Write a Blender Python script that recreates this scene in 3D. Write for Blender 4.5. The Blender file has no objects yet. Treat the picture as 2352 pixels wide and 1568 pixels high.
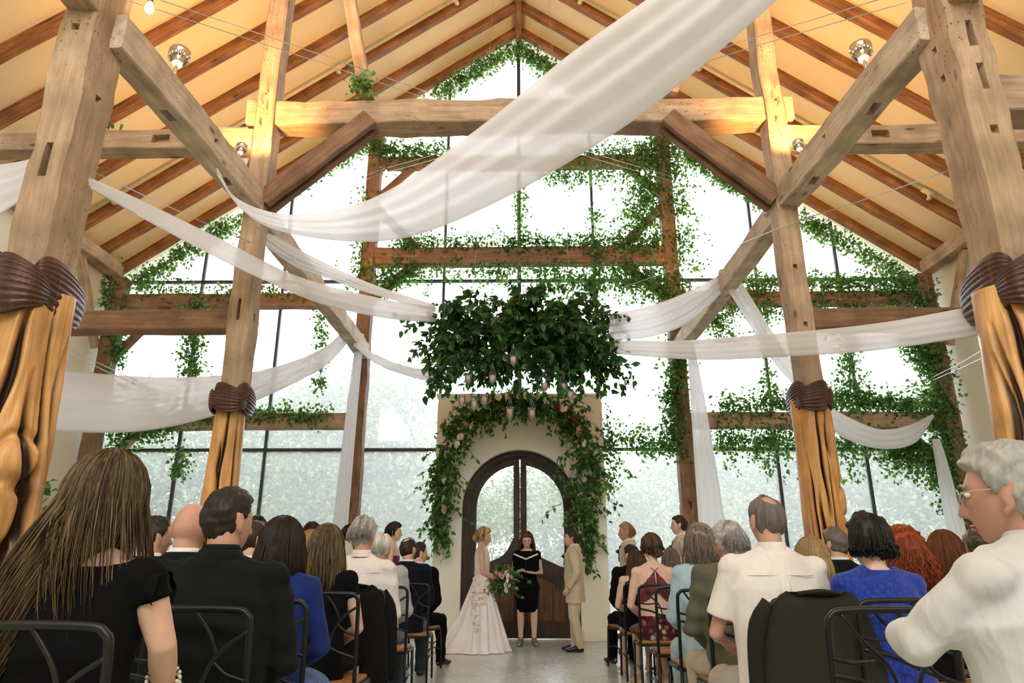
import bpy, bmesh, math, random
import numpy as np
from mathutils import Vector, Matrix, Euler, Quaternion

S = bpy.context.scene
COL = S.collection
PI = math.pi
rnd = random.Random(11)
rng = np.random.default_rng(7)

# ------------------------------------------------------------------ camera
EYE = 1.10
PITCH = math.radians(18.05)
YAW = math.radians(0.64)
FPX = 1620.0
cam = bpy.data.cameras.new('camera')
cam.sensor_width = 36.0
cam.lens = FPX / 2352 * 36.0
cam.clip_start = 0.05
cam.clip_end = 500
cam_o = bpy.data.objects.new('camera', cam)
cam_o.location = (0, 0, EYE)
cam_o.rotation_euler = (PI / 2 + PITCH, 0, YAW)
COL.objects.link(cam_o)
S.camera = cam_o
CAM_M = cam_o.rotation_euler.to_matrix()

# ------------------------------------------------------------------ world
world = bpy.data.worlds.new('overcast_sky')
S.world = world
world.use_nodes = True
wn = world.node_tree.nodes
wl = world.node_tree.links
wn.clear()
w_out = wn.new('ShaderNodeOutputWorld')
w_bg = wn.new('ShaderNodeBackground')
w_tc = wn.new('ShaderNodeTexCoord')
w_sep = wn.new('ShaderNodeSeparateXYZ')
w_map = wn.new('ShaderNodeMapRange')
w_ramp = wn.new('ShaderNodeValToRGB')
w_map.inputs['From Min'].default_value = -0.15
w_map.inputs['From Max'].default_value = 1.0
w_ramp.color_ramp.elements[0].color = (0.91, 0.955, 1.0, 1)
w_ramp.color_ramp.elements[1].color = (0.93, 0.965, 1.0, 1)
wl.new(w_tc.outputs['Generated'], w_sep.inputs[0])
wl.new(w_sep.outputs['Z'], w_map.inputs['Value'])
wl.new(w_map.outputs[0], w_ramp.inputs[0])
wl.new(w_ramp.outputs[0], w_bg.inputs[0])
w_bg.inputs[1].default_value = 4.6
wl.new(w_bg.outputs[0], w_out.inputs[0])

S.view_settings.view_transform = 'Standard'
S.view_settings.look = 'None'
S.view_settings.gamma = 1.0
S.view_settings.use_curve_mapping = False
S.view_settings.exposure = 1.08
S.cycles.max_bounces = 8
S.cycles.diffuse_bounces = 5
S.cycles.use_adaptive_sampling = True
S.cycles.adaptive_threshold = 0.02
S.cycles.glossy_bounces = 3
S.cycles.transmission_bounces = 4
S.cycles.transparent_max_bounces = 16
S.cycles.caustics_reflective = False
S.cycles.caustics_refractive = False
S.cycles.sample_clamp_indirect = 6.0
try:
    S.cycles.use_denoising = True
except Exception:
    pass

# ------------------------------------------------------------------ helpers
def at(u, v, Y):
    """world point seen at photo pixel (u, v) on the plane y = Y"""
    d = CAM_M @ Vector(((u - 1176.0) / FPX, -(v - 784.0) / FPX, -1.0))
    k = Y / d.y
    return Vector((d.x * k, Y, EYE + d.z * k))


def R(a):
    return math.radians(a)


class MB:
    """collects vertices / faces for one mesh"""
    def __init__(self):
        self.v = []
        self.f = []
        self.m = []
        self.n = 0

    def add(self, vs, fs, mi=0):
        vs = np.asarray(vs, dtype=float).reshape(-1, 3)
        b = self.n
        self.v.append(vs)
        self.n += len(vs)
        for f in fs:
            self.f.append(tuple(int(i) + b for i in f))
        if isinstance(mi, int):
            self.m.extend([mi] * len(fs))
        else:
            self.m.extend(mi)
        return self

    def verts(self):
        return np.concatenate(self.v) if self.v else np.zeros((0, 3))

    def grid(self, P, closed_u=False, closed_v=False, mi=0):
        """P: (nu, nv, 3)"""
        nu, nv = P.shape[:2]
        fs = []
        for i in range(nu if closed_u else nu - 1):
            i2 = (i + 1) % nu
            for j in range(nv if closed_v else nv - 1):
                j2 = (j + 1) % nv
                fs.append((i * nv + j, i * nv + j2, i2 * nv + j2, i2 * nv + j))
        return self.add(P.reshape(-1, 3), fs, mi)

    def box(self, c, s, mi=0, M=None, ch=0.0):
        x, y, z = s[0] / 2, s[1] / 2, s[2] / 2
        if ch <= 0:
            vs = [(-x, -y, -z), (x, -y, -z), (x, y, -z), (-x, y, -z), (-x, -y, z), (x, -y, z), (x, y, z), (-x, y, z)]
            fs = [(3, 2, 1, 0), (4, 5, 6, 7), (0, 1, 5, 4), (1, 2, 6, 5), (2, 3, 7, 6), (3, 0, 4, 7)]
        else:
            bm = bmesh.new()
            bmesh.ops.create_cube(bm, size=1.0)
            for q in bm.verts:
                q.co = Vector((q.co.x * s[0], q.co.y * s[1], q.co.z * s[2]))
            bmesh.ops.bevel(bm, geom=bm.edges[:], offset=ch, segments=2, affect='EDGES', profile=0.6)
            bm.verts.index_update()
            vs = [tuple(q.co) for q in bm.verts]
            fs = [tuple(w.index for w in f.verts) for f in bm.faces]
            bm.free()
        vs = np.array(vs)
        if M is not None:
            vs = vs @ np.array(M.to_3x3()).T
        return self.add(vs + np.array(c), fs, mi)

    def tube(self, pts, rad, seg=8, cap=True, mi=0, ref=None, closed=False):
        """pts list of 3-vectors, rad scalar / list of scalars / list of (a, b)"""
        P = np.array([tuple(p) for p in pts], dtype=float)
        n = len(P)
        if np.isscalar(rad):
            rad = [rad] * n
        T = np.zeros_like(P)
        T[1:-1] = P[2:] - P[:-2]
        T[0] = P[1] - P[0]
        T[-1] = P[-1] - P[-2]
        if closed:
            T[0] = P[1] - P[-1]
            T[-1] = P[0] - P[-2]
        T /= np.maximum(np.linalg.norm(T, axis=1, keepdims=True), 1e-9)
        if ref is None:
            ref = np.array([0, 0, 1.0]) if abs(T[0][2]) < 0.9 else np.array([1.0, 0, 0])
        ref = np.array(ref, dtype=float)
        a = 2 * PI * np.arange(seg) / seg
        ca, sa = np.cos(a), np.sin(a)
        G = np.zeros((n, seg, 3))
        X = ref
        for i in range(n):
            X = X - T[i] * X.dot(T[i])
            if np.linalg.norm(X) < 1e-6:
                X = np.array([1.0, 0.3, 0.2])
                X = X - T[i] * X.dot(T[i])
            X = X / np.linalg.norm(X)
            Yv = np.cross(T[i], X)
            r = rad[i]
            ra, rb = (r, r) if np.isscalar(r) else r
            G[i] = P[i] + np.outer(ca * ra, X) + np.outer(sa * rb, Yv)
        b = self.n
        self.grid(G, closed_u=closed, closed_v=True, mi=mi)
        if cap and not closed:
            self.f.append(tuple(b + j for j in range(seg - 1, -1, -1)))
            self.f.append(tuple(b + (n - 1) * seg + j for j in range(seg)))
            self.m.extend([mi, mi])
        return self

    def ell(self, c, r, nu=12, nv=8, M=None, mi=0):
        th = np.linspace(0, PI, nv + 1)
        ph = 2 * PI * np.arange(nu) / nu
        P = np.zeros((nv + 1, nu, 3))
        for i, t in enumerate(th):
            t = min(max(t, 0.02), PI - 0.02)
            P[i, :, 0] = r[0] * math.sin(t) * np.cos(ph)
            P[i, :, 1] = r[1] * math.sin(t) * np.sin(ph)
            P[i, :, 2] = -r[2] * math.cos(t)
        V = P.reshape(-1, 3)
        if M is not None:
            V = V @ np.array(M.to_3x3()).T
        b = self.n
        self.grid((V + np.array(c)).reshape(nv + 1, nu, 3), closed_v=True, mi=mi)
        self.f.append(tuple(b + j for j in range(nu - 1, -1, -1)))
        self.f.append(tuple(b + nv * nu + j for j in range(nu)))
        self.m.extend([mi, mi])
        return self

    def lathe(self, prof, seg=24, c=(0, 0, 0), mi=0):
        P = np.zeros((len(prof), seg, 3))
        a = 2 * PI * np.arange(seg) / seg
        for i, (r, z) in enumerate(prof):
            P[i, :, 0] = c[0] + r * np.cos(a)
            P[i, :, 1] = c[1] + r * np.sin(a)
            P[i, :, 2] = c[2] + z
        return self.grid(P, closed_v=True, mi=mi)

    def merge(self, o, M=None, mi=None):
        V = o.verts()
        if M is not None:
            A = np.array(M)
            V = V @ A[:3, :3].T + A[:3, 3]
        b = self.n
        self.v.append(V)
        self.n += len(V)
        self.f.extend(tuple(i + b for i in f) for f in o.f)
        self.m.extend(o.m if mi is None else [mi] * len(o.f))
        return self

    def mesh(self, name, mats, smooth=True):
        me = bpy.data.meshes.new(name)
        me.from_pydata(self.verts().tolist(), [], self.f)
        for m in (mats if isinstance(mats, (list, tuple)) else [mats]):
            me.materials.append(m)
        if any(self.m):
            me.polygons.foreach_set('material_index', self.m)
        if smooth:
            me.polygons.foreach_set('use_smooth', [True] * len(me.polygons))
        me.update()
        return me

    def build(self, name, mats, parent=None, smooth=True, sharp=None, loc=None, rot=None):
        me = self.mesh(name, mats, smooth)
        if sharp:
            me.set_sharp_from_angle(angle=R(sharp))
        return link(name, me, parent, loc, rot)


def link(name, data, parent=None, loc=None, rot=None):
    o = bpy.data.objects.new(name, data)
    COL.objects.link(o)
    if parent is not None:
        o.parent = parent
    if loc is not None:
        o.location = loc
    if rot is not None:
        o.rotation_euler = rot
    return o


def tag(o, label=None, cat=None, group=None, kind=None):
    if label:
        o['label'] = label
    if cat:
        o['category'] = cat
    if group:
        o['group'] = group
    if kind:
        o['kind'] = kind
    return o


def thing(name, label, cat, loc=(0, 0, 0), rz=0.0, group=None):
    o = bpy.data.objects.new(name, None)
    COL.objects.link(o)
    o.empty_display_size = 0.1
    o.location = loc
    o.rotation_euler = (0, 0, rz)
    return tag(o, label, cat, group)


def copy_tree(o, parent=None):
    c = o.copy()
    COL.objects.link(c)
    if parent is not None:
        c.parent = parent
        c.matrix_parent_inverse = o.matrix_parent_inverse
    for ch in list(o.children):
        copy_tree(ch, c)
    return c


def catmull(pts, n):
    P = np.array([tuple(p) for p in pts], dtype=float)
    if len(P) == 2:
        t = np.linspace(0, 1, n)[:, None]
        return P[0] * (1 - t) + P[1] * t
    d = np.concatenate([[0], np.cumsum(np.linalg.norm(np.diff(P, axis=0), axis=1))])
    E = np.vstack([2 * P[0] - P[1], P, 2 * P[-1] - P[-2]])
    out = []
    for s in np.linspace(0, d[-1], n):
        i = min(max(np.searchsorted(d, s) - 1, 0), len(P) - 2)
        t = (s - d[i]) / max(d[i + 1] - d[i], 1e-9)
        p0, p1, p2, p3 = E[i], E[i + 1], E[i + 2], E[i + 3]
        out.append(0.5 * ((2 * p1) + (-p0 + p2) * t + (2 * p0 - 5 * p1 + 4 * p2 - p3) * t * t + (-p0 + 3 * p1 - 3 * p2 + p3) * t ** 3))
    return np.array(out)


def sstep(a, b, x):
    t = np.clip((x - a) / (b - a), 0, 1)
    return t * t * (3 - 2 * t)


def wob(P, amp, freq, seed=0, octs=3):
    """cheap smooth pseudo-noise, vector valued"""
    r = np.random.default_rng(seed)
    out = np.zeros_like(P)
    a = amp
    f = freq
    for _ in range(octs):
        for ax in range(3):
            k = r.normal(size=3) * f
            ph = r.uniform(0, 2 * PI)
            out[..., ax] += a * np.sin(P @ k + ph)
        a *= 0.55
        f *= 1.9
    return out


# ------------------------------------------------------------------ materials
class NT:
    def __init__(self, name):
        self.mat = bpy.data.materials.new(name)
        self.mat.use_nodes = True
        self.t = self.mat.node_tree
        self.t.nodes.clear()
        self.out = self.n('ShaderNodeOutputMaterial')

    def n(self, typ, **kw):
        nd = self.t.nodes.new(typ)
        for k, v in kw.items():
            if hasattr(nd, k):
                setattr(nd, k, v)
            else:
                nd.inputs[k.replace('_', ' ')].default_value = v
        return nd

    def l(self, a, b):
        self.t.links.new(a, b)

    def coord(self, kind='Object', scale=(1, 1, 1)):
        tc = self.n('ShaderNodeTexCoord')
        mp = self.n('ShaderNodeMapping')
        mp.inputs['Scale'].default_value = scale
        self.l(tc.outputs[kind], mp.inputs[0])
        return mp.outputs[0]

    def noise(self, vec, scale, detail=4, rough=0.55, dist=0.0):
        nd = self.n('ShaderNodeTexNoise')
        nd.inputs['Scale'].default_value = scale
        nd.inputs['Detail'].default_value = detail
        nd.inputs['Roughness'].default_value = rough
        nd.inputs['Distortion'].default_value = dist
        if vec is not None:
            self.l(vec, nd.inputs['Vector'])
        return nd.outputs['Fac']

    def ramp(self, fac, stops):
        nd = self.n('ShaderNodeValToRGB')
        e = nd.color_ramp.elements
        while len(e) < len(stops):
            e.new(0.5)
        for i, (p, c) in enumerate(stops):
            e[i].position = p
            e[i].color = (*c, 1) if len(c) == 3 else c
        self.l(fac, nd.inputs[0])
        return nd.outputs[0]

    def mix(self, fac, a, b, mode='MIX'):
        nd = self.n('ShaderNodeMix', data_type='RGBA', blend_type=mode)
        for sock, val in ((nd.inputs[0], fac), (nd.inputs[6], a), (nd.inputs[7], b)):
            if hasattr(val, 'is_linked'):
                self.l(val, sock)
            elif isinstance(val, (int, float)):
                sock.default_value = val
            else:
                sock.default_value = (*val, 1)
        return nd.outputs[2]

    def bump(self, h, strength=0.3, dist=0.01):
        nd = self.n('ShaderNodeBump')
        nd.inputs['Strength'].default_value = strength
        nd.inputs['Distance'].default_value = dist
        self.l(h, nd.inputs['Height'])
        return nd.outputs[0]

    def bsdf(self, color, rough=0.6, spec=0.3, normal=None, metal=0.0, **kw):
        b = self.n('ShaderNodeBsdfPrincipled')
        if hasattr(color, 'is_linked'):
            self.l(color, b.inputs['Base Color'])
        else:
            b.inputs['Base Color'].default_value = (*color, 1)
        if hasattr(rough, 'is_linked'):
            self.l(rough, b.inputs['Roughness'])
        else:
            b.inputs['Roughness'].default_value = rough
        b.inputs['Specular IOR Level'].default_value = spec
        b.inputs['Metallic'].default_value = metal
        for k, v in kw.items():
            b.inputs[k.replace('_', ' ')].default_value = v
        if normal is not None:
            self.l(normal, b.inputs['Normal'])
        return b.outputs[0]

    def done(self, sh):
        self.l(sh, self.out.inputs[0])
        return self.mat


def m_wood(name, c1, c2, c3, rough=0.75, spec=0.25, axis=2, knots=True, sc=1.0, heart=False):
    k = NT(name)
    s = [7 * sc, 7 * sc, 7 * sc]
    s[axis] = 0.55 * sc
    v = k.coord('Object', tuple(s))
    g = k.noise(v, 3.0, 6, 0.62, 0.6)
    col = k.ramp(g, [(0.28, c1), (0.5, c2), (0.72, c3)])
    v2 = k.coord('Object', (1.3, 1.3, 1.3))
    b = k.noise(v2, 2.2, 3, 0.5)
    tone = k.ramp(b, [(0.3, (0.62, 0.60, 0.58)), (0.68, (1.12, 1.1, 1.08))])
    col = k.mix(1.0, col, tone, 'MULTIPLY')
    s2 = [26 * sc, 26 * sc, 26 * sc]
    s2[axis] = 0.7 * sc
    v3 = k.coord('Object', tuple(s2))
    cr = k.noise(v3, 2.0, 3, 0.6)
    crack = k.ramp(cr, [(0.22, (0.42, 0.38, 0.34)), (0.30, (1, 1, 1))])
    col = k.mix(1.0, col, crack, 'MULTIPLY')
    if knots:
        v4 = k.coord('Object', (4.5, 4.5, 1.6))
        vo = k.n('ShaderNodeTexVoronoi')
        vo.inputs['Scale'].default_value = 1.0
        k.l(v4, vo.inputs['Vector'])
        kn = k.ramp(vo.outputs['Distance'], [(0.05, (0.25, 0.18, 0.13)), (0.12, (1, 1, 1))])
        col = k.mix(0.8, col, kn, 'MULTIPLY')
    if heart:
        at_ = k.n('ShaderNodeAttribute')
        at_.attribute_name = 'groove_dark'
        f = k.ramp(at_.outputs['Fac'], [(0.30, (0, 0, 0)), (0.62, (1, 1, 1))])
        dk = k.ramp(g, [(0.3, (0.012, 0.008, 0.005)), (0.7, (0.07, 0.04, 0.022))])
        col = k.mix(f, col, dk)  # near-black tone wherever the groove mask is high
    if knots:
        v5 = k.coord('Object', (30, 30, 17))
        vo2 = k.n('ShaderNodeTexVoronoi')
        vo2.inputs['Scale'].default_value = 1.0
        k.l(v5, vo2.inputs['Vector'])
        big = k.ramp(k.noise(k.coord('Object', (2, 2, 1.1)), 1.0, 2), [(0.45, (0, 0, 0)), (0.6, (1, 1, 1))])
        wh = k.ramp(vo2.outputs['Distance'], [(0.13, (0.16, 0.11, 0.08)), (0.2, (1, 1, 1))])
        col = k.mix(big, col, k.mix(1.0, col, wh, 'MULTIPLY'))
    h = k.mix(0.5, g, cr)
    return k.done(k.bsdf(col, rough, spec, k.bump(h, 0.5, 0.012)))


def m_plain(name, c, rough=0.6, spec=0.3, metal=0.0, var=0.12, scale=6.0, bump=0.0, bscale=60.0, **kw):
    k = NT(name)
    v = k.coord('Object')
    n = k.noise(v, scale, 4)
    lo = tuple(x * (1 - var) for x in c)
    hi = tuple(min(x * (1 + var), 1.0) for x in c)
    col = k.ramp(n, [(0.3, lo), (0.7, hi)])
    nm = None
    if bump > 0:
        nm = k.bump(k.noise(v, bscale, 3), bump, 0.01)
    return k.done(k.bsdf(col, rough, spec, nm, metal, **kw))


def m_cloth(name, c, rough=0.9, var=0.1, fold=0.25, weave=420.0, sheen=0.2, spec=0.15):
    k = NT(name)
    v = k.coord('Object')
    n = k.noise(v, 3.5, 3)
    lo = tuple(x * (1 - var) for x in c)
    hi = tuple(min(x * (1 + var), 1.0) for x in c)
    col = k.ramp(n, [(0.3, lo), (0.7, hi)])
    v2 = k.coord('Object', (9, 9, 4))
    f = k.noise(v2, 1.0, 3, 0.5, 0.8)
    w = k.noise(v, weave, 2)
    h = k.mix(0.03, f, w)
    return k.done(k.bsdf(col, rough, spec, k.bump(h, fold, 0.05), Sheen_Weight=sheen))


def m_leaf(name, dark, light, trans=0.35, rough=0.45, bright=None):
    k = NT(name)
    geo = k.n('ShaderNodeNewGeometry')
    col = k.ramp(geo.outputs['Random Per Island'], [(0.0, dark), (0.6, tuple((a + b) / 2 for a, b in zip(dark, light))), (1.0, light)])
    p = k.bsdf(col, rough, 0.35)
    t = k.n('ShaderNodeBsdfTranslucent')
    tc = k.mix(1.0, col, bright or (1.6, 1.9, 0.9), 'MULTIPLY')
    k.l(tc, t.inputs[0])
    mx = k.n('ShaderNodeMixShader')
    mx.inputs[0].default_value = trans
    k.l(p, mx.inputs[1])
    k.l(t.outputs[0], mx.inputs[2])
    return k.done(mx.outputs[0])


def m_glass(name, haze=0.06, tint=(1, 1, 1)):
    k = NT(name)
    tr = k.n('ShaderNodeBsdfTransparent')
    tr.inputs[0].default_value = (*tint, 1)
    gl = k.n('ShaderNodeBsdfGlossy')
    gl.inputs['Roughness'].default_value = 0.02
    fr = k.n('ShaderNodeFresnel')
    fr.inputs[0].default_value = 1.45
    mx = k.n('ShaderNodeMixShader')
    k.l(fr.outputs[0], mx.inputs[0])
    k.l(tr.outputs[0], mx.inputs[1])
    k.l(gl.outputs[0], mx.inputs[2])
    if haze > 0:
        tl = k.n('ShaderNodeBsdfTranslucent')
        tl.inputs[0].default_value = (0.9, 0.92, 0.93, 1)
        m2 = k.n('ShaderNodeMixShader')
        m2.inputs[0].default_value = haze  # white translucent mix paints a hazy glare into the glass
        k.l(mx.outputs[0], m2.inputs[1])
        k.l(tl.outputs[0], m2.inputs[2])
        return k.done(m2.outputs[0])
    return k.done(mx.outputs[0])


def m_emit(name, c, s):
    k = NT(name)
    e = k.n('ShaderNodeEmission')
    e.inputs[0].default_value = (*c, 1)
    e.inputs[1].default_value = s
    return k.done(e.outputs[0])


MT = {}
MT['timber'] = m_wood('weathered_timber', (0.34, 0.225, 0.135), (0.45, 0.315, 0.20), (0.55, 0.41, 0.285))
MT['timber_pale'] = m_wood('pale_planed_timber', (0.44, 0.33, 0.22), (0.58, 0.46, 0.33), (0.68, 0.57, 0.44))
MT['timber_brown'] = m_wood('brown_timber', (0.17, 0.09, 0.052), (0.25, 0.14, 0.08), (0.33, 0.20, 0.115))
MT['rafter'] = m_wood('stained_rafter_timber', (0.14, 0.055, 0.016), (0.27, 0.115, 0.036), (0.40, 0.19, 0.07), 0.6)
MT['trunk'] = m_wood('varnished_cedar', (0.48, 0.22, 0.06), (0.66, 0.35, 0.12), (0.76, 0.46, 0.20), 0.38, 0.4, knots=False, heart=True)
MT['heart'] = m_wood('dark_slot_wood', (0.018, 0.012, 0.008), (0.05, 0.03, 0.018), (0.10, 0.06, 0.035), 0.8, 0.2)
MT['carving'] = m_wood('dark_carved_wood', (0.035, 0.012, 0.008), (0.085, 0.03, 0.018), (0.15, 0.06, 0.035), 0.35, 0.5, knots=False)
MT['iron'] = m_plain('dark_mullion_steel', (0.055, 0.06, 0.062), 0.5, 0.4, 0.3, 0.2)
MT['glass'] = m_glass('haze_veiled_window_glass', 0.16)
MT['door_glass'] = m_glass('door_glass', 0.10)
MT['door_wood'] = m_wood('dark_door_wood', (0.020, 0.013, 0.009), (0.045, 0.028, 0.018), (0.075, 0.045, 0.03), 0.5, 0.35, knots=False)
MT['door_plank'] = m_wood('worn_brown_door_plank', (0.05, 0.022, 0.01), (0.13, 0.055, 0.022), (0.23, 0.105, 0.045), 0.45, 0.4, knots=False)
MT['chrome'] = m_plain('chrome', (0.7, 0.7, 0.68), 0.22, 0.5, 1.0, 0.1)
MT['wire'] = m_plain('steel_wire', (0.5, 0.5, 0.48), 0.4, 0.5, 0.6, 0.1)
MT['pipe'] = m_plain('cream_painted_pipe', (0.62, 0.50, 0.28), 0.5, 0.3, 0.0, 0.1)
MT['bulb'] = m_emit('warm_bulb', (1.0, 0.62, 0.28), 9.0)
MT['chair'] = m_plain('black_powder_coated_steel', (0.007, 0.007, 0.007), 0.38, 0.35, 0.0, 0.2)
MT['seat_wood'] = m_wood('oiled_seat_wood', (0.24, 0.10, 0.03), (0.38, 0.17, 0.055), (0.5, 0.25, 0.09), 0.5, 0.35, axis=1, knots=False)


def m_plaster(name, c1, c2, bump=0.25):
    k = NT(name)
    v = k.coord('Object')
    n = k.noise(v, 0.55, 6, 0.6, 0.4)
    col = k.ramp(n, [(0.3, c1), (0.7, c2)])
    n2 = k.noise(v, 9.0, 5, 0.65)
    return k.done(k.bsdf(col, 0.9, 0.15, k.bump(n2, bump, 0.02)))


MT['plaster'] = m_plaster('cream_plaster', (0.80, 0.74, 0.58), (0.86, 0.81, 0.67))
MT['portal'] = m_plaster('pale_portal_plaster', (0.85, 0.81, 0.70), (0.89, 0.86, 0.76))
MT['ceiling'] = m_plaster('warm_ceiling_plaster', (0.78, 0.66, 0.42), (0.84, 0.74, 0.52))


def m_concrete():
    k = NT('polished_concrete')
    v = k.coord('Object')
    n = k.noise(v, 0.9, 8, 0.68, 0.5)
    col = k.ramp(n, [(0.28, (0.36, 0.41, 0.385)), (0.5, (0.50, 0.55, 0.525)), (0.72, (0.62, 0.66, 0.635))])
    n2 = k.noise(v, 14.0, 6, 0.7)
    c2 = k.ramp(n2, [(0.35, (0.85, 0.85, 0.85)), (0.65, (1.08, 1.08, 1.06))])
    col = k.mix(0.6, col, c2, 'MULTIPLY')
    rg = k.ramp(n2, [(0.3, (0.16, 0.16, 0.16)), (0.7, (0.30, 0.30, 0.30))])
    return k.done(k.bsdf(col, rg, 0.5, k.bump(n2, 0.03, 0.01)))


MT['concrete'] = m_concrete()
MT['ivy'] = m_leaf('ivy_leaf', (0.035, 0.09, 0.030), (0.16, 0.31, 0.09), 0.40)
MT['smilax'] = m_leaf('garland_leaf', (0.028, 0.090, 0.022), (0.13, 0.29, 0.065), 0.32, 0.35)
MT['stem'] = m_plain('green_brown_stem', (0.07, 0.06, 0.03), 0.8)


def m_drape():
    k = NT('sheer_white_drape')
    v = k.coord('Object')
    n = k.noise(v, 2.0, 3)
    col = k.ramp(n, [(0.3, (0.85, 0.86, 0.885)), (0.7, (0.89, 0.895, 0.915))])
    d = k.n('ShaderNodeBsdfDiffuse')
    t = k.n('ShaderNodeBsdfTranslucent')
    k.l(col, d.inputs[0])
    k.l(col, t.inputs[0])
    m1 = k.n("ShaderNodeMixShader")
    m1.inputs[0].default_value = 0.52
    k.l(d.outputs[0], m1.inputs[1])
    k.l(t.outputs[0], m1.inputs[2])
    tr = k.n('ShaderNodeBsdfTransparent')
    m2 = k.n('ShaderNodeMixShader')
    m2.inputs[0].default_value = 0.16
    k.l(m1.outputs[0], m2.inputs[1])
    k.l(tr.outputs[0], m2.inputs[2])
    return k.done(m2.outputs[0])


MT['drape'] = m_drape()
# ------------------------------------------------------------------ room dimensions
WX = 8.15          # inner face of the side walls
FY = 13.25         # glass plane of the gable
TY = 12.85         # timber frame in front of the glass
SLOPE = 0.727
ZR = 12.60         # underside of the rafters at the ridge
ROOF0 = ZR + 0.20  # ceiling plaster at the ridge
MY = 7.05          # middle truss
NY = 4.12          # near truss
CX = 2.96          # column lines
BACK = -6.0


def zroof(x, off=0.0):
    return ROOF0 + off - SLOPE * abs(x)


def structure(name, mb, mats, parent=None, smooth=False):
    o = mb.build(name, mats, parent, smooth)
    if parent is None:
        o['kind'] = 'structure'
    return o


def empty_structure(name):
    o = bpy.data.objects.new(name, None)
    COL.objects.link(o)
    o['kind'] = 'structure'
    return o


# floor
mb = MB()
mb.box((0, (BACK + 13.45) / 2, -0.1), (2 * WX + 0.4, 13.45 - BACK, 0.2))
structure('floor', mb, MT['concrete'])

# side walls
for side, nm in ((-1, 'wall_left'), (1, 'wall_right')):
    mb = MB()
    zt = zroof(WX)
    P = np.zeros((24, 2, 3))
    mb.box((side * (WX + 0.15), (BACK + 13.45) / 2, zt / 2), (0.3, 13.45 - BACK, zt))
    structure(nm, mb, MT['plaster'])

# sloped plaster ceiling (two slabs meeting at the ridge) with rafters as its pieces
ceil = empty_structure('ceiling')
for side in (-1, 1):
    mb = MB()
    x1 = side * (WX + 0.9)
    vs = []
    for yy in (BACK, 14.1):
        for (xx, off) in ((0, 0), (x1, 0), (x1, 0.25), (0, 0.25)):
            vs.append((xx, yy, zroof(xx, off)))
    fs = [(0, 1, 5, 4), (1, 2, 6, 5), (2, 3, 7, 6), (3, 0, 4, 7), (3, 2, 1, 0), (4, 5, 6, 7)]
    if side > 0:
        fs = [tuple(reversed(f)) for f in fs]
    mb.add(vs, fs)
    mb.build('plaster_slope', MT['ceiling'], ceil, False)


# unseen rear wall, its gable left open so the sky fills from behind
mb = MB()
mb.box((0, BACK + 0.15, 3.4), (2 * WX, 0.3, 6.8))
structure('wall_back', mb, MT['plaster'])


def beam_mesh(L, w, h, rough=0.006, chamfer=0.012, mort=(), seed=0, step=0.22, taper=0.0, bow=0.0):
    """beam along local +z. mort: (face 0:+x 1:+y 2:-x 3:-y, s, len, width, depth)"""
    r = np.random.default_rng(seed)
    st = set(np.linspace(0, L, max(int(L / step), 2) + 1).tolist())
    for (f, s, ln, wd, dp) in mort:
        for q in (s - ln / 2 - 0.002, s - ln / 2, s + ln / 2, s + ln / 2 + 0.002):
            st.add(q)
    st = sorted(q for q in st if 0 <= q <= L)
    hw = {0: h / 2, 1: w / 2, 2: h / 2, 3: w / 2}
    out = {0: w / 2, 1: h / 2, 2: w / 2, 3: h / 2}
    mwid = {f: 0.06 for f in range(4)}
    for (f, s, ln, wd, dp) in mort:
        mwid[f] = wd
    rings = []
    for s in st:
        ring = []
        for f in range(4):
            a = hw[f] - chamfer
            m = min(mwid[f] / 2, a * 0.8)
            o = out[f]
            sunk = 0.0
            for (f2, s2, ln, wd, dp) in mort:
                if f2 == f and abs(s - s2) <= ln / 2 + 1e-6:
                    sunk = dp
            for (t, d) in ((-a, 0), (-m - 0.001, 0), (-m, sunk), (m, sunk), (m + 0.001, 0), (a, 0)):
                if f == 0:
                    p = (o - d, t)
                elif f == 1:
                    p = (-t, o - d)
                elif f == 2:
                    p = (-(o - d), -t)
                else:
                    p = (t, -(o - d))
                ring.append((p[0], p[1], s))
        rings.append(ring)
    P = np.array(rings)
    P = P + wob(P * np.array([1, 1, 1.0]), rough, 2.2, seed, 3) * np.array([1, 1, 0.0]) + \
        wob(P, rough * 0.5, 14.0, seed + 5, 2) * np.array([1, 1, 0.0])
    if bow:
        tt = P[..., 2] / L
        P[..., 1] += bow * 4 * tt * (1 - tt)
    if taper:
        tt = (P[..., 2] / L)[..., None]
        P[..., :2] *= (1 + taper * tt)
    mb = MB()
    nr, nc = P.shape[:2]
    mb.grid(P, closed_v=True)
    mb.f.append(tuple(range(nc - 1, -1, -1)))
    mb.f.append(tuple((nr - 1) * nc + j for j in range(nc)))
    mb.m.extend([0, 0])
    return mb


def axis_matrix(p0, p1, up=(0, 0, 1)):
    p0 = Vector(p0)
    p1 = Vector(p1)
    z = (p1 - p0).normalized()
    u = Vector(up)
    if abs(z.dot(u)) > 0.97:
        u = Vector((0, 1, 0))
    x = u.cross(z).normalized()
    y = z.cross(x)
    M = Matrix((x, y, z)).transposed().to_4x4()
    M.translation = p0
    return M, (p1 - p0).length


_seed = [100]


def beam(name, p0, p1, w, h, mat='timber', label=None, cat=None, group=None, parent=None, up=(0, 0, 1), mort=(), rough=0.006, **kw):
    """w across (local x), h along local y (towards 'up')"""
    _seed[0] += 1
    M, L = axis_matrix(p0, p1, up)
    o = beam_mesh(L, w, h, rough, mort=mort, seed=_seed[0], **kw).build(name, MT[mat], parent, True, sharp=32)
    o.matrix_world = M
    if label:
        tag(o, label, cat, group)
    return o


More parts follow.
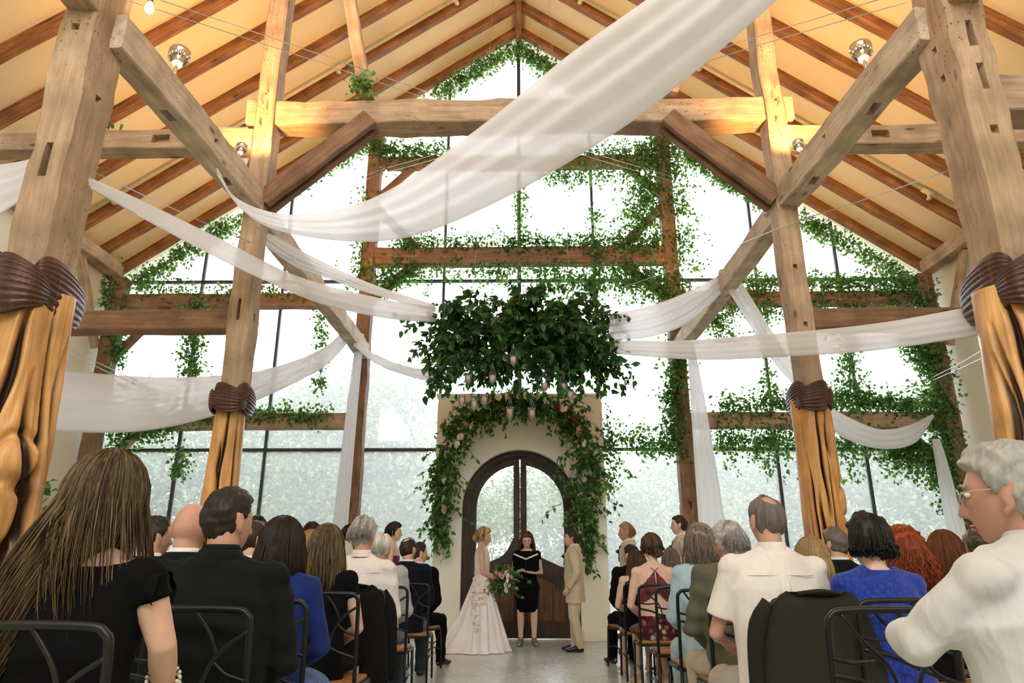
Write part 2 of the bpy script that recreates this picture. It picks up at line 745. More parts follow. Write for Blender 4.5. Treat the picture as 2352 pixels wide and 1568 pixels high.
# rafters: pieces of the ceiling
RY = [12.97, 12.2, 11.3, 10.4, 9.5, 8.6, 7.7, 6.8, 5.9, 5.0, 4.1, 3.2, 2.3, 1.4]
for i, y in enumerate(RY):
    for side in (-1, 1):
        x1 = side * (WX - 0.03)
        beam('rafter', (side * 0.06, y, zroof(0.06) - 0.085), (x1, y, zroof(x1) - 0.085), 0.15, 0.19, 'rafter', parent=ceil, rough=0.004, step=0.5)
beam('ridge_beam', (0, BACK, ROOF0 - 0.14), (0, 13.1, ROOF0 - 0.14), 0.13, 0.3, 'rafter', parent=ceil, rough=0.004)

# wall plates carrying the rafters
for side, nm in ((-1, 'left'), (1, 'right')):
    x = side * (WX - 0.22)
    beam('wall_plate', (x, BACK + 0.1, 6.72), (x, 12.7, 6.72), 0.24, 0.26, 'timber',
         'long weathered plate beam along the top of the %s plaster wall' % nm, 'beam')

# ------------------------------------------------------------------ glazed gable
win = empty_structure('window_1')


def gable_top(x):
    return zroof(x) - 0.02


def bar(name, x0, z0, x1, z1, w=0.055, d=0.09, y=FY):
    mb = MB()
    mb.box(((x0 + x1) / 2, y, (z0 + z1) / 2), (abs(x1 - x0) + w, d, abs(z1 - z0) + (w if abs(x1 - x0) > abs(z1 - z0) else 0)), ch=0.006)
    # glazing lip
    if abs(x1 - x0) > abs(z1 - z0):
        mb.box(((x0 + x1) / 2, y - d / 2 - 0.012, (z0 + z1) / 2), (abs(x1 - x0), 0.03, w * 0.5))
    else:
        mb.box(((x0 + x1) / 2, y - d / 2 - 0.012, (z0 + z1) / 2), (w * 0.5, 0.03, abs(z1 - z0)))
    return mb.build(name, MT['iron'], win, False)


XS = [-WX, -6.45, -4.8, -3.0, -1.53, 0.0, 1.53, 3.0, 4.8, 6.45, WX]
ZT = [3.28, 6.71]
for x in XS[1:-1]:
    if abs(x) < 1.0:
        bar('mullion', x, 4.18, x, gable_top(x) - 0.1, 0.08)
    else:
        bar('mullion', x, 0.0, x, gable_top(x) - 0.1)
for (a, b, z) in ((-WX, -1.53, 3.28), (1.53, WX, 3.28), (-WX, WX, 6.71)):
    bar('transom', a, z, b, z)
bar('transom', -1.53, 4.2, 1.53, 4.2)
bar('sill', -WX, 0.04, -1.55, 0.04, 0.08)
bar('sill', 1.55, 0.04, WX, 0.04, 0.08)


def pane(x0, x1, zlo, top):
    """top: list of (x, z) from x1 back to x0"""
    mb = MB()
    poly = [(x0, zlo), (x1, zlo)] + top
    n = len(poly)
    vs = [(x, FY + 0.006, z) for x, z in poly] + [(x, FY - 0.006, z) for x, z in poly]
    fs = [tuple(range(n - 1, -1, -1)), tuple(range(n, 2 * n))]
    for i in range(n):
        j = (i + 1) % n
        fs.append((i, j, n + j, n + i))
    mb.add(vs, fs)
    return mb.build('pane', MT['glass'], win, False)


for a, b in zip(XS[:-1], XS[1:]):
    inner = abs(a) <= 1.6 and abs(b) <= 1.6
    zs = [0.06, 3.28, 6.71] if not inner else [4.22, 6.71]
    for z0, z1 in zip(zs[:-1], zs[1:]):
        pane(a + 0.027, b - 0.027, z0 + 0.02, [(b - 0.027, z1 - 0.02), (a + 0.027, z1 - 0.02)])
    t0, t1 = gable_top(a) - 0.05, gable_top(b) - 0.05
    pts = [(b - 0.027, max(t1, 6.76)), (a + 0.027, max(t0, 6.76))]
    if a >= 1.6 or b <= -1.6 or True:
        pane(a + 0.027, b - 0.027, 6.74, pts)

# ------------------------------------------------------------------ portal wall and arched door
PW, PH, PY0, PY1 = 1.50, 4.16, 12.62, 13.24
DW, DSPR, = 1.02, 2.16       # door half width, spring height (arch radius = DW)


def arch_pts(r, spr, n=28, cx=0.0):
    return [(cx + r * math.cos(t), spr + r * math.sin(t)) for t in np.linspace(0, PI, n)]


mb = MB()
ar = arch_pts(DW - 0.002, DSPR, 29)
inner = [(DW - 0.002, 0.0)] + ar + [(-(DW - 0.002), 0.0)]
outer = [(PW, 0.0)]
for (x, z) in ar:
    # push outwards on to the rectangle
    t = math.atan2(z - DSPR, x)
    if abs(x) / PW > (z - DSPR) / (PH - DSPR):
        outer.append((math.copysign(PW, x), DSPR + (z - DSPR) * PW / max(abs(x), 1e-6)))
    else:
        outer.append((x * (PH - DSPR) / (z - DSPR), PH))
outer.append((-PW, 0.0))
n = len(inner)
G = np.zeros((n, 4, 3))
for i in range(n):
    G[i, 0] = (inner[i][0], PY1, inner[i][1])
    G[i, 1] = (inner[i][0], PY0, inner[i][1])
    G[i, 2] = (outer[i][0], PY0, outer[i][1])
    G[i, 3] = (outer[i][0], PY1, outer[i][1])
mb.grid(G, closed_v=True)
# little plinth
for sx in (-1, 1):
    mb.box((sx * (PW + DW) / 2 + sx * 0.035, PY0 + 0.27, 0.09), (PW - DW + 0.02, 0.62, 0.18), ch=0.015)
mb.box((0, (PY0 + PY1) / 2, PH + 0.02), (2 * PW + 0.06, PY1 - PY0 + 0.05, 0.05), ch=0.01)
o = mb.build('wall_front', MT['portal'], None, True, sharp=35)
o['kind'] = 'structure'

door = empty_structure('door_1')
DY = 12.83


def strip_prism(mb, A, B, y0, y1, mi=0):
    """solid between two polylines A and B ((x, z) lists of equal length)"""
    n = len(A)
    G = np.zeros((n, 4, 3))
    for i in range(n):
        G[i, 0] = (A[i][0], y0, A[i][1])
        G[i, 1] = (B[i][0], y0, B[i][1])
        G[i, 2] = (B[i][0], y1, B[i][1])
        G[i, 3] = (A[i][0], y1, A[i][1])
    b = mb.n
    mb.grid(G, closed_v=True, mi=mi)
    mb.f.append((b + 3, b + 2, b + 1, b))
    k = b + (n - 1) * 4
    mb.f.append((k, k + 1, k + 2, k + 3))
    mb.m.extend([mi, mi])


# outer frame of the arch, two stepped mouldings
mb = MB()
a1 = [(DW, 0.0), (DW, DSPR * 0.5)] + arch_pts(DW, DSPR, 33) + [(-DW, DSPR * 0.5), (-DW, 0.0)]
a2 = [(DW - 0.10, 0.0), (DW - 0.10, DSPR * 0.5)] + arch_pts(DW - 0.10, DSPR, 33) + [(-(DW - 0.10), DSPR * 0.5), (-(DW - 0.10), 0.0)]
strip_prism(mb, a1, a2, DY - 0.05, DY + 0.16)
a3 = [(DW - 0.10, 0.0), (DW - 0.10, DSPR * 0.5)] + arch_pts(DW - 0.10, DSPR, 33) + [(-(DW - 0.10), DSPR * 0.5), (-(DW - 0.10), 0.0)]
a4 = [(DW - 0.135, 0.0), (DW - 0.135, DSPR * 0.5)] + arch_pts(DW - 0.135, DSPR, 33) + [(-(DW - 0.135), DSPR * 0.5), (-(DW - 0.135), 0.0)]
strip_prism(mb, a3, a4, DY - 0.02, DY + 0.13)
mb.build('door_frame', MT['door_wood'], door, True, sharp=35)

RL = DW - 0.14           # leaf outer radius


def glass_bottom(x):
    """height of the swooping rail below the glass, x measured from the centre split"""
    t = abs(x)
    pts_x = [0.0, 0.10, 0.16, 0.25, 0.36, 0.50, 0.70, 0.90]
    pts_z = [1.72, 1.70, 1.58, 1.42, 1.33, 1.27, 1.18, 1.15]
    return float(np.interp(t, pts_x, pts_z))


def panel_top(x):
    t = (abs(x) - 0.10) / 0.68
    return 0.62 + 0.42 * math.sqrt(max(0.0, 1 - t * t))


for sx in (-1, 1):
    leaf = bpy.data.objects.new('door_leaf', None)
    COL.objects.link(leaf)
    leaf.parent = door
    mb = MB()
    y0, y1 = DY + 0.01, DY + 0.085
    # meeting stile
    ztop = DSPR + math.sqrt(RL ** 2 - 0.01)
    strip_prism(mb, [(sx * 0.008, 0.03), (sx * 0.008, ztop)], [(sx * 0.115, 0.03), (sx * 0.115, DSPR + math.sqrt(RL ** 2 - 0.115 ** 2))], y0, y1)
    # curved outer stile following the arch
    th = np.linspace(0, PI / 2 - math.asin(0.115 / RL), 22)
    A = [(sx * RL, 0.03), (sx * RL, 1.0)] + [(sx * RL * math.cos(t), DSPR + RL * math.sin(t)) for t in th]
    ri = RL - 0.105
    thi = np.linspace(0, PI / 2 - math.asin(0.115 / ri), 22)
    B = [(sx * ri, 0.03), (sx * ri, 1.0)] + [(sx * ri * math.cos(t), DSPR + ri * math.sin(t)) for t in thi]
    strip_prism(mb, A, B, y0, y1)
    # swooping middle rail between glass and panel
    xs = np.linspace(0.115, ri, 26)
    strip_prism(mb, [(sx * x, glass_bottom(x)) for x in xs], [(sx * x, panel_top(x)) for x in xs], y0, y1)
    # bottom rail
    strip_prism(mb, [(sx * 0.115, 0.03), (sx * ri, 0.03)], [(sx * 0.115, 0.30), (sx * ri, 0.30)], y0, y1)
    mb.build('leaf_frame', MT['door_wood'], leaf, True, sharp=35)
    # vertical planks of the lower panel
    npl = 3
    for k in range(npl):
        xa = 0.115 + (ri - 0.115) * k / npl + 0.004
        xb = 0.115 + (ri - 0.115) * (k + 1) / npl - 0.004
        q = MB()
        xx = np.linspace(xa, xb, 5)
        strip_prism(q, [(sx * x, 0.28) for x in xx], [(sx * x, panel_top(x) + 0.02) for x in xx], y0 + 0.022 + 0.005 * (k % 2), y1 - 0.02)
        q.build('plank', MT['door_plank'], leaf, True, sharp=35)
    q = MB()
    xx = np.linspace(0.10, ri + 0.02, 12)
    strip_prism(q, [(sx * x, 0.2) for x in xx], [(sx * x, panel_top(x) + 0.05) for x in xx], y1 - 0.02, y1 - 0.004)
    q.build('backing_board', MT['door_wood'], leaf, True, sharp=35)
    q = MB()
    xs = np.linspace(0.115, ri, 24)
    strip_prism(q, [(sx * x, glass_bottom(x) - 0.01) for x in xs], [(sx * x, DSPR + math.sqrt(max(ri ** 2 - x ** 2, 0)) + 0.006) for x in xs], DY + 0.042, DY + 0.052)
    q.build('pane', MT['door_glass'], leaf, False)
    q = MB()
    q.tube([(sx * 0.06, y0 - 0.05, 1.02), (sx * 0.06, y0 - 0.05, 1.22)], 0.010)
    for z in (1.03, 1.21):
        q.tube([(sx * 0.06, y0 - 0.05, z), (sx * 0.06, y0 + 0.005, z)], 0.009)
    q.build('door_handle', MT['iron'], leaf)
# threshold
mb = MB()
mb.box((0, DY + 0.05, 0.012), (2 * DW, 0.2, 0.024), ch=0.004)
mb.build('threshold', MT['chrome'], door, False)

# ------------------------------------------------------------------ timber frame of the gable
TB = 'timber_brown'
for side, nm in ((-1, 'left'), (1, 'right')):
    s = side
    beam('timber_post', (s * 3.0, TY, 0), (s * 3.0, TY, zroof(3.0) - 0.02), 0.27, 0.27, TB,
         'tall square timber post against the glass %s of the arched door' % nm, 'post', up=(0, 1, 0),
         mort=((1 if False else 3, 4.6, 0.16, 0.06, 0.05), (3, 2.2, 0.14, 0.05, 0.05)))
    beam('timber_post', (s * 7.86, TY - 0.05, 0), (s * 7.86, TY - 0.05, 6.6), 0.27, 0.27, TB,
         'timber corner post where the glass gable meets the %s plaster wall' % nm, 'post', up=(0, 1, 0),
         mort=((3, 3.9, 0.2, 0.06, 0.06), (3, 2.9, 0.12, 0.06, 0.06)))
    beam('timber_beam', (s * 3.12, TY, 6.13), (s * 7.75, TY, 6.13), 0.22, 0.27, TB,
         'upper horizontal timber beam across the %s bay of the glass gable' % nm, 'beam',
         mort=((2 if s > 0 else 0, 1.0, 0.15, 0.06, 0.06), (2 if s > 0 else 0, 2.4, 0.15, 0.06, 0.06)))
    beam('timber_beam', (s * 3.12, TY, 3.74), (s * 7.75, TY, 3.74), 0.22, 0.29, 'timber',
         'lower horizontal timber beam across the %s bay of the glass gable' % nm, 'beam',
         mort=((2 if s > 0 else 0, 0.8, 0.12, 0.07, 0.06), (2 if s > 0 else 0, 1.7, 0.12, 0.07, 0.06), (2 if s > 0 else 0, 2.6, 0.12, 0.07, 0.06)))
    beam('timber_brace', (s * 7.75, TY, 2.75), (s * 7.0, TY, 3.62), 0.12, 0.16, 'timber',
         'short diagonal brace under the lower beam beside the %s corner post' % nm, 'brace')
    beam('timber_brace', (s * 6.6, TY, 5.55), (s * 7.0, TY, 6.02), 0.11, 0.13, TB,
         'small diagonal brace under the upper beam of the %s bay' % nm, 'brace') if s < 0 else \
        beam('timber_brace', (s * 6.75, TY, 5.55), (s * 6.25, TY, 6.02), 0.11, 0.13, TB,
             'small diagonal brace under the upper beam of the %s bay' % nm, 'brace')
    beam('timber_brace', (s * 7.75, TY, 5.0), (s * 7.3, TY, 5.55), 0.11, 0.14, TB,
         'short brace low on the upper part of the %s corner post' % nm, 'brace')
    # braces round the central bay
    beam('timber_brace', (s * 2.90, TY, 6.15), (s * 2.02, TY, 6.92), 0.12, 0.17, TB,
         'diagonal brace below the wide central beam at the %s post' % nm, 'brace')
    beam('timber_brace', (s * 2.90, TY, 8.15), (s * 2.02, TY, 7.22), 0.12, 0.17, TB,
         'diagonal brace rising from the wide central beam to the %s post' % nm, 'brace')
    beam('timber_brace', (s * 2.90, TY, 8.4), (s * 2.2, TY, 9.1), 0.10, 0.14, TB,
         'diagonal brace under the collar beam at the %s post' % nm, 'brace')
    # raking braces on the side wall
    beam('timber_brace', (s * 7.98, 11.6, 6.6), (s * 7.98, 12.55, 5.1), 0.12, 0.15, 'timber',
         'diagonal brace flat against the %s wall near the corner post' % nm, 'brace')
beam('timber_beam', (-2.87, TY, 7.06), (2.87, TY, 7.06), 0.24, 0.36, TB,
     'wide horizontal timber beam crossing the central glass above the hanging greenery', 'beam')
beam('timber_beam', (-2.87, TY, 9.2), (2.87, TY, 9.2), 0.2, 0.26, TB,
     'upper collar beam across the central glass below the gable peak', 'beam')
# ------------------------------------------------------------------ carved columns
def trunk_mesh(H, r0, r1, grooves, seed, knots=(), nz=200, na=180, sq=0.0, lean=0.0):
    """organic trunk; grooves: (theta, z0, z1, halfwidth, depth, wiggle)"""
    r = np.random.default_rng(seed)
    zs = np.linspace(0, H, nz)
    th = 2 * PI * np.arange(na) / na
    T, Z = np.meshgrid(th, zs)
    base = r0 + (r1 - r0) * (Z / H)
    lob = np.zeros_like(T)
    for k in range(5):
        m = r.integers(2, 7)
        lob += r.uniform(0.015, 0.045) * np.sin(m * T + r.uniform(0, 6) + r.uniform(-1.2, 1.2) * np.sin(Z * r.uniform(0.8, 2.0) + r.uniform(0, 6)))
    flare = 0.10 * np.exp(-Z / 0.35)
    R_ = base * (1 + lob + flare)
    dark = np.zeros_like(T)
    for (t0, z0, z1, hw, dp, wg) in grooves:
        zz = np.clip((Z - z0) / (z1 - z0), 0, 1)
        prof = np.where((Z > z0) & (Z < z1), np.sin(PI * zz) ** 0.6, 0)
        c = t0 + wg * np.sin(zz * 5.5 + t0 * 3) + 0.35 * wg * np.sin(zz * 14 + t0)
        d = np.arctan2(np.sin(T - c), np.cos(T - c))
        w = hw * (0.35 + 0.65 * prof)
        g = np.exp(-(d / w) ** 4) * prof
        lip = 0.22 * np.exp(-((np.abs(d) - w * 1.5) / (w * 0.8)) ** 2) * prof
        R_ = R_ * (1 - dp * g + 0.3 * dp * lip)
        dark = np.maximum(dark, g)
    for (t0, z0, rad, amp, dk) in knots:
        d = np.arctan2(np.sin(T - t0), np.cos(T - t0)) * base
        q = np.sqrt(d ** 2 + ((Z - z0) * 0.75) ** 2) / rad
        R_ += amp * np.exp(-q ** 2)
        ringd = np.exp(-((q - 1.0) / 0.18) ** 2)
        R_ -= 0.035 * ringd
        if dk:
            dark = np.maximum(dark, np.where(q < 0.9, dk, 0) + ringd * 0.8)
    P = np.zeros((nz, na, 3))
    P[..., 0] = R_ * np.cos(T) + lean * (1 - Z / H) ** 1.5
    P[..., 1] = R_ * np.sin(T)
    P[..., 2] = Z
    W = wob(P * np.array([1, 1, 0.25]), 0.0035, 16, seed, 2)
    W[..., 2] = 0
    P += W
    mb = MB()
    mb.grid(P, closed_v=True)
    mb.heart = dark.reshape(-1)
    b = (nz - 1) * na
    mb.f.append(tuple(b + j for j in range(na)))
    mb.m.append(0)
    return mb


def leaf_patch(half, a0, a1, z0, dz, H, bulge, ribs=9, ns=40, nt=44):
    """carved hosta leaf wrapped round a square shaft of half size 'half'; the tip lifts over the next leaf"""
    mb = MB()
    s = np.linspace(0, 1, ns)
    t = np.linspace(-1, 1, nt)
    Sg, Tg = np.meshgrid(s, t, indexing='ij')
    A = a0 + (a1 - a0) * (Sg - 0.10 * (Tg ** 2) * np.sin(PI * Sg))
    hw = H * (np.sin(PI * np.clip(Sg * 0.985 + 0.012, 0, 1) ** 0.8) ** 0.62 + 0.02)
    Zv = z0 + dz * (Sg - 0.4) + hw * Tg * (1 - 0.12 * Tg)
    c, sn = np.abs(np.cos(A)), np.abs(np.sin(A))
    p = 6.0
    r = half / ((c ** p + sn ** p) ** (1 / p))
    vein = np.abs(np.sin(Tg * ribs * PI / 2)) ** 0.7
    R_ = r + 0.008 + bulge * np.sin(PI * Sg ** 0.9) ** 0.8 * np.sqrt(np.clip(1 - (Tg * 0.92) ** 2, 0, 1)) + 0.017 * vein * np.sin(PI * Sg) ** 0.35 + 0.045 * Sg ** 2
    P = np.stack([R_ * np.cos(A), R_ * np.sin(A), Zv], axis=-1)
    Q = np.stack([(R_ - 0.026) * np.cos(A), (R_ - 0.026) * np.sin(A), Zv], axis=-1)
    mb.grid(np.concatenate([P, Q[:, ::-1]], axis=1), closed_v=True)
    return mb


def column(x, y, w, d, H0, top, label, grooves, seed, r0, r1, knots=(), mort=(), capz=None, leafH=0.17, group=None, lean=0.0, bulge=0.06):
    root = thing('carved_column', label, 'column', (x, y, 0), 0, group)
    tm = trunk_mesh(H0, r0, r1, grooves, seed, knots, lean=lean)
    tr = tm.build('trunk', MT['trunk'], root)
    tr.data.attributes.new('groove_dark', 'FLOAT', 'POINT').data.foreach_set('value', tm.heart)
    sh = beam_mesh(top - H0 + 0.08, w, d, 0.010, 0.02, mort, seed, step=0.12).build('shaft', MT['timber'], root, True, sharp=32)
    sh.location = (0, 0, H0 - 0.08)
    half = max(w, d) / 2
    for k in range(4):
        a0 = -PI * 0.80 + k * PI / 2
        a1 = a0 + PI * 0.74
        if x > 0:
            a0, a1 = PI - a0, PI - a1
        m = leaf_patch(half + 0.015, a0, a1, H0 + 0.02 + 0.015 * (k % 2), -0.09, leafH, bulge)
        # squash to the shaft's rectangle
        V = m.verts()
        V[:, 0] *= (w / 2) / half if w < d else 1
        V[:, 1] *= (d / 2) / half if d < w else 1
        q = MB()
        q.add(V, m.f)
        q.build('carved_leaf', MT['carving'], root)
    return root


top = zroof(CX) - 0.02
gl = [(-1.9, 0.3, 2.62, 0.16, 0.42, 0.22), (-1.15, 1.2, 2.8, 0.13, 0.38, 0.12), (-0.55, 0.2, 2.3, 0.15, 0.35, 0.2), (-2.6, 0.4, 2.7, 0.14, 0.35, 0.15),
      (0.3, 0.3, 2.75, 0.12, 0.3, 0.12), (-1.5, 0.1, 1.5, 0.10, 0.4, 0.2), (1.6, 0.4, 2.5, 0.15, 0.3, 0.2), (2.8, 0.3, 2.6, 0.15, 0.3, 0.2), (-0.2, 1.0, 2.75, 0.08, 0.28, 0.08)]
column(-3.20, NY + 0.19, 0.25, 0.38, 2.83, top, 'thick carved column at the far left with deep hollows and knots in its trunk', gl, 21, 0.31, 0.225,
       knots=((-0.55, 1.72, 0.13, 0.07, 0.0), (-0.75, 1.42, 0.14, 0.05, 0.0), (-1.75, 1.95, 0.12, 0.05, 0.7), (-1.9, 1.25, 0.13, 0.06, 0.6)),
       mort=((3, 1.0, 0.26, 0.09, 0.1), (0, 1.62, 0.05, 0.05, 0.06), (3, 2.1, 0.05, 0.05, 0.05)), leafH=0.20, bulge=0.09)
gr = [(-1.75, 1.15, 1.95, 0.17, 0.40, 0.10), (-1.6, 2.35, 2.85, 0.17, 0.4, 0.05), (-2.35, 1.75, 2.85, 0.10, 0.3, 0.08), (-1.2, 1.2, 1.8, 0.09, 0.32, 0.06), (-2.75, 0.4, 2.6, 0.11, 0.3, 0.1),
      (-1.6, 0.5, 1.15, 0.08, 0.3, 0.06), (-0.7, 0.4, 1.9, 0.12, 0.35, 0.1), (-2.9, 0.9, 2.4, 0.09, 0.25, 0.08), (0.6, 0.4, 2.5, 0.15, 0.3, 0.2), (2.1, 0.4, 2.5, 0.15, 0.3, 0.2)]
column(3.22, NY + 0.19, 0.27, 0.38, 2.83, top, 'thick honey coloured carved column at the far right above the white shirted man', gr, 22, 0.32, 0.235,
       mort=((3, 1.62, 0.20, 0.10, 0.10), (3, 1.98, 0.22, 0.10, 0.11), (3, 1.2, 0.06, 0.05, 0.05), (2, 1.75, 0.05, 0.03, 0.05), (2, 2.0, 0.05, 0.04, 0.05)), leafH=0.20, bulge=0.09)
gm = [(-1.75, 0.9, 1.5, 0.13, 0.5, 0.05), (-1.35, 1.35, 2.75, 0.12, 0.45, 0.1), (-1.6, 1.85, 2.35, 0.13, 0.45, 0.08), (-0.5, 0.3, 2.7, 0.14, 0.4, 0.08), (-2.6, 0.3, 1.9, 0.12, 0.3, 0.1), (-1.55, 0.2, 2.0, 0.07, 0.4, 0.08),
      (1.2, 0.3, 2.5, 0.2, 0.3, 0.1), (2.6, 0.3, 2.5, 0.2, 0.3, 0.1)]
column(-2.95, MY + 0.0, 0.22, 0.26, 2.76, top, 'slender carved column with one narrow slot, behind the man in the charcoal suit', gm, 23, 0.19, 0.135,
       mort=((3, 1.04, 0.24, 0.07, 0.08), (0, 1.0, 0.07, 0.04, 0.06), (3, 3.55, 0.05, 0.03, 0.05), (3, 3.75, 0.05, 0.03, 0.05)), leafH=0.15, lean=-0.05)
gm2 = [(-2.0, 0.3, 1.9, 0.10, 0.38, 0.06), (-1.7, 1.5, 2.75, 0.09, 0.36, 0.05), (-1.35, 0.9, 2.5, 0.07, 0.36, 0.05), (-2.4, 1.0, 2.2, 0.08, 0.34, 0.06), (-1.0, 0.3, 1.4, 0.10, 0.38, 0.08), (-2.7, 0.4, 1.7, 0.08, 0.3, 0.06),
       (-1.75, 0.1, 1.3, 0.10, 0.4, 0.05), (-0.6, 0.7, 2.2, 0.08, 0.3, 0.06), (-1.2, 2.1, 2.76, 0.08, 0.3, 0.03), (0.9, 0.3, 2.5, 0.2, 0.3, 0.1), (2.4, 0.3, 2.5, 0.2, 0.3, 0.1)]
column(2.95, MY + 0.0, 0.22, 0.28, 2.76, top, 'grooved cedar column right of centre, behind the blonde bob', gm2, 24, 0.20, 0.185,
       knots=((-0.35, 1.75, 0.12, 0.025, 0.0),),
       mort=((3, 0.85, 0.05, 0.04, 0.05), (2, 1.05, 0.16, 0.035, 0.06), (3, 1.5, 0.05, 0.03, 0.05), (3, 3.6, 0.05, 0.04, 0.05)), leafH=0.15)

# ------------------------------------------------------------------ trusses and longitudinal beams
LZ = 5.02
for s, nm in ((-1, 'left'), (1, 'right')):
    mf = 0 if s < 0 else 2
    # runs along y: local x = up x z
    M, L = axis_matrix((s * CX, 0, 0), (s * CX, 1, 0))
    beam('longitudinal_beam', (s * 3.10, NY + 0.22, LZ), (s * CX, MY - 0.12, LZ + 0.02), 0.22, 0.30, 'timber_pale',
         'diagonal looking weathered beam with dark mortise holes from the near %s column to the next' % nm, 'beam',
         mort=((3, 0.85, 0.16, 0.07, 0.09), (3, 2.0, 0.16, 0.07, 0.09), ((2 if s < 0 else 0), 1.5, 0.06, 0.05, 0.06)), rough=0.009)
    beam('longitudinal_beam', (s * CX, MY + 0.13, LZ - 0.03), (s * CX, TY - 0.13, LZ + 0.02), 0.21, 0.28, 'timber_pale',
         'pale beam running from the %s middle column back to the glass gable' % nm, 'beam', rough=0.009)
    beam('longitudinal_beam', (s * 3.2, BACK + 0.3, LZ + 0.12), (s * 3.2, NY + 0.02, LZ + 0.12), 0.22, 0.30, 'timber',
         'overhead beam from the near %s column back over the guests' % nm, 'beam', rough=0.009)
    # aisle ties of the middle truss, lower and upper
    beam('aisle_beam', (s * (CX + 0.1), MY, 3.62), (s * (WX - 0.02), MY, 3.62), 0.22, 0.22, TB,
         'lower aisle tie beam from the %s middle column to the wall' % nm, 'beam')
    beam('aisle_beam', (s * (CX + 0.1), MY, 5.83), (s * (WX - 0.02), MY, 5.83), 0.24, 0.25, 'timber',
         'upper aisle tie beam from the %s middle column to the wall' % nm, 'beam',
         mort=(((2 if s > 0 else 0), 1.05, 0.2, 0.10, 0.1),))
    # brace from column to tie beam, made of two cheeks with a slot
    br = thing('timber_brace', 'heavy slotted brace from the %s middle column up to the tie beam' % nm, 'brace', (0, 0, 0))
    for dy in (-0.085, 0.085):
        beam('cheek', (s * 2.86, MY + dy, 5.04), (s * 1.72, MY + dy, 6.10), 0.09, 0.22, TB, parent=br)
    beam('core', (s * 2.84, MY, 5.09), (s * 1.74, MY, 6.12), 0.09, 0.12, 'heart', parent=br)  # near-black core set back inside the slot
    # strut over the tie beam
    beam('raking_strut', (s * 1.80, MY, 6.44), (s * 2.72, MY, zroof(2.72) - 0.12), 0.15, 0.20, 'timber',
         'leaning strut rising %s from the end of the tie beam to the roof' % nm, 'strut', mort=((mf, 0.75, 0.14, 0.05, 0.06),))
    # near truss ties (upper) beside the near column
    beam('aisle_beam', (s * (CX + 0.3), NY + 0.19, 4.30), (s * (WX - 0.02), NY + 0.19, 4.30), 0.24, 0.30, 'timber',
         'tie beam behind the far %s column running to the wall' % nm, 'beam') if s > 0 else None
beam('tie_beam', (-CX - 0.22, MY + 0.06, 6.20), (CX + 0.22, MY + 0.06, 6.20), 0.30, 0.31, 'timber',
     'great hewn tie beam spanning the nave between the two middle columns', 'beam', rough=0.012, mort=((1, 1.55, 0.02, 0.02, 0.0),))

# pegs in the middle columns
for s in (-1, 1):
    for k, (dx, z) in enumerate(((0.02, 6.43), (-0.03, 6.28), (0.03, 6.2), (-0.02, 5.98))):
        mb = MB()
        mb.tube([(s * CX + dx, MY - 0.10, z), (s * CX + dx, MY - 0.20, z - 0.01)], [0.017, 0.013], 8)
        o = mb.build('peg', MT['timber'])
        tag(o, None, 'peg', None)
        o['label'] = 'turned wooden peg sticking out of the %s middle column, %s of four' % (
            'left' if s < 0 else 'right', ('topmost', 'second', 'third', 'lowest')[k])

# ------------------------------------------------------------------ sprinkler pipes along the slopes
for s, nm in ((-1, 'left'), (1, 'right')):
    root = thing('sprinkler_pipe', 'cream sprinkler pipe clipped beside a rafter on the %s roof slope' % nm, 'pipe')
    y = 11.08
    q = MB()
    q.tube([(s * 0.9, y, zroof(0.9) - 0.12), (s * 7.6, y, zroof(7.6) - 0.12)], 0.028, 10)
    q.build('pipe', MT['pipe'], root)
    for x in (1.2, 3.4, 5.4, 7.2):
        q = MB()
        z = zroof(x) - 0.12
        q.tube([(s * (x - 0.09), y, z + 0.065), (s * (x + 0.09), y, z - 0.065)], 0.045, 10)
        q.tube([(s * x, y, z), (s * x, y, z - 0.12)], 0.022, 8)
        q.tube([(s * x, y, z - 0.12), (s * x, y, z - 0.14)], 0.045, 10)
        q.build('sprinkler_head', MT['pipe'], root)
for (x, y, z, lab) in ((-7.3, 9.6, 6.95, 'short cream pipe elbow hanging under the left eave'), (7.3, 10.1, 6.95, 'short cream pipe elbow hanging under the right eave')):
    root = thing('pipe_elbow', lab, 'pipe')
    q = MB()
    s = 1 if x > 0 else -1
    q.tube(catmull([(x, y - 0.5, z), (x, y, z - 0.05), (x + s * 0.1, y + 0.1, z - 0.25)], 12), 0.04, 10)
    q.build('pipe', MT['pipe'], root)
    q = MB()
    q.tube([(x, y - 0.08, z), (x, y + 0.03, z - 0.06)], 0.06, 10)
    q.build('coupling', MT['pipe'], root)
    q = MB()
    q.tube([(x + s * 0.1, y + 0.1, z - 0.22), (x + s * 0.1, y + 0.1, z - 0.32)], 0.055, 10)
    q.build('coupling', MT['pipe'], root)

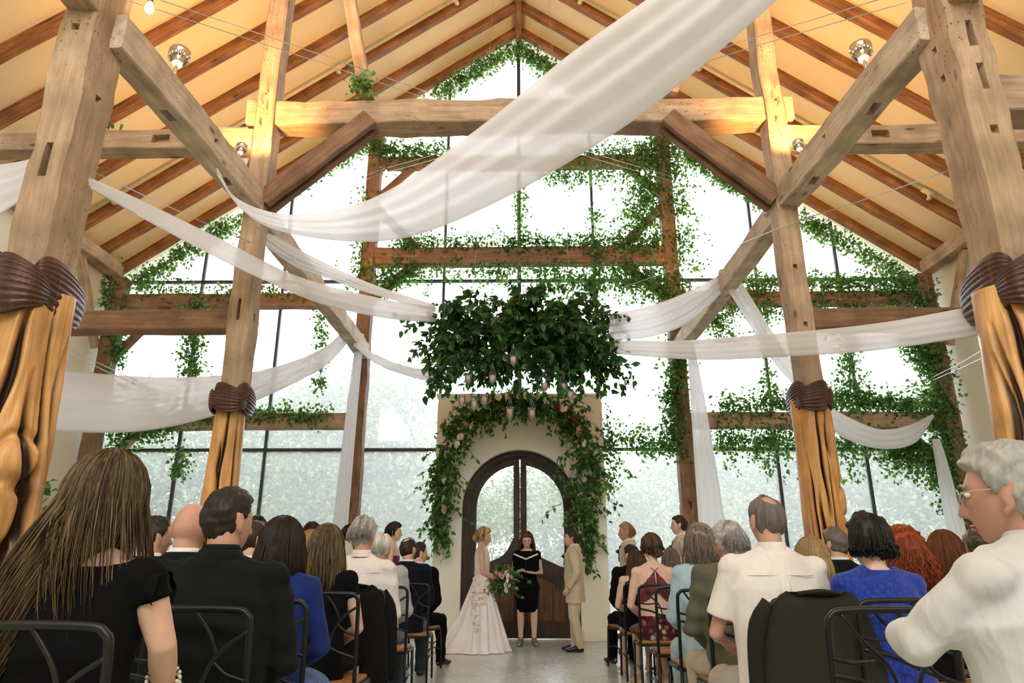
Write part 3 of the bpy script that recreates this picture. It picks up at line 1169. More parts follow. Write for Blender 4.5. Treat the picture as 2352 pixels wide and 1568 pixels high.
# ------------------------------------------------------------------ spot lamps on the timbers
def spot_lamp(loc, aim, label, power=120, ang=100, lit=False, size=1.0):
    root = thing('spot_lamp', label, 'lamp', loc)
    d = Vector(aim).normalized()
    q = MB()
    a = Vector((0, 0, 0))
    prof = [(0.028, 0.0), (0.030, 0.03), (0.045, 0.055), (0.060, 0.09), (0.062, 0.105), (0.055, 0.107)]
    rot = d.to_track_quat('Z', 'Y').to_matrix()
    q.lathe([(r * size, z * size) for r, z in prof], 26)
    V = q.verts()
    for k in range(26):           # cooling fins
        pass
    hb = MB()
    hb.add(V @ np.array(rot).T, q.f)
    hb.build('housing', MT['chrome'], root)
    f = MB()
    for k in range(14):
        t = 2 * PI * k / 14
        f.box((0.050 * size * math.cos(t), 0.050 * size * math.sin(t), 0.066 * size), (0.020 * size, 0.004 * size, 0.05 * size), M=None)
    fb = MB()
    fb.add(f.verts() @ np.array(rot).T, f.f)
    fb.build('cooling_fins', MT['chrome'], root)
    g = MB()
    g.lathe([(0.001, 0.098 * size), (0.05 * size, 0.100 * size)], 20)
    gb = MB()
    gb.add(g.verts() @ np.array(rot).T, g.f)
    gb.build('lens', MT['bulb'], root)
    st = MB()
    st.tube(catmull([(0, 0, 0), tuple(-d * 0.04 * size), tuple(-d * 0.05 * size + Vector((0, 0, -0.05)) * size), (0, 0.02, -0.10 * size)], 10), 0.010 * size, 8)
    st.build('bracket', MT['chrome'], root)
    ld = bpy.data.lights.new('lamp_light', 'SPOT')
    ld.energy = power
    ld.color = (1.0, 0.50, 0.16)
    ld.spot_size = R(ang)
    ld.spot_blend = 0.8
    ld.shadow_soft_size = 0.05
    lo = link('lamp_light', ld, root)
    lo.location = d * 0.13 * size
    lo.rotation_euler = (-d).to_track_quat('Z', 'Y').to_euler()
    return root


POW = 165
for s, nm in ((-1, 'left'), (1, 'right')):
    spot_lamp((s * (CX - 0.02), MY - 0.62, LZ + 0.28), (s * 0.05, 0.35, 1), 'chrome spot lamp aimed up the %s middle column from its beam' % nm, POW * 0.75, 110)
    spot_lamp((s * (CX + 0.02), NY + 0.95, LZ + 0.29), (-s * 0.35 if False else s * 0.1, 0.3, 1), 'chrome spot lamp standing on the %s beam near the front column' % nm, POW * 1.6, 130, size=1.5)
    spot_lamp((s * (CX - 0.05), MY + 0.20, LZ - 0.02), (-s * 0.5, 0.6, 0.3), 'small chrome lamp clamped at the joint of the %s middle column' % nm, 25, 90, size=0.9)
    spot_lamp((s * (CX + 0.03), MY + 2.6, LZ + 0.22), (s * 0.35, 0.4, 1), 'chrome spot lamp on the back beam beyond the %s middle column' % nm, POW * 1.2, 140)
    spot_lamp((s * (3.2), 1.2, LZ + 0.40), (s * 0.1, 0.35, 1), 'added unseen spot lamp on the overhead %s beam' % nm, POW * 0.9, 140, size=1.5)  # extra lamps out of view, added to warm the ceiling
# ------------------------------------------------------------------ outdoors
mb = MB()
G = np.zeros((30, 14, 3))
for i, x in enumerate(np.linspace(-45, 45, 30)):
    for j, y in enumerate(np.linspace(13.4, 70, 14)):
        G[i, j] = (x, y, -0.12 + 0.02 * max(0, y - 18) + 0.15 * math.sin(x * 0.3 + y * 0.2) * min(1, (y - 13.4) / 6))
mb.grid(G)
MT['lawn'] = m_plain('pale_lawn', (0.30, 0.34, 0.24), 0.9, 0.1, 0, 0.3, 3.0, 0.4, 30)
o = mb.build('lawn', MT['lawn'])
o['kind'] = 'structure'
MT['tree_leaf'] = m_leaf('pale_tree_leaf', (0.05, 0.072, 0.05), (0.22, 0.275, 0.15), 0.4, 0.6, (1.1, 1.2, 0.9))
MT['bark'] = m_plain('grey_bark', (0.22, 0.2, 0.18), 0.9, 0.1, 0, 0.3, 5.0, 0.5, 20)


def leaf_batch(mb, C, N, D, size, fold=0.25, shape='ovate'):
    """C centres (n,3), N normals, D long directions, size (n,)"""
    n = len(C)
    D = D / np.maximum(np.linalg.norm(D, axis=1, keepdims=True), 1e-9)
    Sx = np.cross(D, N)
    Sx /= np.maximum(np.linalg.norm(Sx, axis=1, keepdims=True), 1e-9)
    Nn = np.cross(Sx, D)
    s = size[:, None]
    w = 0.30 if shape == 'ovate' else 0.42
    base = C
    m1 = C + D * s * 0.38
    tip = C + D * s - Nn * s * 0.12
    l1 = C + D * s * 0.30 + Sx * s * w + Nn * s * fold * w
    r1 = C + D * s * 0.30 - Sx * s * w + Nn * s * fold * w
    l2 = C + D * s * 0.66 + Sx * s * w * 0.72 + Nn * s * fold * w * 0.5
    r2 = C + D * s * 0.66 - Sx * s * w * 0.72 + Nn * s * fold * w * 0.5
    m2 = C + D * s * 0.68 - Nn * s * 0.03
    V = np.stack([base, l1, l2, tip, r2, r1, m1, m2], axis=1).reshape(-1, 3)
    b = mb.n
    mb.v.append(V)
    mb.n += len(V)
    pat = ((0, 6, 1), (1, 6, 7, 2), (2, 7, 3), (0, 5, 6), (5, 4, 7, 6), (4, 3, 7))
    for i in range(n):
        q = b + i * 8
        for f in pat:
            mb.f.append(tuple(q + j for j in f))
    mb.m.extend([0] * (n * 6))
    return mb


def quad_batch(mb, C, size, r):
    """cheap two-triangle leaves for distant trees"""
    n = len(C)
    D = r.normal(size=(n, 3))
    D /= np.linalg.norm(D, axis=1, keepdims=True)
    N = r.normal(size=(n, 3))
    Sx = np.cross(D, N)
    Sx /= np.linalg.norm(Sx, axis=1, keepdims=True)
    s = size[:, None]
    V = np.stack([C - D * s * 0.5, C + Sx * s * 0.3, C + D * s * 0.5, C - Sx * s * 0.3], axis=1).reshape(-1, 3)
    b = mb.n
    mb.v.append(V)
    mb.n += len(V)
    for i in range(n):
        q = b + i * 4
        mb.f.append((q, q + 1, q + 2, q + 3))
    mb.m.extend([0] * n)


def tree_parts(seed, H, W, nleaf, size):
    r = np.random.default_rng(seed)
    st = MB()
    st.tube(catmull([(0, 0, 0), (0.1, 0, H * 0.25), (-0.05, 0.1, H * 0.5), (0.1, 0, H * 0.85)], 14), list(np.linspace(0.17, 0.04, 14)), 8)
    lf = MB()
    for k in range(26):
        a = r.uniform(0, 2 * PI)
        z = H * r.uniform(0.12, 0.95)
        env = W * (0.35 + 0.65 * math.sin(PI * min(0.98, 0.15 + 0.85 * z / H)) ** 0.7)
        d = env * r.uniform(0.25, 0.95)
        c = np.array([d * math.cos(a), d * math.sin(a), z])
        st.tube(catmull([(0, 0, z * 0.8), tuple(c * np.array([0.5, 0.5, 1]) + np.array([0, 0, -z * 0.07])), tuple(c)], 6), list(np.linspace(0.05, 0.012, 6)), 5)
        m = nleaf // 26
        q = r.normal(size=(m, 3)) * np.array([W * 0.26, W * 0.26, H * 0.085])
        C = c + q
        C[:, 2] = np.maximum(C[:, 2], 0.05)
        quad_batch(lf, C, r.uniform(0.6, 1.3, m) * size, r)
    return st, lf


tree_mesh = []
for sd, H, W, nl, sz in ((1, 6.2, 2.2, 22000, 0.145), (2, 5.2, 2.4, 22000, 0.14), (3, 4.0, 2.2, 18000, 0.135)):
    a, b = tree_parts(sd, H, W, nl, sz)
    tree_mesh.append((a.mesh('trunk', MT['bark']), b.mesh('foliage', MT['tree_leaf'], False)))
TREES = [(-13.5, 20.5, 0), (-10.6, 19.0, 1), (-8.0, 21.0, 0), (-5.6, 19.3, 0), (-3.6, 20.4, 0), (-1.9, 22.5, 2), (0.9, 25.0, 2), (3.0, 28.0, 2), (5.2, 24.5, 1),
         (7.2, 20.5, 1), (9.6, 19.4, 1), (11.9, 20.6, 0), (14.3, 19.6, 1), (-16.5, 19.5, 0), (17.0, 21.0, 0), (-6.8, 25.0, 0), (6.2, 20.0, 2), (10.8, 24.0, 0)]
ORD = ['leftmost', 'second', 'third', 'fourth', 'fifth', 'sixth', 'seventh', 'eighth', 'ninth', 'tenth', 'eleventh', 'twelfth', 'thirteenth', 'fourteenth', 'fifteenth', 'sixteenth', 'seventeenth', 'rightmost']
for i, (x, y, k) in enumerate(sorted(TREES)):
    t = thing('tree', 'pale hazy tree outside the glass gable, %s of the row%s' % (ORD[i], '' if ORD[i].endswith('most') else ' from the left'), 'tree', (x, y, -0.05 + 0.02 * max(0, y - 18)), rnd.uniform(0, 6.28), 'hazy trees outside the gable')
    sc = rnd.uniform(0.9, 1.12)
    t.scale = (sc, sc, sc)
    link('trunk', tree_mesh[k][0], t)
    f = link('foliage', tree_mesh[k][1], t)
    f['kind'] = 'stuff'

# ------------------------------------------------------------------ ivy on the gable timbers
def ivy(label, path, n, spread=0.16, hang=0.5, size=0.066, bias=(0, 0, 0), clump=5, seed=None, stem=True, trail=None):
    """leaves clustered along a path; hang = length of the hanging ends; trail = number of hanging runners"""
    r = np.random.default_rng(seed if seed is not None else abs(hash(label)) % 1000 if False else sum(map(ord, label)))
    root = thing('ivy_vine', label, 'vine')
    P = catmull(path, 60)
    if stem:
        st = MB()
        st.tube(P + wob(P, 0.02, 3, 3), 0.006, 6)
        st.build('stem', MT['stem'], root)
    L = MB()
    n = int(n * 1.75)
    spread *= 0.86
    nc = max(n // clump, 1)
    idx = r.uniform(0, 59, nc)
    i0 = np.floor(idx).astype(int)
    i1 = np.minimum(i0 + 1, 59)
    fr = (idx - i0)[:, None]
    C0 = P[i0] * (1 - fr) + P[i1] * fr
    dens = 0.5 + 0.5 * np.sin(idx * 0.9 + r.uniform(0, 6)) * np.sin(idx * 0.37 + 1)
    C0 = C0 + r.normal(size=(nc, 3)) * spread * np.array([1, 0.45, 1]) * (0.5 + dens[:, None]) + np.array(bias)
    C = np.repeat(C0, clump, axis=0) + r.normal(size=(nc * clump, 3)) * np.array([0.06, 0.05, 0.06])
    if trail:
        runs = []
        for k in range(trail):
            j = r.integers(0, 60)
            ln = hang * r.uniform(0.4, 1.2)
            m = max(int(ln / 0.03), 4)
            t = np.linspace(0, 1, m)
            Q = np.zeros((m, 3))
            Q[:, 0] = P[j, 0] + 0.06 * np.sin(t * 7 + r.uniform(0, 6)) + r.normal(size=m) * 0.03
            Q[:, 1] = P[j, 1] - 0.08 + r.normal(size=m) * 0.03
            Q[:, 2] = P[j, 2] - t * ln
            runs.append(Q)
        C = np.concatenate([C] + runs)
    C[:, 1] = np.minimum(C[:, 1], FY - 0.10)
    n2 = len(C)
    D = r.normal(size=(n2, 3)) + np.array([0, -0.3, -0.9])
    N = r.normal(size=(n2, 3)) + np.array([0, -0.8, 0.5])
    leaf_batch(L, C, N, D, r.uniform(0.65, 1.25, n2) * size, shape='ivy')
    f = L.build('leaves', MT['ivy'], root, False)
    f['kind'] = 'stuff'
    return root


FYI = TY - 0.13
def px(*pts, Y=FYI):
    return [at(u, v, Y) for u, v in pts]


ivy('ivy draped along the top of the wide central beam, thickest right of centre', px((900, 566), (1000, 560), (1150, 562), (1300, 560), (1420, 560), (1520, 562)), 1500, 0.11, 0.3, bias=(0, 0, 0.05))
ivy('ivy hanging under the wide central beam', px((870, 612), (1050, 610), (1250, 610), (1520, 612)), 800, 0.12, 0.6, bias=(0, 0, -0.08), trail=26)
ivy('dense ivy climbing the upper part of the right gable post', px((1545, 320), (1550, 420), (1560, 520), (1565, 640), (1568, 760)), 1300, 0.20, 0.4)
ivy('thick ivy filling the upper right corner between collar beam and post', px((1500, 330), (1490, 400), (1480, 470), (1470, 520), (1450, 560)), 1900, 0.30, 0.4)
ivy('ivy along the right half of the collar beam', px((1290, 350), (1380, 348), (1450, 345), (1530, 335)), 500, 0.12, 0.7, trail=14)
ivy('ivy hanging below the right half of the collar beam', px((1250, 390), (1350, 392), (1450, 392)), 320, 0.13, 0.5, bias=(0, 0, -0.1), trail=16)
ivy('dark ivy at the left end of the collar beam', px((850, 330), (900, 345), (960, 350), (1020, 340)), 700, 0.14, 0.5, trail=10)
ivy('ivy climbing the left gable post', px((838, 430), (835, 520), (828, 600), (822, 660)), 520, 0.17, 0.4)
ivy('ivy under the left brace of the central beam', px((865, 640), (890, 655), (930, 630), (960, 615)), 420, 0.13, 0.4)
ivy('ivy around the right brace below the central beam', px((1440, 620), (1480, 650), (1530, 690), (1545, 740)), 620, 0.19, 0.5)
ivy('ivy running down the lower right gable post', px((1555, 790), (1550, 860), (1545, 930), (1548, 1000), (1560, 1030)), 1000, 0.13, 0.4)
ivy('ivy along the transom right of the arched doorway', px((1400, 1020), (1440, 1012), (1500, 1022), (1560, 1030), ), 420, 0.13, 0.3, bias=(0, 0, 0.05))
ivy('ivy spilling beside the right edge of the flower arch', px((1390, 960), (1400, 1030), (1400, 1070), (1390, 1120)), 260, 0.14, 0.4, seed=5)
ivy('ivy on the central mullion above the hanging greenery', px((1195, 430), (1196, 520), (1196, 560)), 170, 0.06, 0.3)
ivy('ivy on the right inner mullion above the hanging greenery', px((1365, 470), (1368, 560), (1372, 680)), 240, 0.07, 0.3)
ivy('ivy on the transom behind the hanging greenery', px((1240, 650), (1330, 648), (1420, 648), (1530, 650)), 720, 0.16, 0.5, trail=16)
# gable slopes
for (lab, p) in (('ivy fringe under the left roof slope, high by the peak', ((1000, 205), (1080, 160), (1140, 125), (1190, 100))),
                 ('ivy fringe under the right roof slope, high by the peak', ((1195, 100), (1230, 125), (1270, 150), (1330, 190))),
                 ('ivy fringe on the left roof slope below the tie beam', ((690, 405), (740, 370), (800, 335), (850, 310))),
                 ('ivy fringe on the right roof slope below the tie beam', ((1560, 330), (1620, 375), (1680, 410), (1740, 450))),
                 ('ivy fringe at the foot of the left roof slope', ((310, 640), (390, 590), (450, 550), (550, 495))),
                 ('ivy fringe at the foot of the right roof slope', ((1830, 490), (1900, 525), (1980, 570), (2100, 640)))):
    ivy(lab, px(*p, Y=12.98), 760, 0.12, 0.4, bias=(0, 0, -0.12), trail=18)
# right bay
ivy('lush ivy on top of the lower beam of the right bay', px((1650, 940), (1740, 935), (1820, 930), (1930, 930), (2040, 935), (2150, 945)), 1700, 0.13, 0.3, bias=(0, 0, 0.08))
ivy('ivy hanging below the lower beam of the right bay', px((1650, 1000), (1720, 1010), (1800, 1005), (1900, 1005), (2020, 1010), (2140, 1020)), 1300, 0.16, 0.7, trail=40)
ivy('ivy over the upper beam of the right bay', px((1700, 655), (1800, 660), (1900, 660), (2000, 655), (2110, 660)), 1500, 0.13, 0.3, bias=(0, 0, 0.05))
ivy('ivy hanging below the upper beam of the right bay', px((1640, 705), (1750, 705), (1850, 708), (2000, 710), (2110, 712)), 1000, 0.14, 0.4, bias=(0, 0, -0.03))
ivy('ivy on the thin mullion of the right bay between the two beams', px((1938, 720), (1945, 800), (1955, 880), (1960, 930)), 560, 0.15, 0.3)
ivy('ivy on the inner mullion of the right bay near the hanging cloth', px((1735, 650), (1745, 720), (1755, 800), (1770, 900)), 200, 0.05, 0.3)
ivy('ivy trailing left of the inner mullion of the right bay', px((1620, 700), (1650, 740), (1680, 760)), 300, 0.16, 0.4, trail=8)
ivy('dense ivy climbing the right corner post', px((2120, 660), (2135, 780), (2150, 880), (2165, 980), (2185, 1080), (2215, 1200)), 2300, 0.16, 0.4)
ivy('ivy cluster around the upper right brace of the corner post', px((2080, 790), (2110, 800), (2140, 850)), 460, 0.16, 0.3)
ivy('ivy cluster around the low brace of the right corner post', px((2040, 1040), (2090, 1040), (2140, 1060), (2160, 1100)), 620, 0.17, 0.5, trail=14)
# left bay
ivy('thin ivy over the upper beam of the left bay', px((300, 660), (400, 665), (480, 670), (600, 668), (710, 672)), 420, 0.10, 0.3)
ivy('ivy clump hanging on the outer mullion of the left bay', px((455, 690), (448, 760), (440, 820), (436, 860)), 620, 0.13, 0.3, trail=6)
ivy('light ivy runner hanging near the inner mullion of the left bay', px((738, 700), (738, 760), (735, 830), (735, 900)), 220, 0.05, 0.3)
ivy('ivy on the lower beam of the left bay', px((430, 955), (560, 945), (650, 950), (760, 950)), 520, 0.09, 0.25, trail=14)
ivy('ivy on the left corner post and brace', px((275, 640), (262, 720), (265, 790), (275, 840)), 520, 0.13, 0.3)
ivy('ivy at the low brace of the left corner post', px((250, 1010), (300, 1000), (360, 985), (420, 975)), 360, 0.10, 0.3)
ivy('little tuft of ivy on the low outer mullion of the left bay', px((408, 1040), (415, 1060), (405, 1085)), 120, 0.06, 0.2)
ivy('ivy climbing the left wall plate end', px((225, 600), (250, 640), (240, 680)), 260, 0.14, 0.3)
ivy('sprigs of ivy creeping over the left plaster wall', [(-WX + 0.06, y, z) for y, z in ((12.2, 5.6), (11.0, 5.8), (9.8, 5.5), (8.8, 5.7))], 130, 0.2, 0.2, 0.06)
ivy('fine ivy creeping over the left ceiling slope', [(-x, y, zroof(x) - 0.05) for x, y in ((7.6, 10.6), (7.0, 9.9), (6.4, 9.4))], 100, 0.15, 0.2, 0.06)
ivy('drooping leafy sprig by the left wall behind the long blonde hair', [(-8.08, 11.9, 2.3), (-8.0, 11.7, 2.55), (-7.9, 11.4, 2.65), (-7.85, 11.1, 2.55)], 45, 0.16, 0.3, 0.17)
ivy('ivy sprig curling on the leaning strut left of the tie beam', px((815, 170), (835, 200), (845, 215), Y=MY - 0.13), 90, 0.05, 0.2, 0.06)
# ------------------------------------------------------------------ hanging greenery chandelier
MT['rose_pink'] = m_plain('pink_petals', (0.80, 0.36, 0.36), 0.7, 0.2, 0, 0.2, 30)
MT['rose_blush'] = m_plain('blush_petals', (0.85, 0.60, 0.54), 0.7, 0.2, 0, 0.12, 30)
MT['rose_white'] = m_plain('ivory_petals', (0.86, 0.82, 0.74), 0.7, 0.2, 0, 0.06, 30)
MT['rose_red'] = m_plain('burgundy_petals', (0.22, 0.015, 0.03), 0.6, 0.3, 0, 0.3, 30)
MT['wax'] = m_plain('candle_wax', (0.74, 0.56, 0.40), 0.5, 0.4, 0, 0.12, 20)
MT['cup_glass'] = m_glass('votive_glass', 0.10)


def rose_mesh(name, mat, seed=0, rad=1.0):
    """layers of cupped petals, unit radius"""
    r = np.random.default_rng(seed)
    mb = MB()
    mb.ell((0, 0, 0.05), (0.32, 0.32, 0.42), 8, 6)
    for layer, (np_, rr, open_, h) in enumerate(((3, 0.38, 0.15, 0.75), (4, 0.55, 0.35, 0.78), (5, 0.75, 0.7, 0.70), (6, 0.95, 1.15, 0.55))):
        for k in range(np_):
            a = 2 * PI * (k + 0.37 * layer) / np_ + r.uniform(-0.1, 0.1)
            P = np.zeros((4, 5, 3))
            for i, s in enumerate(np.linspace(0, 1, 4)):
                for j, t in enumerate(np.linspace(-1, 1, 5)):
                    w = 0.95 * PI / np_ * math.sin(PI * (0.18 + 0.62 * s)) * 1.25
                    ang = a + t * w
                    rad_ = rr * (0.25 + 0.75 * math.sin(s * 1.5)) * (1 + 0.12 * open_ * s * s)
                    z = -0.35 + h * (1.25 - 0.35 * open_) * s - 0.10 * open_ * s * s - 0.12 * t * t * s
                    P[i, j] = (rad_ * math.cos(ang), rad_ * math.sin(ang), z)
            mb.grid(P)
    return mb.mesh(name, mat)


ROSE = {k: rose_mesh('rose', MT['rose_' + k], i) for i, k in enumerate(('pink', 'blush', 'white', 'red'))}


def one_leaf_mesh(mat, fold=0.3):
    mb = MB()
    leaf_batch(mb, np.zeros((1, 3)), np.array([[0, 0, 1.0]]), np.array([[0, 1.0, 0]]), np.array([1.0]), fold)
    return mb.mesh('leaf', mat, False)


LEAF_SINGLE = [one_leaf_mesh(m_leaf('garland_leaf_%s' % n, c, tuple(x * 1.2 for x in c), 0.28, 0.35)) for n, c in
               (('dark', (0.028, 0.085, 0.022)), ('mid', (0.055, 0.15, 0.034)), ('light', (0.10, 0.24, 0.055)))]


LEAF_DARK = [one_leaf_mesh(m_leaf('chandelier_leaf_%s' % n, c, tuple(x * 1.2 for x in c), 0.28, 0.35)) for n, c in
             (('dark', (0.014, 0.048, 0.014)), ('mid', (0.026, 0.085, 0.022)), ('light', (0.055, 0.15, 0.036)))]
MT['smilax_dark'] = m_leaf('chandelier_foliage', (0.012, 0.042, 0.012), (0.06, 0.155, 0.036), 0.30, 0.35)


def sprays(r, starts, dirs, length, leaf, droop, gap):
    """tendrils with alternating leaves; returns stems MB and leaf arrays"""
    st = MB()
    C, D, N, Sz = [], [], [], []
    for p, d in zip(starts, dirs):
        L = length * r.uniform(0.55, 1.15)
        m = 10
        d = d / np.linalg.norm(d)
        sway = r.normal(size=3) * 0.15
        t = np.linspace(0, 1, m)[:, None]
        pts = p + d * L * t + sway * L * t ** 2 + np.array([0, 0, -1.0]) * droop * L * t ** 2
        st.tube(pts, list(np.linspace(0.006, 0.002, m)), 4)
        k = max(int(L / gap), 2)
        tt = r.uniform(0.05, 1.0, k)
        for q in tt:
            i = q * (m - 1)
            a = int(min(i, m - 2))
            c = pts[a] + (pts[a + 1] - pts[a]) * (i - a)
            tan = pts[a + 1] - pts[a]
            tan = tan / np.linalg.norm(tan)
            side = np.cross(tan, r.normal(size=3))
            side /= max(np.linalg.norm(side), 1e-6)
            C.append(c)
            D.append(side * 0.9 + tan * 0.5 + np.array([0, 0, -0.45]))
            N.append(r.normal(size=3) + np.array([0, -0.6, 0.9]))
            Sz.append(leaf * r.uniform(0.65, 1.25))
    return st, np.array(C), np.array(D), np.array(N), np.array(Sz)


def plant_leaves(root, C, D, N, Sz, single=290, meshes=None, mat='smilax'):
    """the leaves nearest the camera as parts, the rest as one stuff part"""
    eye = np.array([0, 0, EYE])
    score = Sz / np.linalg.norm(C - eye, axis=1) - 0.0035 * (C[:, 1] - C[:, 1].min())
    order = np.argsort(-score)
    near = order[:single]
    far = order[single:]
    for i in near:
        d = Vector(D[i]).normalized()
        n = Vector(N[i])
        x = d.cross(n).normalized()
        z = x.cross(d)
        M = Matrix((x, d, z)).transposed().to_4x4()
        s = float(Sz[i])
        o = bpy.data.objects.new('leaf', (meshes or LEAF_SINGLE)[int(i) % 3])
        COL.objects.link(o)
        o.parent = root
        o.matrix_world = Matrix.Translation(Vector(C[i])) @ M @ Matrix.Scale(s, 4)
    if len(far):
        L = MB()
        leaf_batch(L, C[far], N[far], D[far], Sz[far])
        f = L.build('foliage', MT[mat], root, False)
        f['kind'] = 'stuff'


r = np.random.default_rng(42)
CHY = 10.3
chx = at(1200, 780, CHY)
root = thing('greenery_chandelier', 'huge hanging cloud of dark green leaves over the couple', 'chandelier')
starts, dirs = [], []
for k in range(430):
    a = r.uniform(0, 2 * PI)
    q = math.sqrt(r.uniform(0, 1))
    x = 1.12 * q * math.cos(a)
    y = 0.60 * q * math.sin(a)
    z = r.uniform(-0.42, 0.50)
    starts.append(np.array([chx.x + x, CHY + y, chx.z + z + 0.03]))
    dirs.append(np.array([x * 0.55 + r.normal() * 0.35, y * 0.8 + r.normal() * 0.4, r.normal() * 0.38 + 0.10 + 0.25 * z]))
for k in range(46):                     # wispy tendrils at the rim
    s = 1 if k % 2 else -1
    x = s * r.uniform(0.85, 1.15)
    starts.append(np.array([chx.x + x, CHY + r.uniform(-0.5, 0.3), chx.z + r.uniform(-0.35, 0.4)]))
    dirs.append(np.array([s * r.uniform(0.5, 1.0), r.normal() * 0.3, r.uniform(-0.7, 0.25)]))
st, C, D, N, Sz = sprays(r, starts, dirs, 0.60, 0.125, 0.42, 0.030)
st.build('stems', MT['stem'], root)['kind'] = 'stuff'
plant_leaves(root, C, D, N, Sz, 290, LEAF_DARK, 'smilax_dark')
hoop = MB()
hoop.tube([(chx.x + 1.05 * math.cos(t), CHY + 0.55 * math.sin(t), chx.z + 0.05) for t in np.linspace(0, 2 * PI, 40, endpoint=False)], 0.02, 8, closed=True)
hoop.build('hoop', MT['iron'], root)
for sx in (-0.8, 0.8):
    w = MB()
    w.tube([(chx.x + sx, CHY, chx.z + 0.05), (chx.x + sx * 0.55, CHY, zroof(sx * 0.55) - 0.02)], 0.0025, 6)
    w.build('hanging_wire', MT['wire'], root)

# ------------------------------------------------------------------ candle cups under it
CUPS = [(1179, 828, 9.9, 'highest of the candle cups, in front of the hanging leaves'), (1075, 870, 9.95, 'candle cup at the left edge, just under the leaves'),
        (1131, 870, 9.95, 'candle cup left of centre, just under the leaves'), (1251, 887, 10.0, 'candle cup right of centre under the leaves'),
        (1293, 889, 10.2, 'small candle cup half hidden right of centre under the leaves'), (1310, 908, 10.0, 'rightmost candle cup under the leaves'),
        (1061, 922, 10.0, 'leftmost low candle cup before the flower arch'), (1089, 930, 9.95, 'low candle cup second from the left before the flower arch'),
        (1112, 920, 10.05, 'low candle cup third from the left before the flower arch'), (1171, 949, 9.9, 'lowest pair of candle cups, the left one'),
        (1221, 951, 9.9, 'lowest pair of candle cups, the right one')]
cg = MB()
cg.lathe([(0.004, -0.085), (0.014, -0.080), (0.012, -0.066), (0.030, -0.058), (0.046, -0.03), (0.050, 0.02), (0.052, 0.075), (0.055, 0.085), (0.050, 0.085), (0.047, 0.02), (0.042, -0.03), (0.003, -0.05)], 20)
cup_me = cg.mesh('glass_cup', MT['cup_glass'])
cd = MB()
cd.lathe([(0.002, -0.045), (0.036, -0.042), (0.038, 0.0), (0.038, 0.045), (0.03, 0.05), (0.002, 0.046)], 16)
candle_me = cd.mesh('candle', MT['wax'])
for (u, v, Y, lab) in CUPS:
    p = at(u, v, Y - (0.75 if v < 840 else 0.30))
    t = thing('candle_cup', lab, 'candle holder', p, 0, 'glass candle cups hanging from the greenery')
    link('glass_cup', cup_me, t)
    link('candle', candle_me, t)
    w = MB()
    topz = max(chx.z - 0.25 - p.z, 0.42)
    back = 10.1 - p.y
    for a in (0.5, 2.6, 4.7):
        w.tube([(0.053 * math.cos(a), 0.053 * math.sin(a), 0.08), (0, 0, 0.24)], 0.0018, 4)
    w.tube([(0, 0, 0.24), (0, back, topz)], 0.0012, 4)
    w.build('wire', MT['wire'], t)

# ------------------------------------------------------------------ flower arch on the portal wall
root = thing('flower_garland', 'asymmetric garland of green leaves and roses framing the arched doorway', 'garland')
GP = [at(u, v, 12.48) for u, v in ((1018, 1225), (1012, 1160), (1020, 1090), (1030, 1030), (1060, 975), (1120, 925), (1200, 912), (1265, 925), (1315, 960), (1345, 1020), (1350, 1090), (1348, 1150), (1352, 1210), (1358, 1265))]
P = catmull(GP, 160)
GW = np.interp(np.arange(160), [0, 20, 45, 65, 85, 100, 115, 130, 145, 159], [0.10, 0.22, 0.30, 0.20, 0.15, 0.18, 0.28, 0.28, 0.20, 0.06])
starts, dirs = [], []
for k in range(620):
    i = int(min(159, max(0, r.uniform(0, 160))))
    w = GW[i]
    c = P[i] + np.array([r.normal() * w * 0.55, -abs(r.normal()) * 0.06, r.normal() * w * 0.5])
    starts.append(c)
    dirs.append(np.array([r.normal() * 0.6, -0.35 - 0.3 * r.random(), r.normal() * 0.45 - 0.35]))
for k in range(60):
    i = int(r.choice([r.integers(5, 70), r.integers(95, 150)]))
    starts.append(P[i] + np.array([r.normal() * GW[i] * 0.8, -0.08, 0]))
    dirs.append(np.array([r.normal() * 0.9, -0.3, -0.4]))
st, C, D, N, Sz = sprays(r, starts, dirs, 0.30, 0.095, 0.65, 0.036)
C[:, 1] = np.minimum(C[:, 1], PY0 - 0.02)
st.build('stems', MT['stem'], root)['kind'] = 'stuff'
plant_leaves(root, C, D, N, Sz)
FL = [(1163, 911, 'blush'), (1122, 919, 'pink'), (1145, 911, 'white'), (1119, 908, 'red'), (1208, 908, 'white'), (1232, 910, 'white'), (1253, 919, 'blush'), (1280, 934, 'red'), (1295, 938, 'white'),
      (1320, 961, 'red'), (1329, 985, 'blush'), (1342, 1018, 'white'), (1338, 1010, 'red'), (1067, 974, 'blush'), (1082, 979, 'white'), (1057, 1003, 'blush'), (1027, 1019, 'red'), (1050, 1020, 'white'),
      (1020, 1102, 'blush'), (1018, 1145, 'white'), (1021, 1169, 'blush'), (1099, 937, 'white'), (1190, 909, 'pink')]
for (u, v, k) in FL:
    o = link('rose', ROSE[k], root)
    o.location = at(u, v, 12.20)
    s = r.uniform(0.058, 0.072)
    o.scale = (s, s, s)
    o.rotation_euler = (PI / 2 + r.uniform(-0.4, 0.4), r.uniform(-0.4, 0.4), r.uniform(0, 6))

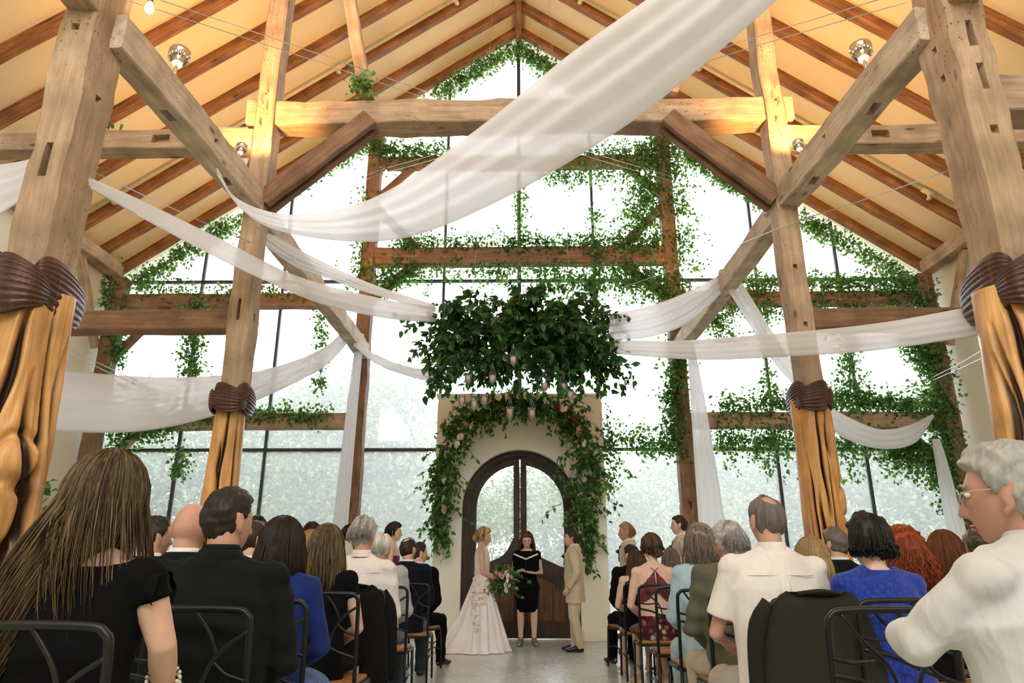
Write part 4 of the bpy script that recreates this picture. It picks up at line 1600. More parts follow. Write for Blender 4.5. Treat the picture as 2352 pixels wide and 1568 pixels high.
# ------------------------------------------------------------------ white drapes
def drape(label, topc, botc, folds=5, amp=0.035, belly=0.12, thick=0.22, n=90, m=26, seed=0, backdrop=0.35, gather=(0.0, 0.0), solid=True):
    """swag between a top edge and a bottom edge, each a list of world points"""
    A = catmull(topc, n)
    B = catmull(botc, n)
    r = np.random.default_rng(seed)
    ph = r.uniform(0, 6, 4)
    t = np.linspace(0, 1, m)
    s = np.linspace(0, 1, n)
    toward = -np.array([0.0, 1.0, 0.25])
    toward /= np.linalg.norm(toward)
    Pf = np.zeros((n, m, 3))
    Wd = np.linalg.norm(B - A, axis=1)
    wmax = np.percentile(Wd, 85)
    for j, tt in enumerate(t):
        base = A * (1 - tt) + B * tt
        fold = np.sin(2 * PI * folds * (tt + 0.05 * np.sin(s * 3 + ph[0])) + ph[1] + 0.8 * np.sin(s * 4 + ph[2]))
        fold2 = np.sin(2 * PI * folds * 0.43 * tt + ph[3] + s * 2.2)
        a = amp * np.minimum(Wd / wmax, 1.0) * np.sin(PI * min(max(tt, 0.04), 0.96)) ** 0.5
        off = belly * np.minimum(Wd / wmax, 1) * math.sin(PI * tt) ** 0.7
        Pf[:, j] = base + toward * (off + a * (0.65 * fold + 0.5 * fold2))[:, None]
    Pb = np.zeros((n, 8, 3))
    for j, tt in enumerate(np.linspace(1, 0, 10)[1:-1]):
        base = A * (1 - tt) + B * tt
        wv = 0.3 * amp * np.sin(2 * PI * 2 * tt + s * 6 + ph[2])
        Pb[:, j] = base - toward * (thick * np.minimum(Wd / wmax, 1) * math.sin(PI * tt) ** 0.7 + wv)[:, None]
    mb = MB()
    mb.grid(np.concatenate([Pf, Pb], axis=1), closed_v=True)
    o = mb.build('white_drape', MT['drape'])
    return tag(o, label, 'drape', None)


def pxy(*pts):
    return [at(u, v, y) for u, v, y in pts]


drape('enormous white swag crossing the nave from the left beam up to the top right', 
      pxy((498, 385, 6.0), (540, 452, 6.15), (640, 490, 6.35), (760, 485, 6.3), (900, 432, 6.0), (1100, 292, 5.2), (1300, 130, 4.3), (1490, -5, 3.6), (1900, -300, 2.7), (2500, -760, 1.9)),
      pxy((503, 410, 6.0), (556, 482, 6.12), (640, 530, 6.3), (800, 554, 6.25), (950, 541, 6.0), (1150, 458, 5.2), (1400, 312, 4.2), (1600, 160, 3.55), (1790, -5, 3.1), (2100, -280, 2.6), (2560, -700, 1.9)), 4, 0.060, 0.16, 0.25, seed=1, n=140)
drape('white swag from the near left column down to the hanging greenery',
      pxy((207, 408, 4.35), (330, 462, 5.1), (500, 545, 6.2), (700, 640, 7.4), (900, 690, 8.9), (1000, 704, 9.9)),
      pxy((212, 436, 4.35), (330, 503, 5.1), (460, 572, 5.8), (600, 641, 6.6), (750, 702, 7.7), (900, 733, 8.9), (1000, 740, 9.9)), 3, 0.025, 0.10, 0.18, seed=2)
drape('thinner sheer swag behind it, from the left middle column to the hanging greenery',
      pxy((612, 528, 7.35), (700, 580, 7.9), (850, 650, 8.9), (1000, 700, 10.0)),
      pxy((612, 566, 7.35), (680, 614, 7.9), (760, 642, 8.4), (850, 674, 8.9), (1000, 716, 10.0)), 4, 0.03, 0.06, 0.12, seed=3)
drape('long white swag from the near right column to the hanging greenery',
      pxy((2262, 698, 4.45), (2000, 744, 5.3), (1750, 768, 6.8), (1550, 782, 8.6), (1400, 780, 10.0)),
      pxy((2264, 768, 4.45), (2000, 806, 5.3), (1800, 819, 6.4), (1600, 826, 8.1), (1400, 812, 10.0)), 4, 0.02, 0.08, 0.16, seed=4)
drape('fanned white swag from the hanging greenery up to the right back beam',
      pxy((1400, 722, 10.0), (1500, 700, 9.9), (1600, 660, 9.6), (1692, 608, 9.2)),
      pxy((1400, 782, 10.0), (1500, 772, 9.9), (1590, 735, 9.6), (1690, 640, 9.2)), 7, 0.04, 0.06, 0.10, seed=5)
drape('white cloth falling from the right back beam to behind the grooved column',
      pxy((1672, 668, 9.2), (1730, 760, 9.5), (1780, 835, 9.8), (1850, 915, 10.2)),
      pxy((1702, 645, 9.2), (1770, 755, 9.5), (1822, 835, 9.8), (1870, 900, 10.2)), 3, 0.02, 0.04, 0.08, seed=6)
drape('small white swag between the grooved column and the right corner post',
      pxy((1870, 905, 10.2), (1930, 948, 10.7), (2020, 985, 11.5), (2090, 975, 12.0), (2142, 950, 12.5)),
      pxy((1862, 930, 10.2), (1930, 1000, 10.7), (2020, 1030, 11.5), (2100, 1018, 12.0), (2146, 958, 12.5)), 3, 0.03, 0.07, 0.10, seed=7)
drape('wide white swag hanging low across the left aisle',
      pxy((808, 738, 11.9), (740, 800, 11.2), (600, 850, 9.8), (400, 866, 8.6), (200, 855, 7.8), (60, 838, 7.2), (-120, 790, 6.8)),
      pxy((818, 765, 11.9), (760, 830, 11.2), (700, 868, 10.6), (550, 935, 9.6), (400, 978, 8.6), (250, 994, 7.9), (60, 980, 7.2), (-120, 930, 6.8)), 6, 0.03, 0.10, 0.12, seed=8)
drape('slim white swag from the left gable post to the hanging greenery',
      pxy((800, 772, 11.9), (860, 812, 11.4), (940, 842, 10.8), (1012, 852, 10.3)),
      pxy((808, 790, 11.9), (865, 836, 11.4), (940, 864, 10.8), (1012, 882, 10.3)), 3, 0.02, 0.04, 0.08, seed=9)
drape('white cloth looped behind the top of the far left column',
      pxy((112, 352, 4.75), (40, 372, 4.6), (-60, 380, 4.4), (-220, 360, 4.2)),
      pxy((100, 390, 4.75), (60, 450, 4.6), (-40, 520, 4.4), (-220, 640, 4.2)), 4, 0.03, 0.06, 0.10, seed=10)
drape('white cloth hanging down left of the far left column',
      pxy((78, 440, 4.8), (40, 520, 4.75), (0, 610, 4.7), (-60, 760, 4.6)),
      pxy((100, 420, 4.8), (75, 520, 4.75), (35, 640, 4.7), (0, 800, 4.6)), 3, 0.03, 0.04, 0.08, seed=11)
drape('short lit tail of white cloth thrown over the beam beside the left middle column',
      pxy((500, 292, 7.25), (545, 292, 7.25), (588, 288, 7.25)),
      pxy((545, 372, 7.2), (558, 385, 7.2), (566, 380, 7.2)), 2, 0.02, 0.03, 0.05, seed=12, n=30)


def hanging(label, x0, x1, y, ztop, zbot=0.01, xt0=None, xt1=None, folds=4, seed=0):
    r = np.random.default_rng(seed)
    n, m = 40, 90
    ph = r.uniform(0, 6, 3)
    P = np.zeros((n, m, 3))
    for i, s in enumerate(np.linspace(0, 1, n)):
        a0 = xt0 + (x0 - xt0) * s ** 0.7
        a1 = xt1 + (x1 - xt1) * s ** 0.7
        z = ztop + (zbot - ztop) * s
        for j in range(m):
            a = 2 * PI * j / m
            u = 0.5 + 0.5 * math.cos(a)
            d = 0.05 * math.sin(a) + 0.016 * (0.4 + s) * math.sin(folds * 2 * PI * u + ph[0] + 0.7 * math.sin(3 * s + ph[1]))
            P[i, j] = (a0 + (a1 - a0) * u, y + d, z)
    mb = MB()
    mb.grid(P, closed_v=True)
    o = mb.build('white_drape', MT['drape'])
    return tag(o, label, 'drape')


hanging('straight white cloth hanging to the floor beside the left gable post', -3.24, -2.93, 12.28, 5.25, xt0=-2.98, xt1=-2.86, seed=1)
hanging('straight white cloth hanging to the floor beside the right gable post', 2.86, 3.42, 11.75, 4.9, xt0=2.93, xt1=3.02, seed=2)
hanging('white cloth hanging in the far right corner by the ivy covered post', 7.15, 7.62, 12.35, 3.3, xt0=7.22, xt1=7.34, seed=3)

# ------------------------------------------------------------------ string lights and wires
def wires(label, pts, sag=0.0, gap=0.09, bulbs=(), n=30, name='string_light', cat='string light'):
    root = thing(name, label, cat)
    P = catmull(pts, n)
    t = np.linspace(0, 1, n)
    P[:, 2] -= sag * 4 * t * (1 - t)
    for dz in ((0, gap) if gap else (0,)):
        w = MB()
        w.tube(P + np.array([0, 0, dz]), 0.0045, 5)
        w.build('wire', MT['wire'], root)
    for f in bulbs:
        i = f * (n - 1)
        a = int(min(i, n - 2))
        c = P[a] + (P[a + 1] - P[a]) * (i - a)
        b = MB()
        b.lathe([(0.012, 0.06), (0.016, 0.03), (0.032, 0.0), (0.036, -0.02), (0.026, -0.045), (0.004, -0.056)], 14, c=tuple(c))
        b.build('bulb', MT['bulb'], root)
        s = MB()
        s.lathe([(0.004, 0.10), (0.017, 0.095), (0.018, 0.05), (0.013, 0.05)], 12, c=tuple(c))
        s.build('socket', MT['iron'], root)
    return root


wires('pair of wires with bulbs from the near left column to the right gable post', pxy((300, 2, 4.35), (800, 165, 6.5), (1110, 272, 8.2), (1340, 356, 10.0), (1560, 420, 12.7)), 0, 0.10, (0.015, 0.36, 0.86))
wires('pair of wires with a bulb from the near right column to the left gable post', pxy((2080, 5, 4.35), (1600, 150, 6.3), (1270, 280, 8.4), (1000, 365, 10.6), (880, 398, 12.0), (834, 415, 12.7)), 0, 0.10, (0.90,))
wires('twin wires below the left wall swag', pxy((120, 795, 6.8), (200, 832, 7.3), (265, 862, 7.8), (440, 940, 9.5)), 0, 0.05, (), name='wire_pair', cat='wire')
wires('twin wires slanting from the near right column to the corner post', pxy((2262, 820, 4.45), (2200, 848, 7.5), (2142, 873, 12.6)), 0, 0.05, (), name='wire_pair', cat='wire')
wires('single thin wire from the right beam down across the right middle column', pxy((2200, 385, 4.5), (1980, 460, 5.8), (1800, 520, 6.85), (1600, 600, 10.0), (1430, 660, 12.6)), 0, 0, (), name='wire', cat='wire')
wires('single thin wire crossing the left middle column', pxy((215, 395, 4.5), (400, 480, 5.8), (560, 550, 6.8), (850, 670, 10.0)), 0, 0, (), name='wire', cat='wire')
# ------------------------------------------------------------------ chairs
def make_chair():
    """metal chair with a branch-pattern back, faces +y, origin under the seat centre"""
    root = thing('banquet_chair', 'chair', 'chair')
    W, D, SZ, H = 0.215, 0.20, 0.455, 0.97
    q = MB()
    rr = 0.05
    pts = [(-W, -D, SZ), (-W, -D - 0.015, 0.75), (-W, -D - 0.03, H - rr), (-W + 0.015, -D - 0.032, H - 0.015), (-W + rr, -D - 0.033, H), (0, -D - 0.035, H + 0.004),
           (W - rr, -D - 0.033, H), (W - 0.015, -D - 0.032, H - 0.015), (W, -D - 0.03, H - rr), (W, -D - 0.015, 0.75), (W, -D, SZ)]
    q.tube(catmull(pts, 120), (0.0125), 10)
    q.build('back_frame', MT['chair'], root)

    def branch(p, rad=0.0075):
        b = MB()
        P = [(x, -D - 0.012 - 0.022 * (z - SZ) / 0.5, z) for x, z in p]
        b.tube(catmull(P, 22), list(np.linspace(rad, rad * 0.85, 22)), 8)
        b.build('branch_bar', MT['chair'], root)
    branch([(-W, 0.765), (-0.10, 0.74), (0.04, 0.68), (0.13, 0.64), (W, 0.615)], 0.0095)
    branch([(-0.17, H - 0.01), (-0.11, 0.88), (-0.03, 0.80), (0.0, 0.72), (0.02, 0.69)])
    branch([(-W, 0.82), (-0.15, 0.805), (-0.07, 0.81)])
    branch([(W, 0.90), (0.14, 0.85), (0.09, 0.79), (0.05, 0.68)], 0.008)
    branch([(0.02, H), (0.08, 0.89), (0.11, 0.82)])
    branch([(W, 0.74), (0.15, 0.76), (0.10, 0.80)])
    s = MB()
    s.box((0, 0.0, SZ + 0.012), (2 * W - 0.01, 2 * D + 0.01, 0.026), ch=0.010)
    s.build('seat', MT['seat_wood'], root, True, sharp=40)
    f = MB()
    for x in (-W, W):
        f.box((x, 0, SZ - 0.012), (0.022, 2 * D, 0.022))
    for y in (-D, D):
        f.box((0, y, SZ - 0.012), (2 * W, 0.022, 0.022))
    f.build('seat_frame', MT['chair'], root)
    for x in (-W, W):
        for y in (-D, D):
            g = MB()
            g.tube([(x, y, SZ), (x * 1.02, y * 1.08, 0.2), (x * 1.03, y * 1.14, 0.0)], [0.013, 0.0125, 0.011], 8)
            g.build('leg', MT['chair'], root)
    for x in (-W, W):
        g = MB()
        g.tube([(x * 1.02, -D * 1.07, 0.22), (x * 1.02, 0, 0.25), (x * 1.02, D * 1.07, 0.22)], 0.008, 8)
        g.build('stretcher', MT['chair'], root)
    g = MB()
    g.tube(catmull([(W * 1.0, D * 0.98, SZ - 0.03), (W * 1.0, D * 0.6, 0.33), (W * 1.0, 0.0, 0.29), (W * 1.0, -D * 0.6, 0.33), (W * 1.0, -D * 0.98, SZ - 0.03)], 16), 0.006, 6)
    g.build('side_curve', MT['chair'], root)
    return root


_chair0 = [None]


def chair(x, yback, label, rz=0.0):
    if _chair0[0] is None:
        _chair0[0] = make_chair()
        o = _chair0[0]
    else:
        o = copy_tree(_chair0[0])
    o.location = (x, yback + 0.235, 0)
    o.rotation_euler = (0, 0, rz)
    return tag(o, label, 'chair', 'black metal chairs of the wedding guests')


# ------------------------------------------------------------------ people
def remesh(mb, name, mats, parent, voxel=0.011, smooth=2, folds=0.0, fscale=9.0, seed=0, post=None):
    me = bpy.data.meshes.new('tmp')
    me.from_pydata(mb.verts().tolist(), [], mb.f)
    o = bpy.data.objects.new('tmp', me)
    COL.objects.link(o)
    md = o.modifiers.new('r', 'REMESH')
    md.mode = 'VOXEL'
    md.voxel_size = voxel
    if smooth:
        sm = o.modifiers.new('s', 'SMOOTH')
        sm.factor = 0.5
        sm.iterations = smooth
    dg = bpy.context.evaluated_depsgraph_get()
    ev = o.evaluated_get(dg)
    out = bpy.data.meshes.new_from_object(ev, depsgraph=dg)
    bpy.data.objects.remove(o)
    bpy.data.meshes.remove(me)
    out.name = name
    n = len(out.vertices)
    if folds or post:
        V = np.zeros(n * 3)
        out.vertices.foreach_get('co', V)
        V = V.reshape(-1, 3)
        if folds:
            N = np.zeros(n * 3)
            out.vertex_normals.foreach_get('vector', N)
            N = N.reshape(-1, 3)
            r = np.random.default_rng(seed)
            d = np.zeros(n)
            for k in range(5):
                kv = r.normal(size=3) * np.array([0.7, 0.7, 1.3]) * fscale * (1 + 0.5 * k)
                w = 0.9 * np.sin(V @ (r.normal(size=3) * fscale * 0.5) + r.uniform(0, 6))
                d += (1 - 2 * np.abs(np.sin(0.5 * (V @ kv) + w + r.uniform(0, 6)))) / (1 + 0.6 * k)
            V = V + N * (d * folds)[:, None]
        if post:
            V = post(V)
        out.vertices.foreach_set('co', V.reshape(-1))
    out.materials.clear()
    for m in (mats if isinstance(mats, (list, tuple)) else [mats]):
        out.materials.append(m)
    out.polygons.foreach_set('use_smooth', [True] * len(out.polygons))
    out.update()
    return link(name, out, parent)


def head_pts(d, jaw=1.0):
    x, y, z = d[..., 0], d[..., 1], d[..., 2]
    t = np.clip(-z, 0, 1)
    X = x * 0.0765 * (1 - 0.30 * jaw * t ** 1.5)
    Y = np.where(y > 0, y * 0.090, y * 0.102 * (1 - 0.34 * t ** 1.3))
    Z = z * 0.117
    f = (y > 0)
    Y = Y + np.where(f, 0.010 * sstep(0.4, 0.9, t), 0)
    tip = np.clip((0.016 - Z) / 0.052, 0, 1) * (1 - sstep(-0.038, -0.050, Z) if False else sstep(-0.052, -0.040, Z))
    Y = Y + f * 0.030 * np.exp(-(X / (0.010 + 0.006 * np.clip(-Z / 0.04, 0, 1))) ** 2) * tip
    Y = Y - f * 0.009 * np.exp(-((np.abs(X) - 0.031) / 0.014) ** 2 - ((Z - 0.006) / 0.012) ** 2)
    Y = Y + f * 0.005 * np.exp(-((Z - 0.028) / 0.009) ** 2 - (X / 0.045) ** 2)
    Y = Y + f * 0.007 * np.exp(-(X / 0.022) ** 2) * (np.exp(-((Z + 0.062) / 0.006) ** 2) + np.exp(-((Z + 0.074) / 0.007) ** 2))
    Y = Y + f * 0.010 * np.exp(-(X / 0.024) ** 2 - ((Z + 0.100) / 0.014) ** 2)
    return np.stack([X, Y, Z], axis=-1)


def sph_dirs(nv, nu):
    th = np.linspace(0.02, PI - 0.02, nv)
    ph = 2 * PI * np.arange(nu) / nu
    T, Pp = np.meshgrid(th, ph, indexing='ij')
    return np.stack([np.sin(T) * np.sin(Pp), np.sin(T) * np.cos(Pp), np.cos(T)], axis=-1)


def head_mb(jaw=1.0, ears=True, ear_size=1.0):
    mb = MB()
    d = sph_dirs(56, 72)
    b = mb.n
    mb.grid(head_pts(d, jaw), closed_v=True)
    mb.f.append(tuple(b + j for j in range(72)))
    k = b + 55 * 72
    mb.f.append(tuple(k + j for j in range(71, -1, -1)))
    mb.m.extend([0, 0])
    if ears:
        for s in (-1, 1):
            Mx = Euler((R(-10), R(s * 8), R(s * -22))).to_matrix()
            mb.ell((s * 0.079, -0.010, -0.008), (0.008, 0.017 * ear_size, 0.030 * ear_size), 12, 10, Mx)
            rim = []
            for t in np.linspace(R(-70), R(200), 12):
                v = Mx @ Vector((s * 0.006, -0.019 * math.cos(t - 1.2) * ear_size, 0.033 * math.sin(t) * ear_size))
                rim.append((s * 0.081 + v.x, -0.010 + v.y, -0.006 + v.z))
            mb.tube(rim, 0.0055, 6)
            mb.ell((s * 0.079, 0.0, -0.040 * ear_size), (0.006, 0.009, 0.010), 8, 6)
    return mb


def hair_cap(thick, line=None, crown=None, noise=0.004, seed=0, nv=46, nu=64, part=None, flat=0.0):
    """shell on the scalp; line: z of the hairline as a function of y (-1 back .. 1 front)"""
    ly = [-1, -0.5, -0.15, 0.12, 0.34, 0.55, 0.8, 1]
    lz = line or [-0.62, -0.55, -0.30, -0.05, 0.22, 0.48, 0.56, 0.58]
    d = sph_dirs(nv, nu)
    z0 = np.interp(d[..., 1] / np.maximum(np.hypot(d[..., 0], d[..., 1]), 1e-6) * np.ones_like(d[..., 0]), ly, lz)
    m = sstep(-0.04, 0.05, d[..., 2] - z0)
    # ear cut-out
    ear = np.exp(-(((d[..., 1] + 0.06) / 0.20) ** 2 + ((d[..., 2] + 0.02) / 0.24) ** 2)) * (np.abs(d[..., 0]) > 0.6)
    if crown:
        cy, cz, rad = crown
        c = np.array([0, cy, cz])
        c = c / np.linalg.norm(c)
        ang = np.arccos(np.clip(d @ c, -1, 1))
        m = m * sstep(rad * 0.75, rad * 1.15, ang)
    th = thick * (0.55 + 0.45 * sstep(-0.3, 0.6, d[..., 2])) * (1 - 0.75 * ear)
    P = head_pts(d)
    dn = d * np.array([0.8, 1.0, 1.0])
    nz = wob(d * 1.0, noise, 5.0, seed, 4)[..., 0] + 0.6 * wob(d * np.array([1, 1, 0.5]), noise, 22.0, seed + 3, 2)[..., 1]
    off = m * (th + nz) - (1 - m) * 0.020
    # forget the face bumps under hair
    P = P + d * off[..., None]
    if part is not None:
        g = np.exp(-((P[..., 0] - part) / 0.006) ** 2) * (d[..., 2] > 0.55) * (d[..., 1] > -0.3)
        P[..., 2] -= 0.006 * g
    mb = MB()
    b = mb.n
    mb.grid(P, closed_v=True)
    mb.f.append(tuple(b + j for j in range(nu)))
    k = b + (nv - 1) * nu
    mb.f.append(tuple(k + j for j in range(nu - 1, -1, -1)))
    mb.m.extend([0, 0])
    return mb


def locks(mb, n, zend, width=0.012, wave=0.0, wfreq=30.0, face_gap=62, drift=(0, 0), seed=0, spread=1.0, back_len=None, lift=0.012, p1=(92, 118), jit=0.03, curl_in=0.0, front_short=None, flat=0.45):
    """strands from the crown over the scalp and down; zend = lower end in head space (negative)"""
    r = np.random.default_rng(seed)
    for k in range(n):
        a = r.uniform(R(face_gap), R(360 - face_gap))           # 0 = front (+y)
        p_a, p_b = r.uniform(R(4), R(40)), R(r.uniform(*p1))
        m1 = 9
        th = np.linspace(p_a, p_b, m1)
        dirs = np.stack([np.sin(th) * math.sin(a), np.sin(th) * math.cos(a), np.cos(th)], axis=-1)
        base = head_pts(dirs) + dirs * (lift + r.uniform(0.0, 0.010))
        end = zend + r.normal() * jit
        if front_short is not None:
            fr = max(0.0, math.cos(a))
            end = end * (1 - fr) + front_short * fr
        last = base[-1]
        L = max(last[2] - end, 0.01)
        m2 = 14
        t = np.linspace(0, 1, m2 + 1)[1:]
        rad = np.array([math.sin(a), math.cos(a), 0])
        fall = last + np.outer(t * L, np.array([0, 0, -1.0])) + np.outer(np.sin(t * PI * 0.9) * 0.02 * spread, rad) - np.outer(curl_in * t ** 2.5, rad)
        fall[:, 0] += drift[0] * t ** 1.2 * L
        fall[:, 1] += drift[1] * t ** 1.2 * L
        if wave:
            ph = r.uniform(0, 6)
            amp = wave * np.minimum(t * 1.6, 1)
            fall[:, 0] += amp * np.sin(t * L * wfreq + ph)
            fall[:, 1] += amp * np.cos(t * L * wfreq * 0.9 + ph * 1.7)
        P = np.vstack([base, fall])
        w = width * r.uniform(0.7, 1.25)
        ww = np.concatenate([np.linspace(0.6, 1, m1), np.linspace(1, 0.35, m2)]) * w
        mb.tube(P[::1] if n < 60 else P[np.r_[0:9:2, 9:23:2, 22]], [(q, q * flat) for q in (ww if n < 60 else ww[np.r_[0:9:2, 9:23:2, 22]])], 5)


def bun(mb, c, rad, seed=0, coils=9):
    r = np.random.default_rng(seed)
    for k in range(coils):
        ax = Euler((r.uniform(0, 6), r.uniform(0, 6), r.uniform(0, 6))).to_matrix()
        ring = []
        for t in np.linspace(0, 2 * PI, 20, endpoint=False):
            v = ax @ Vector((rad * 0.72 * math.cos(t), rad * 0.72 * math.sin(t), rad * 0.25 * math.sin(2 * t)))
            ring.append((c[0] + v.x, c[1] + v.y, c[2] + v.z))
        mb.tube(ring, rad * 0.30, 7, closed=True)
    mb.ell(c, (rad * 0.85,) * 3, 12, 8)


def hand(mb, wrist, fdir, pnorm, side, curl=0.5, s=1.0, spread=0.0):
    w = np.array(wrist, float)
    f = np.array(fdir, float)
    f /= np.linalg.norm(f)
    p = np.array(pnorm, float)
    p -= f * f.dot(p)
    p /= np.linalg.norm(p)
    l = np.cross(f, p) * side
    mb.tube([w - f * 0.02 * s, w + f * 0.02 * s, w + f * 0.055 * s, w + f * 0.092 * s],
            [(0.026 * s, 0.020 * s), (0.034 * s, 0.018 * s), (0.040 * s, 0.016 * s), (0.037 * s, 0.012 * s)], 12, ref=l)
    for k, ln in enumerate((0.072, 0.080, 0.074, 0.058)):
        o = (-0.030 + 0.0205 * k) * s
        b = w + f * (0.086 - 0.006 * abs(k - 1.3)) * s + l * o
        d = f + l * (spread * (k - 1.5) * 0.12)
        d /= np.linalg.norm(d)
        ang = 0.0
        pts = [b - d * 0.02 * s, b]
        q = b
        for j, fr in enumerate((0.45, 0.32, 0.23)):
            ang += curl * (0.55, 0.95, 0.6)[j] * (1 + 0.06 * k)
            dd = d * math.cos(ang) + p * math.sin(ang)
            q = q + dd * ln * fr * s
            pts.append(q)
        mb.tube(pts, [0.0085 * s, 0.0088 * s, 0.0082 * s, 0.0074 * s, 0.0060 * s], 8)
    b = w + f * 0.022 * s - l * 0.026 * s
    d1 = f * 0.62 - l * 0.70 + p * 0.35
    d2 = f * 0.85 - l * 0.25 + p * 0.5
    pts = [b, b + d1 * 0.038 * s, b + d1 * 0.038 * s + d2 * 0.032 * s, b + d1 * 0.038 * s + d2 * 0.055 * s]
    mb.tube(pts, [0.013 * s, 0.011 * s, 0.010 * s, 0.007 * s], 8)


SKIN = {}


def skin(tone):
    if tone not in SKIN:
        c = {'light': (0.60, 0.37, 0.27), 'fair': (0.68, 0.45, 0.35), 'tan': (0.50, 0.27, 0.17), 'red': (0.52, 0.285, 0.205)}[tone]
        SKIN[tone] = m_plain('skin_' + tone, c, 0.55, 0.3, 0, 0.08, 12, 0.08, 90, Subsurface_Weight=0.08, Subsurface_Scale=0.015)
    return SKIN[tone]


HAIR = {}


def hair_mat(key):
    if key not in HAIR:
        lo, hi = {
            'black': ((0.008, 0.007, 0.006), (0.03, 0.024, 0.02)), 'dark': ((0.010, 0.006, 0.004), (0.045, 0.026, 0.016)),
            'brown': ((0.03, 0.016, 0.008), (0.15, 0.085, 0.042)), 'blonde': ((0.20, 0.12, 0.045), (0.55, 0.38, 0.18)),
            'highlight': ((0.020, 0.011, 0.006), (0.30, 0.195, 0.09)), 'red': ((0.13, 0.018, 0.005), (0.40, 0.085, 0.018)),
            'auburn': ((0.10, 0.028, 0.010), (0.28, 0.10, 0.036)), 'chestnut': ((0.045, 0.014, 0.007), (0.19, 0.07, 0.03)), 'grey': ((0.22, 0.20, 0.185), (0.52, 0.49, 0.46)),
            'darkgrey': ((0.035, 0.03, 0.026), (0.20, 0.17, 0.15)), 'silver': ((0.24, 0.23, 0.215), (0.56, 0.54, 0.51)), 'white': ((0.45, 0.43, 0.39), (0.80, 0.78, 0.73)), 'sandy': ((0.22, 0.12, 0.05), (0.46, 0.30, 0.15)),
            'greybrown': ((0.06, 0.045, 0.035), (0.36, 0.29, 0.23))}[key]
        k = NT('hair_' + key)
        geo = k.n('ShaderNodeNewGeometry')
        n = k.noise(k.coord('Object', (60, 60, 7)), 1.0, 3)
        nd = k.n('ShaderNodeMath', operation='ADD')
        isl = k.n('ShaderNodeMath', operation='MULTIPLY')
        k.l(geo.outputs['Random Per Island'], isl.inputs[0])
        isl.inputs[1].default_value = 0.75
        k.l(isl.outputs[0], nd.inputs[0])
        k.l(n, nd.inputs[1])
        md = k.n('ShaderNodeMath', operation='MULTIPLY')
        k.l(nd.outputs[0], md.inputs[0])
        md.inputs[1].default_value = 0.5
        mid = tuple((a * 0.65 + b * 0.35) for a, b in zip(lo, hi))
        col = k.ramp(md.outputs[0], [(0.25, lo), (0.5, mid), (0.78, hi)])
        HAIR[key] = k.done(k.bsdf(col, 0.50, 0.25, k.bump(n, 0.5, 0.01)))
    return HAIR[key]


CL = {}


def cloth(name, c, **kw):
    if name not in CL:
        CL[name] = m_cloth(name, c, **kw)
    return CL[name]


def m_lace(name, c, c2, scale=55.0):
    k = NT(name)
    v = k.coord('Object')
    vo = k.n('ShaderNodeTexVoronoi')
    vo.feature = 'DISTANCE_TO_EDGE'
    vo.inputs['Scale'].default_value = scale
    k.l(v, vo.inputs['Vector'])
    n = k.noise(v, scale * 0.6, 3)
    f = k.mix(0.35, vo.outputs['Distance'], n)
    col = k.ramp(f, [(0.12, c2), (0.32, c)])
    return k.done(k.bsdf(col, 0.8, 0.2, k.bump(f, 0.6, 0.01), Sheen_Weight=0.2))


def m_floral(name):
    k = NT(name)
    v = k.coord('Object')
    n1 = k.noise(v, 5.0, 3, 0.5, 0.7)
    vo = k.n('ShaderNodeTexVoronoi')
    vo.inputs['Scale'].default_value = 15.0
    k.l(v, vo.inputs['Vector'])
    sp = k.ramp(vo.outputs['Distance'], [(0.28, (1, 1, 1)), (0.46, (0, 0, 0))])
    sep = k.n('ShaderNodeSeparateColor')
    k.l(vo.outputs['Color'], sep.inputs[0])
    fl = k.ramp(sep.outputs[0], [(0.15, (0.65, 0.22, 0.05)), (0.35, (0.75, 0.45, 0.32)), (0.55, (0.70, 0.55, 0.18)), (0.75, (0.10, 0.16, 0.06)), (0.9, (0.72, 0.60, 0.48))])
    petal = k.ramp(vo.outputs['Distance'], [(0.0, (0.45, 0.3, 0.2)), (0.15, (1, 1, 1)), (0.3, (0.7, 0.6, 0.6))])
    fl = k.mix(0.8, fl, petal, 'MULTIPLY')
    base = k.ramp(n1, [(0.4, (0.035, 0.006, 0.012)), (0.6, (0.085, 0.008, 0.022))])
    msk = k.mix(1.0, sp, k.ramp(n1, [(0.30, (1, 1, 1)), (0.62, (0.1, 0.1, 0.1))]), 'MULTIPLY')
    return k.done(k.bsdf(k.mix(msk, base, fl), 0.75, 0.2))


# torso sections in units of k above the hip plane: (z, half width, half depth, y)
TORSO = [(-0.03, 0.165, 0.125, 0.0), (0.04, 0.178, 0.130, 0.0), (0.12, 0.170, 0.120, 0.0), (0.22, 0.148, 0.105, 0.0), (0.34, 0.156, 0.110, 0.004), (0.45, 0.168, 0.112, 0.004), (0.52, 0.166, 0.098, 0.0), (0.57, 0.135, 0.080, -0.006), (0.605, 0.085, 0.066, -0.010)]
TORSO_M = [(-0.03, 0.168, 0.125, 0.0), (0.04, 0.172, 0.128, 0.0), (0.12, 0.170, 0.122, 0.0), (0.22, 0.165, 0.118, 0.0), (0.34, 0.175, 0.120, 0.004), (0.45, 0.186, 0.120, 0.004), (0.52, 0.185, 0.104, 0.0), (0.57, 0.150, 0.084, -0.006), (0.605, 0.092, 0.070, -0.010)]


TORSO = [(f * 1.075, a, b, c) for f, a, b, c in TORSO]
TORSO_M = [(f * 1.075, a, b, c) for f, a, b, c in TORSO_M]
KF = 1.075


